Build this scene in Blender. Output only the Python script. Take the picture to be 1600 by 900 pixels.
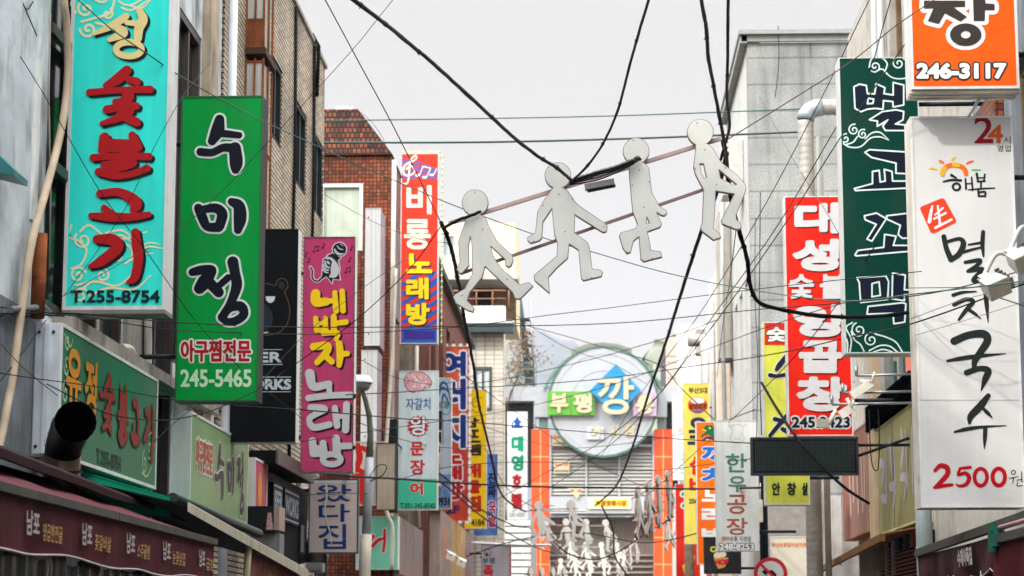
import bpy, bmesh, math, random
import numpy as np
from mathutils import Vector, Matrix
from mathutils.geometry import tessellate_polygon
random.seed(7)
for _o in list(bpy.data.objects): bpy.data.objects.remove(_o)
SC = bpy.context.scene
COL = SC.collection
R = math.radians
# ---------------------------------------------------------------- camera
FPX = 3500.0
CAM = Vector((0.0, 0.0, 1.6))
_n = math.sqrt(130**2 + 550**2 + FPX**2)
YAW = math.asin(130/_n)
PITCH = math.asin(550/_n/math.cos(YAW))
cd = bpy.data.cameras.new('camera'); cam = bpy.data.objects.new('camera', cd); COL.objects.link(cam)
cam.location = CAM; cam.rotation_euler = (R(90)+PITCH, 0, YAW)
cd.sensor_width = 36; cd.lens = FPX/1600*36; cd.clip_start = 0.5; cd.clip_end = 6000
cd.dof.use_dof = True; cd.dof.focus_distance = 20.5; cd.dof.aperture_fstop = 4.0
SC.camera = cam
# ---------------------------------------------------------------- sky, sun, exposure
SUN_EL, SUN_AZ = R(33), R(218)      # azimuth measured clockwise from +Y (the street): the sun stands behind the camera, to the left
world = bpy.data.worlds.new('World'); SC.world = world; world.use_nodes = True
nt = world.node_tree; nt.nodes.clear()
def wn(t, **k):
    n = nt.nodes.new(t)
    for a, b in k.items(): setattr(n, a, b)
    return n
out = wn('ShaderNodeOutputWorld'); bg = wn('ShaderNodeBackground'); bg.inputs[1].default_value = 0.1
sky = wn('ShaderNodeTexSky', sky_type='NISHITA'); sky.sun_disc = False; sky.sun_elevation = SUN_EL; sky.sun_rotation = SUN_AZ
sky.dust_density = 6; sky.air_density = 1.0
tc = wn('ShaderNodeTexCoord'); sep = wn('ShaderNodeSeparateXYZ'); nt.links.new(tc.outputs['Generated'], sep.inputs[0])
# thin bright overcast: dimmer near the horizon, brighter overhead and round the veiled sun
rmp = wn('ShaderNodeValToRGB'); rmp.color_ramp.elements[0].position = 0.0; rmp.color_ramp.elements[1].position = 1.0
e = rmp.color_ramp.elements
e[0].color = (0.45/6, 0.425/6, 0.40/6, 1); e[1].color = (.86, .865, .885, 1)
x = e.new(0.31); x.color = (0.70/6, 0.675/6, 0.66/6, 1)
x = e.new(0.55); x.color = (0.52, 0.525, 0.54, 1)
nt.links.new(sep.outputs[2], rmp.inputs[0])
dot = wn('ShaderNodeVectorMath', operation='DOT_PRODUCT'); nt.links.new(tc.outputs['Generated'], dot.inputs[0])
SUNV = Vector((math.sin(SUN_AZ)*math.cos(SUN_EL), math.cos(SUN_AZ)*math.cos(SUN_EL), math.sin(SUN_EL)))
dot.inputs[1].default_value = SUNV
mr = wn('ShaderNodeMapRange'); mr.inputs[1].default_value = -0.2; mr.inputs[2].default_value = 1.0; mr.inputs[3].default_value = 0.0; mr.inputs[4].default_value = 0.30
nt.links.new(dot.outputs['Value'], mr.inputs[0])
glow = wn('ShaderNodeMix', data_type='RGBA', blend_type='ADD'); glow.inputs[0].default_value = 1.0
nt.links.new(rmp.outputs[0], glow.inputs[6]); nt.links.new(mr.outputs[0], glow.inputs[7])
sc10 = wn('ShaderNodeVectorMath', operation='SCALE'); sc10.inputs[3].default_value = 60.0; nt.links.new(glow.outputs[2], sc10.inputs[0])
mixs = wn('ShaderNodeMix', data_type='RGBA'); mixs.inputs[0].default_value = 0.97
nt.links.new(sky.outputs[0], mixs.inputs[6]); nt.links.new(sc10.outputs[0], mixs.inputs[7])
nt.links.new(mixs.outputs[2], bg.inputs[0]); nt.links.new(bg.outputs[0], out.inputs[0])
sl = bpy.data.lights.new('sun', 'SUN'); sl.energy = 2.0; sl.angle = R(1.6); sl.color = (1, 0.955, 0.89)
so = bpy.data.objects.new('sun', sl); COL.objects.link(so); so.rotation_euler = (-SUNV).to_track_quat('-Z', 'Y').to_euler(); so.location = (-20, -30, 40)
vs = SC.view_settings; vs.view_transform = 'Standard'; vs.look = 'None'; vs.exposure = 0.0; vs.gamma = 1.0; vs.use_curve_mapping = False
SC.cycles.max_bounces = 6; SC.cycles.diffuse_bounces = 3; SC.cycles.glossy_bounces = 2; SC.cycles.transmission_bounces = 2
SC.cycles.sample_clamp_indirect = 4; SC.cycles.caustics_reflective = False; SC.cycles.caustics_refractive = False
# ---------------------------------------------------------------- photo pixel -> point in the street
_r = Vector((math.cos(YAW), math.sin(YAW), 0))
_f = Vector((-math.sin(YAW)*math.cos(PITCH), math.cos(YAW)*math.cos(PITCH), math.sin(PITCH)))
_u = _r.cross(_f)
def ray(px, py): return _r*(px-800) + _u*(450-py) + _f*FPX
def PY(px, py, Y):
    d = ray(px, py); return CAM + d*(Y/d.y)
def PX(px, py, X):
    d = ray(px, py); return CAM + d*(X/d.x)
def onY(Y): return (lambda x, y: PY(x, y, Y)), Vector((0, -1, 0))
def onX(X): return (lambda x, y: PX(x, y, X)), Vector((1 if X < 0 else -1, 0, 0))
def wallL(X): return (lambda u, v: Vector((X, u, -v))), Vector((1, 0, 0))       # u along the street, v down
def wallR(X): return (lambda u, v: Vector((X, -u, -v))), Vector((-1, 0, 0))
# ---------------------------------------------------------------- materials
MATS = {}
def lin(c):
    c = c/255.0
    return c/12.92 if c <= 0.04045 else ((c+0.055)/1.055)**2.4
def rgb(c, k=1.0): return (lin(c[0])*k, lin(c[1])*k, lin(c[2])*k, 1)
def mat(name, c, rough=.5, metal=0, var=.12, scale=6, bump=0.0, streak=0.0, dirt=0.0, k=1.0, spec=.5, bscale=40):
    if name in MATS: return MATS[name]
    m = bpy.data.materials.new(name); m.use_nodes = True; MATS[name] = m
    t = m.node_tree; b = t.nodes['Principled BSDF']; N = t.nodes.new; L = t.links.new
    if rough >= .6: spec = min(spec, .12)          # cloth, render, soot and rubber hardly shine
    b.inputs['Roughness'].default_value = rough; b.inputs['Metallic'].default_value = metal
    b.inputs['Specular IOR Level'].default_value = spec
    base = rgb(c, k)
    geo = N('ShaderNodeNewGeometry')
    def noise(vec_scale, sc, det=4):
        mp = N('ShaderNodeMapping'); mp.inputs['Scale'].default_value = vec_scale
        L(geo.outputs['Position'], mp.inputs[0])
        n = N('ShaderNodeTexNoise'); n.inputs['Scale'].default_value = sc; n.inputs['Detail'].default_value = det
        L(mp.outputs[0], n.inputs[0]); return n.outputs[0]
    def ramp(src, lo, hi, a, bb):
        r = N('ShaderNodeMapRange'); r.inputs[1].default_value = lo; r.inputs[2].default_value = hi
        r.inputs[3].default_value = a; r.inputs[4].default_value = bb; L(src, r.inputs[0]); return r.outputs[0]
    def mul(col, fac):
        x = N('ShaderNodeVectorMath'); x.operation = 'SCALE'; L(col, x.inputs[0]); L(fac, x.inputs[3]); return x.outputs[0]
    rgbn = N('ShaderNodeRGB'); rgbn.outputs[0].default_value = base; cur = rgbn.outputs[0]
    if var: cur = mul(cur, ramp(noise((1, 1, 1), scale), .3, .7, 1-var, 1+var*.5))
    if streak: cur = mul(cur, ramp(noise((14, 14, .5), 1.0, 3), .42, .72, 1.0, 1-streak))
    if dirt:
        x = N('ShaderNodeMix'); x.data_type = 'RGBA'; L(ramp(noise((3, 3, 1.2), 1.0, 8), .5, .72, 0, dirt), x.inputs[0])
        L(cur, x.inputs[6]); x.inputs[7].default_value = rgb((74, 66, 56)); cur = x.outputs[2]
    L(cur, b.inputs['Base Color'])
    if bump:
        bp = N('ShaderNodeBump'); bp.inputs['Strength'].default_value = bump; bp.inputs['Distance'].default_value = .02
        L(noise((1, 1, 1), bscale), bp.inputs['Height']); L(bp.outputs[0], b.inputs['Normal'])
    return m
def paint(c, name=None):      # opaque vinyl lettering or print
    return mat(name or 'print_%02x%02x%02x' % tuple(c), c, rough=.5, var=.05, scale=9, spec=.12)
def acrylic(c, streak=.10, dirt=.16):               # sign face sheet: faint rain streaks, some dust, soft gloss
    return mat('sheet_%02x%02x%02x' % tuple(c), c, rough=.4, var=.08, scale=1.6, streak=streak, dirt=dirt, bump=.05, bscale=5, spec=.1)
def tiles(name, c1, c2, cm, w, h, mortar=.012, rough=.7, off=.5, dirt=.25, bump=.6, bias=0.0, speck=.12, stain=.35):
    if name in MATS: return MATS[name]
    m = bpy.data.materials.new(name); m.use_nodes = True; MATS[name] = m
    t = m.node_tree; b = t.nodes['Principled BSDF']; N = t.nodes.new; L = t.links.new
    geo = N('ShaderNodeNewGeometry'); s = N('ShaderNodeSeparateXYZ'); L(geo.outputs['Position'], s.inputs[0])
    ad = N('ShaderNodeMath'); ad.operation = 'ADD'; L(s.outputs[0], ad.inputs[0]); L(s.outputs[1], ad.inputs[1])
    cb = N('ShaderNodeCombineXYZ'); L(ad.outputs[0], cb.inputs[0]); L(s.outputs[2], cb.inputs[1])
    br = N('ShaderNodeTexBrick'); br.offset = off; br.inputs['Scale'].default_value = 1
    br.inputs['Brick Width'].default_value = w; br.inputs['Row Height'].default_value = h; br.inputs['Mortar Size'].default_value = mortar
    br.inputs['Mortar Smooth'].default_value = .2; br.inputs['Bias'].default_value = bias
    br.inputs['Color1'].default_value = rgb(c1); br.inputs['Color2'].default_value = rgb(c2); br.inputs['Mortar'].default_value = rgb(cm)
    L(cb.outputs[0], br.inputs[0])
    n = N('ShaderNodeTexNoise'); n.inputs['Scale'].default_value = .9; n.inputs['Detail'].default_value = 7; L(geo.outputs['Position'], n.inputs[0])
    r = N('ShaderNodeMapRange'); r.inputs[1].default_value = .35; r.inputs[2].default_value = .7; r.inputs[3].default_value = 1.1; r.inputs[4].default_value = 1-dirt
    L(n.outputs[0], r.inputs[0])
    x = N('ShaderNodeVectorMath'); x.operation = 'SCALE'; L(br.outputs[0], x.inputs[0]); L(r.outputs[0], x.inputs[3]); 
    def layer(vs, sc, det, lo, hi, a_, b_, cur):
        mp = N('ShaderNodeMapping'); mp.inputs['Scale'].default_value = vs; L(geo.outputs['Position'], mp.inputs[0])
        q = N('ShaderNodeTexNoise'); q.inputs['Scale'].default_value = sc; q.inputs['Detail'].default_value = det; L(mp.outputs[0], q.inputs[0])
        w_ = N('ShaderNodeMapRange'); w_.inputs[1].default_value = lo; w_.inputs[2].default_value = hi; w_.inputs[3].default_value = a_; w_.inputs[4].default_value = b_; L(q.outputs[0], w_.inputs[0])
        y = N('ShaderNodeVectorMath'); y.operation = 'SCALE'; L(cur, y.inputs[0]); L(w_.outputs[0], y.inputs[3]); return y.outputs[0]
    c_ = layer((1, 1, 1), 26, 3, .35, .65, 1-speck, 1+speck*.6, x.outputs[0]); c_ = layer((4, 4, .35), 1, 5, .5, .74, 1, 1-stain, c_)
    L(c_, b.inputs['Base Color'])
    b.inputs['Roughness'].default_value = rough; b.inputs['Specular IOR Level'].default_value = .2
    bp = N('ShaderNodeBump'); bp.invert = True; bp.inputs['Strength'].default_value = bump; bp.inputs['Distance'].default_value = .015
    L(br.outputs['Fac'], bp.inputs['Height']); L(bp.outputs[0], b.inputs['Normal'])
    return m
def glassm(name, c, rough=.08):
    if name in MATS: return MATS[name]
    m = mat(name, c, rough=rough, var=.35, scale=1.3, spec=.4); return m
WHITE_METAL = mat('white_metal', (222, 222, 218), rough=.4, var=.08, scale=3, streak=.12, dirt=.18)
GREY_METAL = mat('grey_metal', (150, 152, 152), rough=.35, metal=.7, var=.15)
DARK_METAL = mat('dark_metal', (26, 30, 33), rough=.55, var=.2, spec=.2)
STEEL_DUCT = mat('duct_steel', (172, 168, 160), rough=.5, metal=.25, var=.15, dirt=.25)
RUST = mat('rusty_metal', (132, 74, 40), rough=.75, var=.5, scale=5, bump=.4, dirt=.4)
GLASS_D = glassm('window_glass_dark', (30, 38, 42))
GLASS_P = glassm('window_glass_pale', (150, 160, 158), rough=.15)
BLACK = mat('cable_rubber', (16, 18, 20), rough=.6, var=.2, spec=.2)
BROWNBLK = mat('cable_taped', (34, 26, 28), rough=.5, var=.25, scale=20)
GREENW = mat('green_wire', (14, 82, 66), rough=.5, var=.1)
REDW = mat('red_wire', (92, 30, 38), rough=.5, var=.1)
# ---------------------------------------------------------------- object helpers
def link(o, parent=None):
    COL.objects.link(o)
    if parent is not None: o.parent = parent
    return o
def origin(o):
    p = o
    while p.parent is not None: p = p.parent
    return p.location
def setp(o, label=None, cat=None, group=None, kind=None):
    if label: o['label'] = label
    if cat: o['category'] = cat
    if group: o['group'] = group
    if kind: o['kind'] = kind
    return o
def thing(name, label, cat, loc, group=None):
    o = bpy.data.objects.new(name, None); o.empty_display_size = .2; o.location = Vector(loc)
    link(o); return setp(o, label, cat, group)
class MB:
    def __init__(s): s.v = []; s.f = []; s.sm = []
    def add(s, vs, fs, smooth=False):
        b = len(s.v); s.v += [Vector(v) for v in vs]
        s.f += [tuple(i+b for i in f) for f in fs]; s.sm += [smooth]*len(fs); return s
    def box(s, x0, x1, y0, y1, z0, z1):
        if x0 > x1: x0, x1 = x1, x0
        if y0 > y1: y0, y1 = y1, y0
        if z0 > z1: z0, z1 = z1, z0
        vs = [(x0,y0,z0),(x1,y0,z0),(x1,y1,z0),(x0,y1,z0),(x0,y0,z1),(x1,y0,z1),(x1,y1,z1),(x0,y1,z1)]
        return s.add(vs, [(0,3,2,1),(4,5,6,7),(0,1,5,4),(1,2,6,5),(2,3,7,6),(3,0,4,7)])
    def hexa(s, a, d):       # four corner points and an extrusion vector
        a = [Vector(p) for p in a]; d = Vector(d)
        return s.add(a+[p+d for p in a], [(0,1,2,3),(7,6,5,4),(0,4,5,1),(1,5,6,2),(2,6,7,3),(3,7,4,0)])
    def prism(s, pts, d):
        pts = [Vector(p) for p in pts]; n = len(pts); d = Vector(d)
        s.add(pts+[p+d for p in pts], [tuple(range(n))[::-1], tuple(range(n, 2*n))]+[(i, (i+1) % n, (i+1) % n+n, i+n) for i in range(n)]); return s
    def tube(s, pts, rad, n=8, cap=True):
        pts = [Vector(p) for p in pts]; rs = rad if isinstance(rad, (list, tuple)) else [rad]*len(pts)
        up = None; rings = []
        for i, p in enumerate(pts):
            t = (pts[min(i+1, len(pts)-1)]-pts[max(i-1, 0)])
            if t.length < 1e-9: t = Vector((0, 0, 1))
            t.normalize()
            if up is None:
                up = t.orthogonal().normalized()
            up = (up-t*up.dot(t)); up = up.normalized() if up.length > 1e-6 else t.orthogonal().normalized()
            w = t.cross(up)
            rings.append([p+(up*math.cos(2*math.pi*k/n)+w*math.sin(2*math.pi*k/n))*rs[i] for k in range(n)])
        vs = [v for r_ in rings for v in r_]; fs = []
        for i in range(len(pts)-1):
            for k in range(n):
                a = i*n+k; b = i*n+(k+1) % n; fs.append((a, b, b+n, a+n))
        s.add(vs, fs, True)
        if cap:
            m = len(pts)-1; base = len(s.v)-len(vs)
            s.f.append(tuple(base+k for k in range(n))[::-1]); s.sm.append(False)
            s.f.append(tuple(base+m*n+k for k in range(n))); s.sm.append(False)
        return s
    def ball(s, c, r, sc=(1, 1, 1), n=12, h=8):
        vs = []; fs = []
        for i in range(h+1):
            th = math.pi*i/h
            for k in range(n):
                a = 2*math.pi*k/n
                vs.append((c[0]+r*sc[0]*math.sin(th)*math.cos(a), c[1]+r*sc[1]*math.sin(th)*math.sin(a), c[2]+r*sc[2]*math.cos(th)))
        for i in range(h):
            for k in range(n):
                fs.append((i*n+k, i*n+(k+1) % n, (i+1)*n+(k+1) % n, (i+1)*n+k))
        return s.add(vs, fs, True)
    def quad(s, a, b, c, d): return s.add([a, b, c, d], [(0, 1, 2, 3)])
    def build(s, name, m, parent=None, label=None, bevel=0, org=None):
        me = bpy.data.meshes.new(name)
        o = Vector(org) if org is not None else (origin(parent) if parent is not None else Vector((0, 0, 0)))
        me.from_pydata([tuple(v-o) for v in s.v], [], s.f)
        me.polygons.foreach_set('use_smooth', s.sm)
        me.materials.append(m); me.update()
        if bevel:
            bm = bmesh.new(); bm.from_mesh(me); bmesh.ops.recalc_face_normals(bm, faces=bm.faces)
            bmesh.ops.bevel(bm, geom=bm.edges[:], offset=bevel, segments=2, affect='EDGES', clamp_overlap=True)
            bm.to_mesh(me); bm.free()
        ob = bpy.data.objects.new(name, me)
        if parent is None: ob.location = o
        link(ob, parent)
        if label: ob['label'] = label
        return ob
def solo(mb, name, m, label, cat, group=None, kind=None, loc=None, bevel=0):
    if loc is None:
        xs = [v.x for v in mb.v]; ys = [v.y for v in mb.v]; zs = [v.z for v in mb.v]
        loc = ((min(xs)+max(xs))/2, (min(ys)+max(ys))/2, min(zs))
    o = mb.build(name, m, None, org=loc, bevel=bevel); return setp(o, label, cat, group, kind)
def copy_tree(o, parent=None):
    c = o.copy(); COL.objects.link(c)
    if parent is not None: c.parent = parent
    for ch in [x for x in bpy.data.objects if x.parent == o]: copy_tree(ch, c)
    return c
# ---------------------------------------------------------------- flat shapes as signed fields -> clean outlines
class S:
    def __init__(s, bb, f): s.bb = bb; s.f = f
    def __or__(a, b):
        return S((min(a.bb[0], b.bb[0]), min(a.bb[1], b.bb[1]), max(a.bb[2], b.bb[2]), max(a.bb[3], b.bb[3])), lambda X, Y: np.maximum(a.f(X, Y), b.f(X, Y)))
    def minus(a, b): return S(a.bb, lambda X, Y: np.minimum(a.f(X, Y), -b.f(X, Y)))
    def clip(a, x0, y0, x1, y1):
        return S((max(a.bb[0], x0), max(a.bb[1], y0), min(a.bb[2], x1), min(a.bb[3], y1)),
                 lambda X, Y: np.minimum(a.f(X, Y), np.minimum(np.minimum(X-x0, x1-X), np.minimum(Y-y0, y1-Y))))
    def grow(a, d): return S((a.bb[0]-d, a.bb[1]-d, a.bb[2]+d, a.bb[3]+d), lambda X, Y: a.f(X, Y)+d)
    def shift(a, dx, dy): return S((a.bb[0]+dx, a.bb[1]+dy, a.bb[2]+dx, a.bb[3]+dy), lambda X, Y: a.f(X-dx, Y-dy))
def union(l):
    l = [x for x in l if x is not None]
    bb = (min(s.bb[0] for s in l), min(s.bb[1] for s in l), max(s.bb[2] for s in l), max(s.bb[3] for s in l))
    def f(X, Y):
        D = np.full(X.shape, -1e3)
        for s in l:
            pad = 14
            ix = np.where((X[0] >= s.bb[0]-pad) & (X[0] <= s.bb[2]+pad))[0]; iy = np.where((Y[:, 0] >= s.bb[1]-pad) & (Y[:, 0] <= s.bb[3]+pad))[0]
            if len(ix) == 0 or len(iy) == 0: continue
            sl_ = (slice(iy[0], iy[-1]+1), slice(ix[0], ix[-1]+1))
            D[sl_] = np.maximum(D[sl_], s.f(X[sl_], Y[sl_]))
        return D
    return S(bb, f)
def catmull(p, n=6):
    p = [np.array(q, float) for q in p]
    if len(p) < 3: return p
    o = []
    for i in range(len(p)-1):
        a = p[i-1] if i else 2*p[0]-p[1]; b = p[i]; c = p[i+1]; d = p[i+2] if i+2 < len(p) else 2*p[-1]-p[-2]
        for k in range(n):
            t = k/n
            o.append(.5*((2*b)+(-a+c)*t+(2*a-5*b+4*c-d)*t*t+(-a+3*b-3*c+d)*t**3))
    o.append(p[-1]); return o
def stroke(pts, ox=0, oy=0, s=1.0, w=None, smooth=True, k=1.0):
    q = []
    for p in pts:
        ww = (p[2] if len(p) > 2 else w)
        q.append((ox+p[0]/s, oy+p[1]/s, ww/s*k))
    q = catmull(q) if smooth and len(q) > 2 else [np.array(a, float) for a in q]
    mw = max(a[2] for a in q)/2
    bb = (min(a[0] for a in q)-mw, min(a[1] for a in q)-mw, max(a[0] for a in q)+mw, max(a[1] for a in q)+mw)
    def f(X, Y):
        D = np.full(X.shape, -1e3)
        for a, b in zip(q[:-1], q[1:]):
            dx, dy = b[0]-a[0], b[1]-a[1]; L2 = dx*dx+dy*dy+1e-9
            t = np.clip(((X-a[0])*dx+(Y-a[1])*dy)/L2, 0, 1)
            d = (a[2]+(b[2]-a[2])*t)/2-np.hypot(X-a[0]-t*dx, Y-a[1]-t*dy)
            np.maximum(D, d, out=D)
        return D
    return S(bb, f)
def strokes(l, ox=0, oy=0, s=1.0, k=1.0): return union([stroke(p, ox, oy, s, k=k) for p in l])
def ell(cx, cy, rx, ry, w=None, ox=0, oy=0, s=1.0, rot=0):
    n = 28; c, sn = math.cos(rot), math.sin(rot)
    ring = [(cx+rx*math.cos(2*math.pi*i/n)*c-ry*math.sin(2*math.pi*i/n)*sn, cy+rx*math.cos(2*math.pi*i/n)*sn+ry*math.sin(2*math.pi*i/n)*c) for i in range(n+1)]
    if w: return stroke([(a, b, w) for a, b in ring], ox, oy, s, smooth=False)
    return poly([ring[:-1]], ox, oy, s)
def _segs(A, B, bb, pad):
    def f(X, Y):
        D = np.full(X.shape, float(pad)); inside = np.zeros(X.shape, bool)
        for (ax, ay), (bx, by) in zip(A, B):
            if ay != by:
                c = ((ay > Y) != (by > Y)); inside ^= c & (X < (bx-ax)*(Y-ay)/(by-ay)+ax)
            ix = np.where((X[0] >= min(ax, bx)-pad) & (X[0] <= max(ax, bx)+pad))[0]; iy = np.where((Y[:, 0] >= min(ay, by)-pad) & (Y[:, 0] <= max(ay, by)+pad))[0]
            if len(ix) == 0 or len(iy) == 0: continue
            sl_ = (slice(iy[0], iy[-1]+1), slice(ix[0], ix[-1]+1)); x, y = X[sl_], Y[sl_]
            dx, dy = bx-ax, by-ay; t = np.clip(((x-ax)*dx+(y-ay)*dy)/(dx*dx+dy*dy+1e-12), 0, 1)
            D[sl_] = np.minimum(D[sl_], np.hypot(x-ax-t*dx, y-ay-t*dy))
        return np.where(inside, D, -D)
    return S(bb, f)
def poly(loops, ox=0, oy=0, s=1.0, pad=None):
    A = []; B = []
    for l in loops:
        q = [(ox+x/s, oy+y/s) for x, y in l]
        A += q; B += q[1:]+q[:1]
    bb = (min(a[0] for a in A), min(a[1] for a in A), max(a[0] for a in A), max(a[1] for a in A))
    return _segs(A, B, bb, pad or max(6, (bb[2]-bb[0])*.12))
def rect(x0, y0, x1, y1): return poly([[(x0, y0), (x1, y0), (x1, y1), (x0, y1)]])
_FC = bpy.data.curves.new('font_probe', 'FONT'); _FC.resolution_u = 4
_FO = bpy.data.objects.new('font_probe', _FC); COL.objects.link(_FO); _GC = {}
def glyph_edges(txt):
    if txt in _GC: return _GC[txt]
    _FC.body = txt; bpy.context.view_layer.update()
    ev = _FO.evaluated_get(bpy.context.evaluated_depsgraph_get()); me = ev.to_mesh()
    v = [(p.co.x, -p.co.y) for p in me.vertices]; cnt = {}
    for p in me.polygons:
        for k in p.edge_keys: cnt[k] = cnt.get(k, 0)+1
    ed = [k for k, c in cnt.items() if c == 1]
    _GC[txt] = ([v[a] for a, b in ed], [v[b] for a, b in ed]); ev.to_mesh_clear(); return _GC[txt]
def text(txt, x0, y0, x1, y1, bold=0.0, slant=0.0):
    A, B = glyph_edges(txt)
    mx, Mx = min(a[0] for a in A), max(a[0] for a in A); my, My = min(a[1] for a in A), max(a[1] for a in A)
    x0 += bold; y0 += bold; x1 -= bold; y1 -= bold
    g = lambda p: (x0+(p[0]-mx)/(Mx-mx)*(x1-x0)+slant*(y1-(y0+(p[1]-my)/(My-my)*(y1-y0))), y0+(p[1]-my)/(My-my)*(y1-y0))
    s_ = _segs([g(a) for a in A], [g(b) for b in B], (x0-2*bold, y0-2*bold, x1+2*bold+abs(slant)*(y1-y0), y1+2*bold), max((y1-y0)*.25, bold*2.5))
    return s_.grow(bold) if bold else s_
def column(chars, boxes, bold): return union([text(c, *b, bold=bold) for c, b in zip(chars, boxes)])
def loops_of(sh, step):
    x0, y0, x1, y1 = sh.bb; x0 -= 2*step; y0 -= 2*step; x1 += 2*step; y1 += 2*step
    nx = max(4, int((x1-x0)/step)+1); ny = max(4, int((y1-y0)/step)+1)
    xs = np.linspace(x0, x1, nx); ys = np.linspace(y0, y1, ny); X, Y = np.meshgrid(xs, ys)
    F = sh.f(X, Y); F = np.where(np.abs(F) < 1e-7, -1e-7, F); F[0, :] = F[-1, :] = -1e-3; F[:, 0] = F[:, -1] = -1e-3
    I = F > 0
    code = I[:-1, :-1]*1+I[:-1, 1:]*2+I[1:, 1:]*4+I[1:, :-1]*8
    jj, ii = np.where((code > 0) & (code < 15)); nxt = {}
    P = {}
    def pt(kind, j, i):
        k = (kind, j, i)
        if k not in P:
            if kind == 0: a, b = F[j, i], F[j, i+1]; t = a/(a-b); P[k] = (xs[i]+t*(xs[i+1]-xs[i]), ys[j])
            else: a, b = F[j, i], F[j+1, i]; t = a/(a-b); P[k] = (xs[i], ys[j]+t*(ys[j+1]-ys[j]))
        return k
    T = {1: [(3, 0)], 2: [(0, 1)], 3: [(3, 1)], 4: [(1, 2)], 5: [(3, 0), (1, 2)], 6: [(0, 2)], 7: [(3, 2)], 8: [(2, 3)], 9: [(2, 0)], 10: [(0, 1), (2, 3)], 11: [(2, 1)], 12: [(1, 3)], 13: [(1, 0)], 14: [(0, 3)]}
    for j, i in zip(jj.tolist(), ii.tolist()):
        for a, b in T[int(code[j, i])]:
            E_ = [(0, j, i), (1, j, i+1), (0, j+1, i), (1, j, i)]
            nxt[pt(*E_[a])] = pt(*E_[b])
    res = []
    while nxt:
        st, cur = nxt.popitem(); lp = [st]
        while cur in nxt:
            lp.append(cur); cur = nxt.pop(cur)
        q = [P[k] for k in lp]
        if len(q) > 3: res.append(q)
    tol = step*.16; o = []
    for q in res:
        q = simp(q, tol)
        if len(q) >= 3 and abs(sum(q[i][0]*q[(i+1) % len(q)][1]-q[(i+1) % len(q)][0]*q[i][1] for i in range(len(q)))) > step*step*1.5: o.append(q)
    return o
def simp(q, tol):
    n = len(q); a = 0; b = max(range(n), key=lambda i: (q[i][0]-q[0][0])**2+(q[i][1]-q[0][1])**2)
    def rec(l):
        if len(l) < 3: return l[:-1]
        (x0, y0), (x1, y1) = l[0], l[-1]; dx, dy = x1-x0, y1-y0; L_ = math.hypot(dx, dy)+1e-12
        m, mi = 0, 0
        for i in range(1, len(l)-1):
            d = abs((l[i][0]-x0)*dy-(l[i][1]-y0)*dx)/L_
            if d > m: m, mi = d, i
        if m <= tol: return l[:1]
        return rec(l[:mi+1])+rec(l[mi:])
    return rec(q[:b+1])+rec(q[b:]+q[:1])
def _inside(p, q):
    c = False; x, y = p; n = len(q); j = n-1
    for i in range(n):
        (xi, yi), (xj, yj) = q[i], q[j]
        if (yi > y) != (yj > y) and x < (xj-xi)*(y-yi)/(yj-yi)+xi: c = not c
        j = i
    return c
def islands(lp):
    bb = [(min(a[0] for a in q), min(a[1] for a in q), max(a[0] for a in q), max(a[1] for a in q)) for q in lp]; n = len(lp)
    cont = [[j for j in range(n) if j != i and bb[j][0] <= bb[i][0] and bb[j][1] <= bb[i][1] and bb[j][2] >= bb[i][2] and bb[j][3] >= bb[i][3] and _inside(lp[i][0], lp[j])] for i in range(n)]
    order = []; tri = []; base = 0
    for i in range(n):
        if len(cont[i]) % 2: continue
        grp = [lp[i]]+[lp[k] for k in range(n) if i in cont[k] and len(cont[k]) == len(cont[i])+1]
        for t in tessellate_polygon([[Vector((x, y, 0)) for x, y in l] for l in grp]): tri.append(tuple(a+base for a in t))
        order += grp; base += sum(len(l) for l in grp)
    return order, tri
def decal(name, sh, m, plane, parent, layer=1, step=None, lift=.004, thick=0, label=None):
    mp, nrm = plane
    if step is None:
        step = min(max(.28, min(sh.bb[2]-sh.bb[0], sh.bb[3]-sh.bb[1])/60), .8)
    lp = loops_of(sh, step)
    if not lp: return None
    lp, tri = islands(lp)
    flat = [p for l in lp for p in l]
    off = nrm*(lift*layer); V = [mp(x, y)+off for x, y in flat]; mb = MB()
    fs = []
    for t in tri:
        n = (V[t[1]]-V[t[0]]).cross(V[t[2]]-V[t[0]])
        fs.append(tuple(t) if n.dot(nrm) >= 0 else tuple(t)[::-1])
    mb.add(V, fs)
    if thick:
        V2 = [v-nrm*thick for v in V]; base = 0; side = []; n = len(V)
        for l in lp:
            k = len(l)
            side += [(base+i, base+(i+1) % k, base+(i+1) % k+n, base+i+n) for i in range(k)]
            base += k
        mb2 = MB(); mb2.v = list(V)+V2; mb2.f = fs+side+[tuple(i+n for i in f)[::-1] for f in fs]; mb2.sm = [False]*len(mb2.f); mb = mb2
    return mb.build(name, m, parent, label)
# ================================================================ the setting
ASPH = mat('asphalt', (62, 62, 64), rough=.9, var=.25, scale=3, bump=.3)
PAVE = mat('paving', (120, 116, 110), rough=.85, var=.2, scale=2)
g = MB(); g.quad((-3000, -3000, 0), (3000, -3000, 0), (3000, 3000, 0), (-3000, 3000, 0))
setp(g.build('ground', mat('earth', (96, 92, 84), rough=.95, var=.2, scale=.2)), kind='structure')
g = MB(); g.quad((-3.2, -20, .004), (3.2, -20, .004), (3.2, 160, .004), (-3.2, 160, .004)); setp(g.build('road', ASPH), kind='structure')
for sx in (-1, 1):
    g = MB(); g.box(sx*3.2, sx*4.6, -20, 160, .0, .12); setp(g.build('pavement', PAVE), kind='structure')
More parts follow.
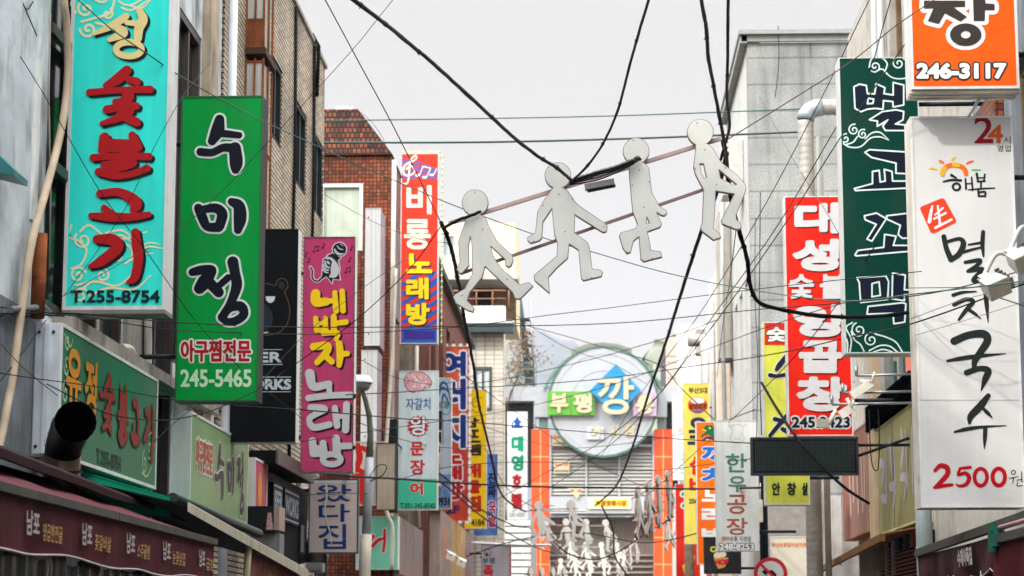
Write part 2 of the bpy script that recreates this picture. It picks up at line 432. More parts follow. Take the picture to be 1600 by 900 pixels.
# hills far behind the market gate
def hill(name, pts, Y, depth, m, seed):
    rnd = random.Random(seed); mb = MB(); n = 60; rows = []
    for j in range(9):
        t = j/8; row = []
        for i in range(n+1):
            u = i/n*(len(pts)-1); k = min(int(u), len(pts)-2); w = u-k; w = w*w*(3-2*w)
            px = pts[k][0]+(pts[k+1][0]-pts[k][0])*w; py = pts[k][1]+(pts[k+1][1]-pts[k][1])*w
            p = PY(px, py, Y); h = p.z*math.sin(min(1, t*1.2)*math.pi/2) if t < .85 else p.z
            row.append((p.x*(1+.0*t)+rnd.uniform(-4, 4), Y-depth+depth*t, max(-2, h+rnd.uniform(-1, 1)*Y*.0012*(1 if 0 < j else 0))))
        rows.append(row)
    vs = [v for r_ in rows for v in r_]; fs = [(j*(n+1)+i, j*(n+1)+i+1, (j+1)*(n+1)+i+1, (j+1)*(n+1)+i) for j in range(8) for i in range(n)]
    mb.add(vs, fs, True); o = mb.build(name, m); setp(o, kind='structure'); return o
hill('hills', [(-500, 860), (300, 700), (700, 560), (836, 538), (905, 560), (980, 590), (1060, 640), (1300, 760), (1700, 860), (2200, 900)], 3900, 900, mat('hill_forest', (72, 80, 88), rough=.95, var=.4, scale=.02, bump=.4, bscale=.06), 3)
hill('wooded_hill', [(860, 900), (940, 740), (1000, 620), (1040, 560), (1075, 545), (1120, 540), (1200, 540), (1400, 600), (1800, 800)], 420, 120, mat('near_hill_forest', (126, 130, 116), rough=.95, var=.5, scale=.08, bump=.6, bscale=.3), 5)

# ---------------------------------------------------------------- building helpers
def bld(name, label, loc): return thing(name, label, 'building', loc)
def win_x(parent, X, y0, y1, z0, z1, side, fm, gm, bars=1, deep=.12, fw=.06, proud=.02, curtain=None):
    """window in a wall standing at X; side=+1 the wall faces +X"""
    w = MB(); a = X-side*deep; b = X+side*proud
    w.box(a, b, y0, y0+fw, z0, z1); w.box(a, b, y1-fw, y1, z0, z1); w.box(a, b, y0+fw, y1-fw, z0, z0+fw); w.box(a, b, y0+fw, y1-fw, z1-fw, z1)
    for k in range(bars):
        y = y0+(y1-y0)*(k+1)/(bars+1); w.box(a, b-side*.008, y-fw*.35, y+fw*.35, z0+fw, z1-fw)
    fr = w.build('window', fm, parent)
    p = MB(); p.box(X-side*(deep*.5), X-side*(deep*.5+.012), y0+fw*.5, y1-fw*.5, z0+fw*.5, z1-fw*.5); p.build('pane', gm, fr)
    return fr
def win_y(parent, Y, x0, x1, z0, z1, fm, gm, bars=1, deep=.12, fw=.06, proud=.02, blind=None):
    """window in a wall facing the camera at Y"""
    w = MB(); a = Y-proud; b = Y+deep
    w.box(x0, x0+fw, a, b, z0, z1); w.box(x1-fw, x1, a, b, z0, z1); w.box(x0+fw, x1-fw, a, b, z0, z0+fw); w.box(x0+fw, x1-fw, a, b, z1-fw, z1)
    for k in range(bars):
        x = x0+(x1-x0)*(k+1)/(bars+1); w.box(x-fw*.35, x+fw*.35, a+.008, b, z0+fw, z1-fw)
    fr = w.build('window', fm, parent)
    p = MB(); p.box(x0+fw*.5, x1-fw*.5, Y+deep*.4, Y+deep*.4+.012, z0+fw*.5, z1-fw*.5); p.build('pane', gm, fr)
    return fr
def wall_x(name, parent, X, thick, side, y0, y1, z0, z1, holes, m):
    """wall slab at X with rectangular openings (y0,y1,z0,z1); disjoint boxes"""
    ys = sorted({y0, y1} | {h[0] for h in holes} | {h[1] for h in holes}); mb = MB()
    for a, b in zip(ys[:-1], ys[1:]):
        hs = sorted([h for h in holes if h[0] <= a+1e-6 and h[1] >= b-1e-6], key=lambda h: h[2]); z = z0
        for h in hs:
            if h[2] > z: mb.box(X, X-side*thick, a, b, z, h[2])
            z = h[3]
        if z < z1: mb.box(X, X-side*thick, a, b, z, z1)
    return mb.build(name, m, parent)
def wall_y(name, parent, Y, thick, x0, x1, z0, z1, holes, m):
    xs = sorted({x0, x1} | {h[0] for h in holes} | {h[1] for h in holes}); mb = MB()
    for a, b in zip(xs[:-1], xs[1:]):
        hs = sorted([h for h in holes if h[0] <= a+1e-6 and h[1] >= b-1e-6], key=lambda h: h[2]); z = z0
        for h in hs:
            if h[2] > z: mb.box(a, b, Y, Y+thick, z, h[2])
            z = h[3]
        if z < z1: mb.box(a, b, Y, Y+thick, z, z1)
    return mb.build(name, m, parent)
def core(parent, x0, x1, y0, y1, z1, m, name='roof_slab'):
    b = MB(); b.box(x0, x1, y0, y1, 0, z1); return b.build(name, m, parent)
DARKROOM = mat('dark_interior', (22, 22, 24), rough=.9)
PLASTER_A = mat('old_plaster', (194, 201, 202), rough=.85, var=.22, scale=1.4, streak=.03, dirt=.75, bump=.6, bscale=6)
BEIGE = mat('beige_plaster', (176, 160, 138), rough=.85, var=.25, scale=2, streak=.3, dirt=.6)
BROWN_FRAME = mat('brown_window_frame', (58, 44, 38), rough=.5, var=.25)
WHITE_FRAME = mat('white_window_frame', (206, 208, 204), rough=.45, var=.1, dirt=.2)

# ---- left row: A, the grey plaster building with brown framed windows
A = bld('plaster_building', 'grey plastered building with tall brown framed windows at the left edge', (-8, 20, 0))
yl = lambda px, py: PX(px, py, -4.6).y
ya, yb, yc, yd = yl(70, 300), yl(190, 540), yl(280, 60), yl(315, 60)
ha = [(ya, yb, 4.35, 8.4), (yl(216, 540), yl(268, 640), 2.3, 8.4), (yc, yd, 4.6, 8.6)]
wall_x('wall', A, -4.6, .3, 1, -15, 26.9, 0, 11.9, ha, PLASTER_A)
core(A, -12, -4.95, -15, 26.9, 11.5, DARKROOM, 'core')
q = MB(); q.box(-4.6, -4.588, 11, PX(62, 560, -4.6).y, 0, PX(30, 478, -4.6).z); q.build('lower_band', mat('lower_band_grey', (122, 128, 132), rough=.9, var=.3, scale=1.6, streak=.2, dirt=.7, bump=.5, bscale=6), A)  # thin darker grey slab over the lower part of the wall
for (a, b, c, d), n in zip(ha, (2, 1, 1)):
    win_x(A, -4.64, a, b, c, d, 1, BROWN_FRAME, GLASS_D, n, fw=.09, deep=.1, proud=.03)
q = MB(); q.box(-4.6, -4.5, yd+.05, yd+.62, 2.6, 11.7); q.build('pilaster', BEIGE, A)
q = MB(); q.box(-4.6, -4.55, yb+.03, yl(214, 540), 3, 9); q.build('pilaster', mat('grey_pilaster', (150, 146, 138), rough=.85, var=.2, streak=.3, dirt=.5), A)
q = MB(); q.box(-4.75, -4.42, 18.7, 26.2, 4.22, 4.33); q.build('ledge', mat('concrete_ledge', (150, 144, 134), rough=.9, var=.3, dirt=.6), A)
for z in (5.55, 6.7):
    q = MB(); q.box(-4.63, -4.57, ya, yb, z, z+.09); q.build('window_bar', BROWN_FRAME, A)
q = MB(); q.tube([(-4.47, 26.95, 0.2), (-4.47, 26.95, 11.6)], .055, 10); q.build('downpipe', mat('white_pipe', (196, 200, 204), rough=.4, dirt=.25), A)
q = MB(); q.tube([PX(a, b, -4.5) for a, b in [(63, 365), (61, 430), (58, 497)]], .06, 8); q.build('rusty_pipe', RUST, A)
q = MB(); q.tube([PX(a, b, -4.5) for a, b in [(16, 484), (40, 482), (68, 480), (80, 492)]], .028, 8); q.build('conduit', mat('conduit_grey', (96, 104, 108), rough=.5, dirt=.3), A)
q = MB(); q.tube([PX(a, b, -4.56) for a, b in [(78, 20), (76, 150), (79, 300), (77, 420)]], .008, 5); q.build('wall_wire', mat('pale_wall_wire', (150, 140, 128), rough=.6), A)
q = MB(); q.box(-4.6, -4.585, PX(54, 100, -4.6).y, PX(63, 100, -4.6).y, 5.0, PX(58, 92, -4.6).z); q.build('pale_patch', mat('patch_pale', (216, 216, 210), rough=.9, var=.15, dirt=.3), A)  # thin paler slab set on the plaster wall
# ---- B, brown slit brick building
BRK = tiles('slit_brick', (200, 184, 160), (172, 157, 137), (52, 44, 40), .42, .07, .011, dirt=.35)
Bb = bld('brick_building', 'tall building of narrow grey brown bricks with small deep windows', (-8, 32, 0))
hb = []
for (a, b, c, d) in ((425, 441, 83, 213), (464, 479, 156, 288), (491, 505, 205, 330)):
    p0, p1, p2 = PX(a, c, -4.6), PX(a, d, -4.6), PX(b, (c+d)/2, -4.6); hb.append((p0.y, p2.y, p1.z, p0.z))
hb.append((30.0, 31.4, 4.7, 6.1))
YE = PX(506.5, 200, -4.6).y; ZT = PX(500, 91, -4.6).z
wall_x('wall', Bb, -4.6, .35, 1, 27.1, YE, 0, ZT, hb, BRK)
core(Bb, -12, -4.95, 27.1, YE-.4, ZT-.3, DARKROOM, 'core')
q = MB(); q.box(-12, -4.95, YE-.35, YE, 0, ZT); q.build('wall', BRK, Bb)
for h in hb:
    win_x(Bb, -4.64, *h, 1, mat('black_frame', (22, 27, 29), rough=.5, spec=.2), GLASS_P, 1, fw=.07, deep=.1)
for y in (PX(458, 130, -4.6).y, PX(487, 200, -4.6).y):
    q = MB(); q.tube([(-4.57, y, ZT-.05), (-4.56, y+.02, 9), (-4.57, y-.02, 6.5), (-4.57, y, 3)], .028, 6); q.build('drain_cable', BLACK, Bb)
q = MB(); q.tube([(-4.9, y, ZT+.07), (-4.6, y, ZT+.15), (-4.5, y, ZT-.05), (-4.52, y, ZT-.9)], .03, 6); q.build('drain_cable', BLACK, Bb)
q = MB(); q.box(-4.66, -4.56, 27.12, YE+.04, ZT+.002, ZT+.07); q.build('coping', mat('coping', (150, 146, 136), rough=.8, dirt=.3), Bb)
# rusty glazed bays
for k, (z0, z1) in enumerate(((PY(390, 84, 28.7).z, 12.2), (6.3, PY(390, 86, 28.7).z-.03))):
    by = thing('window_bay', ('rusty upper glazed bay hanging on the brown brick wall', 'lower glazed bay with pale curtain just above the green sign')[k], 'window bay', (-4.45, 28.9, z0))
    x1 = PY(413, 60, 28.75).x; fr = MB()
    for xx in (-4.6, (x1-4.62)/2, x1-.024): fr.box(xx, xx+.024, 28.75, 28.8, z0+.1, z1)
    zm = (z0+z1)/2+.25
    for z in (z0+.1, zm, z1-.06): fr.box(-4.576, x1-.024, 28.755, 28.795, z, z+.03)
    for yy in (29.2, 29.55): fr.box(x1-.024, x1, yy, yy+.03, z0+.1, z1)
    fr.box(x1-.02, x1-.003, 28.8, 29.55, zm, zm+.03)
    fr.build('frame', RUST, by)
    p = MB(); p.box(-4.576, x1-.024, 28.77, 28.78, z0+.13, z1-.06); p.build('pane', mat('bay_glass', (190, 190, 184), rough=.3, spec=.2, var=.3, scale=1.2, streak=.3), by)
    p = MB(); p.box(-4.6, x1+.03, 28.70, 29.66, z0, z0+.09); p.build('base_ledge', mat('ledge_brown', (70, 48, 36), rough=.7, dirt=.4), by)
    if k == 0:
        p = MB(); p.box(-4.576, x1-.024, 28.76, 28.766, z0+.13, z0+.5); p.build('rust_panel', RUST, by)
    p = MB(); p.box(-4.55, x1-.03, 28.83, 29.54, z0+.12, z1-.02); p.build('curtain', mat('pale_curtain', (170, 166, 152), rough=.9, var=.2, streak=.4), by)
# ---- C, red brown mosaic tile building
TIL = tiles('mosaic_tile', (160, 84, 50), (98, 50, 34), (60, 40, 34), .07, .07, .009, off=0, dirt=.4, rough=.45)
TILD = tiles('mosaic_tile_dark', (148, 82, 54), (74, 46, 38), (40, 32, 30), .085, .1, .014, off=.5, dirt=.6, rough=.45)
Cb = bld('mosaic_tile_building', 'red brown mosaic tiled building with sloping tiled roof edge', (-7, 43, 0))
xr = PY(611, 300, 41).x; zr = PY(600, 243, 41).z; wx0, wx1 = PY(500, 340, 41).x, PY(567, 340, 41).x; wz1, wz0 = PY(530, 287, 41).z, PY(530, 392, 41).z; t1 = PY(560, 172, 41)
wall_y('wall', Cb, 41, .3, -12, xr, 0, zr, [(wx0, wx1, wz0, wz1)], TIL)
q = MB(); q.box(xr-.3, xr, 41.3, 43.1, 0, zr); q.build('wall', TIL, Cb)
core(Cb, -12, xr-.35, 41.6, 43.0, zr-.2, DARKROOM, 'core')
q = MB(); q.prism([(-12, 40.92, zr+.005), (xr+.03, 40.92, zr+.005), (t1.x, 40.92, t1.z), (-12, 40.92, t1.z)], (0, 2.2, 0)); q.build('roof', TILD, Cb)
win_y(Cb, 41.0, wx0, wx1, wz0, wz1, WHITE_FRAME, mat('green_blind_glass', (186, 196, 178), rough=.3, var=.12, scale=4, streak=.1, spec=.2), 0, fw=.07)
q = MB(); q.box(t1.x-.45, t1.x-.12, 41.2, 41.9, t1.z, t1.z+.13); q.build('roof_tank', WHITE_METAL, Cb)
q = MB(); q.tube([(xr+.06, 40.95, zr-.1), (xr+.05, 40.95, 8), (xr+.06, 40.95, 3)], .045, 8); q.build('drainpipe', mat('pale_pipe', (196, 190, 178), rough=.5, dirt=.3), Cb)
q = MB(); q.box(xr, xr+.05, 41.5, 42.6, 7.6, 9.3); q.build('side_window', mat('dark_side_window', (30, 44, 46), rough=.3, spec=.2), Cb)
# ---- C2 dark narrow building with pipe
C2 = bld('narrow_dark_building', 'narrow weathered building with pale stucco behind the tall karaoke sign', (-6, 50, 0))
core(C2, -12, -3.95, 47.6, 49.9, 9.3, mat('dark_stucco', (110, 98, 86), rough=.9, var=.3, streak=.4, dirt=.6), 'wall')
q = MB(); q.tube([(-3.88, 48.6, 9.2), (-3.88, 48.6, 6.0), (-3.8, 48.6, 4)], .05, 8); q.build('drainpipe', MATS['pale_pipe'], C2)
# ---- D reddish brown building
DRED = mat('red_stucco', (120, 78, 68), rough=.8, var=.25, scale=2, streak=.3, dirt=.35)
Db = bld('red_building', 'dull red building with dark tall windows along the street', (-7, 58, 0))
hd = [(50.6+i*2.6, 52.0+i*2.6, 7.2, 9.4) for i in range(6)]
wall_x('wall', Db, -3.7, .3, 1, 50, 66.5, 0, 10.2, hd, DRED)
core(Db, -12, -4.05, 50, 66.4, 10.0, DARKROOM, 'core')
for h in hd: win_x(Db, -3.8, *h, 1, DARK_METAL, GLASS_D, 1)
q = MB(); q.box(-4.1, -3.55, 49.9, 66.6, 10.205, 10.36); q.build('coping', DARK_METAL, Db)
# ---- E white tiled building
WT = tiles('white_tile', (226, 218, 202), (214, 206, 190), (166, 160, 148), .28, .14, .012, off=0, dirt=.15, rough=.4)
CRM = mat('cream_wall', (232, 216, 178), rough=.8, var=.12, dirt=.2)
Eb = bld('white_tile_building', 'white tiled building with rooftop storey and dark awning band', (-6, 72, 0))
ex_ = PY(787, 600, 68).x; zt_ = PY(760, 505, 68).z; a_, b_ = PY(740, 610, 68), PY(769, 610, 68); c_, d_ = PY(755, 573, 68).z, PY(755, 642, 68).z
wall_y('wall', Eb, 68, .3, -12, ex_, 0, zt_, [(a_.x, b_.x, d_, c_)], WT)
q = MB(); q.box(ex_-.3, ex_, 68.3, 69.2, 0, zt_-.1); q.build('wall', WT, Eb)
core(Eb, -12, ex_-.35, 68.4, 69.2, zt_-.3, DARKROOM, 'core')
win_y(Eb, 68, a_.x, b_.x, d_, c_, mat('green_frame', (70, 84, 78), rough=.4), mat('bright_pane', (220, 226, 226), rough=.2), 1, fw=.09)
bx_ = PY(802, 512, 67.5).x; z0_, z1_ = PY(760, 519, 67.5).z, PY(760, 506, 67.5).z
q = MB(); q.box(-12, bx_, 67.4, 67.98, z0_, z1_); q.build('awning_band', mat('band_green', (40, 58, 58), rough=.5, var=.15), Eb)
q = MB(); q.box(-12, bx_+.03, 67.35, 68.0, z1_+.005, z1_+.09); q.build('awning_trim', WHITE_FRAME, Eb)
pz = PY(760, 478, 68.05).z; ux = PY(806, 440, 72).x; q = MB(); q.box(-12, PY(790, 490, 68).x, 68.0, 68.15, z1_+.1, pz); q.build('parapet', WT, Eb)
uz1, uz0 = PY(750, 348, 72).z, PY(750, 438, 72).z; w0, w1 = PY(690, 385, 72), PY(712, 385, 72)
wall_y('upper_wall', Eb, 72, .3, -12, ux, uz0, uz1, [(w0.x, w1.x, PY(700, 402, 72).z, PY(700, 366, 72).z)], CRM)
q = MB(); q.box(-12, ux, 72.31, 76, PY(800, 505, 72).z, uz1); q.build('rooftop_storey', CRM, Eb)
win_y(Eb, 72, w0.x, w1.x, PY(700, 402, 72).z, PY(700, 366, 72).z, WHITE_FRAME, GLASS_P, 1)
q = MB(); q.box(-12, ux+.12, 70.4, 71.99, uz0-.22, uz0); q.build('balcony_slab', mat('slab_grey', (190, 186, 178), rough=.8, dirt=.2), Eb)
q = MB(); q.box(-12, ux+.05, 70.45, 70.6, uz0+.005, uz0+.55); q.build('balcony_parapet', WT, Eb)
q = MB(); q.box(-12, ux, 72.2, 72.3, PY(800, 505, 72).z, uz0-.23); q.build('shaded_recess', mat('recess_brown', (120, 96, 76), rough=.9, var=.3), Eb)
q = MB(); q.box(PY(742, 470, 72).x, PY(766, 470, 72).x, 72.12, 72.19, uz0-1.8, uz0-.25); q.build('rooftop_door', mat('dark_door', (34, 34, 38), rough=.7), Eb)
q = MB()
for k in range(5): xx = -4.6+k*.5; q.tube([(xx, 68.2, pz), (xx, 68.2, pz+.5)], .02, 5)
q.tube([(-6, 68.2, pz+.5), (PY(790, 480, 68).x, 68.2, pz+.5)], .025, 5); q.tube([(-6, 68.2, pz+.25), (PY(790, 480, 68).x, 68.2, pz+.25)], .02, 5); q.build('roof_railing', mat('rail_rust', (150, 112, 92), rough=.6), Eb)
# grey block with outside stair, behind the gate
Sb = bld('stair_building', 'grey block with dark outside stair, rising behind the left end of the gate', (-8, 136, 0))
sx = PY(808, 520, 132).x; sz = PY(800, 428, 132).z
wall_y('wall', Sb, 132, .3, -24, sx, 0, sz, [], mat('pale_grey_render', (176, 176, 172), rough=.8, streak=.25, dirt=.3))
core(Sb, -24, sx, 132.4, 140, sz-.2, MATS['pale_grey_render'], 'core')
q = MB(); q.hexa([PY(806, 438, 131.6), PY(813, 452, 131.6), PY(834, 600, 131.6), PY(820, 600, 131.6)], (0, .25, 0)); q.build('stair_flank', mat('stair_slate', (70, 84, 92), rough=.6, var=.2), Sb)
q = MB()
for k in range(5): a, b = PY(809+k*3.5, 500+k*20, 131.3), PY(828+k*1.5, 503+k*20, 131.3); q.box(a.x, b.x, 130.6, 131.5, a.z-.08, a.z)
q.build('landings', mat('landing_dark', (52, 62, 66), rough=.7), Sb)
q = MB(); q.tube([PY(829, 470, 131), PY(832, 540, 131), PY(834, 604, 131)], .08, 6); q.build('stair_pole', GREY_METAL, Sb)
# ---- right row: H, near right wall
PANEL = mat('pale_panel', (180, 174, 164), rough=.75, var=.15, streak=.2, dirt=.35)
GREYW = mat('grey_render', (138, 144, 152), rough=.85, var=.25, scale=2, streak=.3, dirt=.4)
Hb = bld('pale_panel_building', 'pale panelled building with brown windows behind the right hand signs', (8, 26, 0))
hh = [(21.0, 22.6, 5.4, 7.4), (23.2, 24.6, 7.9, 10.6), (30.3, 31.6, 8.6, 11.0), (26.0, 29.4, 4.7, 6.6)]
wall_x('wall', Hb, 4.3, .3, -1, 24.9, 36.7, 0, 11.6, [h for h in hh if h[0] > 24.9], PANEL)
wall_x('wall', Hb, 4.3, .3, -1, -15, 24.9, 0, 11.9, [h for h in hh if h[0] < 24.9], GREYW)
core(Hb, 4.65, 12, -15, 36.6, 11.3, DARKROOM, 'core')
q = MB(); q.box(4.3, 12, 36.705, 36.9, 0, 11.5); q.build('wall', PANEL, Hb)
for i, h in enumerate(hh): win_x(Hb, 4.42, *h, -1, mat('ochre_frame', (112, 84, 52), rough=.55, var=.3), GLASS_D, 1, fw=.1)
q = MB(); q.box(4.2, 4.3, 23.0, 24.8, 6.9, 7.3); q.build('tile_strip', TIL, Hb)
q = MB()
for y, rr, m in ((31.9, .05, 0), (32.6, .05, 0)): q.tube([(4.22, y, 2.5), (4.22, y, 11.4)], rr, 8)
q.build('downpipe', mat('grey_pipe', (170, 172, 170), rough=.5, dirt=.3), Hb)
q = MB(); q.tube([(4.18, 29.6, 2.8), (4.18, 29.6, 5.6)], .06, 8); q.build('red_pipe', mat('red_pipe', (168, 76, 44), rough=.55, dirt=.3), Hb)
q = MB(); q.tube([(4.18, 30.3, 2.8), (4.18, 30.3, 5.6)], .05, 8); q.tube([(4.14, 30.9, 2.8), (4.14, 30.9, 5.4)], .045, 8); q.build('green_pole', mat('pole_green', (30, 56, 54), rough=.5), Hb)
q = MB(); q.box(4.05, 4.3, 32.6, 33.1, 2.6, 6); q.build('column', mat('tan_column', (172, 152, 126), rough=.8, dirt=.3), Hb)
# ---- G grey granite panel building
GRN = tiles('granite_panel', (160, 161, 158), (150, 151, 148), (124, 125, 122), 3.0, .56, .02, off=.5, dirt=.3, bump=.3, speck=.17, stain=.35)
Gb = bld('granite_building', 'grey granite clad building with thin cornice behind the tall green sign', (8, 48, 0))
wall_y('wall', Gb, 45, .3, 3.2, 12, 0, 13.76, [], GRN)
hg = [(46.0+i*1.7, 46.9+i*1.7, 6.9+0*i, 9.0) for i in range(4)]
wall_x('wall', Gb, 3.2, .25, -1, 45.3, 52.3, 0, 13.76, hg, mat('pale_render', (188, 188, 184), rough=.8, var=.1, dirt=.2))
core(Gb, 3.5, 12, 45.4, 52.2, 13.4, DARKROOM, 'core')
for h in hg: win_x(Gb, 3.28, *h, -1, WHITE_FRAME, GLASS_P, 1)
q = MB(); q.box(3.08, 12, 44.9, 44.995, 13.77, 13.9); q.box(3.05, 3.195, 44.9, 52.35, 13.74, 13.9); q.box(3.02, 12, 44.8, 45.2, 13.905, 13.99); q.box(3.02, 3.5, 45.21, 52.4, 13.905, 13.99); q.build('cornice', mat('cornice_grey', (150, 152, 148), rough=.7, dirt=.2), Gb)
q = MB(); q.box(2.75, 3.19, 46.6, 47.4, 10.9, 12.1); q.build('cooling_unit', mat('unit_grey', (196, 196, 190), rough=.5, dirt=.25), Gb)
q = MB(); q.box(2.9, 3.19, 51.2, 52.2, 8.0, 11.4); q.build('side_bay', PANEL, Gb)
q = MB(); q.tube([(3.0, 50.9, 11.6), (2.95, 50.9, 9), (3.0, 50.9, 4)], .05, 6); q.build('downpipe', MATS['grey_pipe'], Gb)
# ---- K far right row
KBR = mat('orange_brown_wall', (170, 106, 74), rough=.8, var=.25, streak=.3, dirt=.3)
Kb = bld('orange_brown_building', 'orange brown building with pale columns and pipes along the right', (7, 58, 0))
hk = [(54.2+i*2.4, 55.4+i*2.4, 5.6, 7.6) for i in range(5)]
wall_x('wall', Kb, 3.25, .3, -1, 52.5, 66, 0, 9.6, hk, KBR)
core(Kb, 3.6, 12, 52.5, 66, 9.4, DARKROOM, 'core')
for h in hk: win_x(Kb, 3.35, *h, -1, WHITE_FRAME, GLASS_P, 1)
q = MB(); q.box(2.95, 3.245, 53.2, 54.0, 0, 10.4); q.box(3.0, 3.245, 57.3, 57.9, 0, 10.4); q.build('column', mat('cream_column', (220, 212, 194), rough=.75, dirt=.15), Kb)
q = MB(); q.tube([(3.05, 60.2, 4), (3.05, 60.2, 9.3), (3.05, 60.9, 9.7), (2.6, 61, 9.7)], .17, 12); q.build('flue', STEEL_DUCT, Kb)
q = MB(); q.tube([(3.0, 55.9, 4), (3.0, 55.9, 10.6)], .06, 8); q.tube([(3.0, 56.6, 4), (3.0, 56.6, 10.6)], .05, 8); q.build('downpipe', MATS['grey_pipe'], Kb)
q = MB(); q.box(2.9, 3.2, 63.0, 63.6, 9.6, 10.3); q.build('chimney', PANEL, Kb)
Lb = bld('white_lit_building', 'bright white building beyond the orange brown one on the right', (6, 75, 0))
lx = PY(1060, 600, 72).x
wall_y('wall', Lb, 72, .3, lx, 12, 0, 11.7, [(3.6, 4.3, 8, 9.4)], mat('bright_white_wall', (232, 228, 220), rough=.7, var=.06, dirt=.1))
core(Lb, lx, 12, 72.3, 73.2, 11.6, MATS['bright_white_wall'], 'core')
Mb = bld('far_pale_building', 'pale pinkish apartment block far behind the market gate on the right', (10, 190, 0))
wall_y('wall', Mb, 185, .4, 6.0, 30, 0, 26.5, [(7+i*2.2, 8.2+i*2.2, 20+j*3, 21.6+j*3) for i in range(8) for j in range(2)], mat('pink_render', (206, 178, 168), rough=.8, var=.1))
core(Mb, 6.0, 30, 185.6, 200, 26.4, mat('far_core', (90, 90, 96), rough=.9), 'core')
# bare rooftop tree on the left
# ================================================================ signs
FRAME_W = mat('sign_frame_white', (214, 214, 210), rough=.4, var=.08, streak=.15, dirt=.2)
WHT = (236, 236, 232); BLK = (18, 22, 26); NAVY = (16, 24, 38); RED = (196, 26, 32); YEL = (244, 202, 24)
def sign(name, label, Y, x0, y0, x1, y1, face, depth=.3, side=None, frame=.022, wall=None, cat='shop sign', group=None, fm=None, panel=True, plabel=None):
    ym = (y0+y1)/2; X0, X1 = PY(x0, ym, Y).x, PY(x1, ym, Y).x; z1, z0 = PY((x0+x1)/2, y0, Y).z, PY((x0+x1)/2, y1, Y).z
    side = side or FRAME_W; fm = fm or side
    rt = thing(name, label, cat, ((X0+X1)/2, Y+depth/2, z0), group)
    b = MB(); b.box(X0, X1, Y+.006, Y+depth, z0, z1); b.build('cabinet', side, rt)
    f = MB(); w = frame
    if w:
        f.box(X0, X0+w, Y-.008, Y+.0055, z0, z1); f.box(X1-w, X1, Y-.008, Y+.0055, z0, z1)
        f.box(X0+w, X1-w, Y-.008, Y+.0055, z0, z0+w); f.box(X0+w, X1-w, Y-.008, Y+.0055, z1-w, z1)
        f.build('frame', fm, rt)
    q = MB(); q.quad((X0+w, Y, z0+w), (X1-w, Y, z0+w), (X1-w, Y, z1-w), (X0+w, Y, z1-w)); q.build('face_panel', face, rt)
    if wall is not None:
        q = MB(); xa = X0 if wall < X0 else X1; hgt = z1-z0
        for z in (z0+.15*hgt, z1-.15*hgt): q = MB(); q.tube([(xa, Y+depth/2, z), (wall, Y+depth/2, z)], .025, 6); q.build('bracket', DARK_METAL, rt)
    return rt, onY(Y), (X0, X1, z0, z1)
def D(rt, pl, name, sh, c, layer=1, **k):
    return decal(name, sh, c if not isinstance(c, tuple) else paint(c), pl, rt, layer, **k)
def swirl(cx, cy, r, turns, start, dirn=1, w=4, r0=.15):
    n = 26; return [(cx+(r*(r0+(1-r0)*i/n))*math.cos(start+dirn*turns*2*math.pi*i/n), cy+(r*(r0+(1-r0)*i/n))*math.sin(start+dirn*turns*2*math.pi*i/n), w) for i in range(n+1)]

# ---- teal sign, red brush letters
rt, pl, ex = sign('vertical_sign', 'tall turquoise sign with red brush letters and cloud pattern, nearest on the left', 19, 107, -150, 266, 484, acrylic((54, 228, 212)), .32, frame=.03, wall=-4.6)
C1 = [[(592,78,32),(562,100,36),(510,130,32),(440,160,16)], [(545,128,30),(578,155,46),(515,188,22)], [(596,108,24),(650,112,28)], [(655,52,30),(672,92,44),(652,135,44),(648,180,38)]]
c1 = strokes(C1, 0, 0, 3) | ell(605,232,60,33,30,0,0,3)
r1 = strokes([[(596,330,44),(552,372,50),(498,402,30)], [(600,372,30),(642,384,40)], [(420,434,32),(560,424,30),(705,420,36)], [(590,432,40),(606,456,46),(560,480,30)], [(540,478,28),(612,466,26)],
  [(502,514,38),(576,502,36),(640,498,36)], [(612,520,36),(560,552,38),(478,580,22)], [(566,540,40),(640,574,44)],
  [(492,648,52),(488,698,54)], [(490,698,34),(640,696,40)], [(622,636,38),(646,690,46)], [(500,664,28),(610,668,26)],
  [(438,740,34),(560,733,30),(698,735,36)], [(566,738,36),(540,768,34)], [(486,772,28),(560,762,28),(628,764,32)], [(620,772,32),(560,792,30),(462,806,34)], [(466,808,36),(540,826,32),(620,816,30),(690,790,36)]], 0, 0, 3)
r2 = strokes([[(468,8,34),(560,2,40),(636,48,58),(628,84,36)], [(490,76,32),(528,112,44)], [(428,112,28),(520,118,44),(620,118,36),(698,106,28)],
  [(455,222,40),(530,226,56),(552,262,52),(480,322,48),(424,350,22)], [(636,190,40),(642,250,46),(650,310,46),(632,400,40),(600,424,18)]], 0, 300, 3)
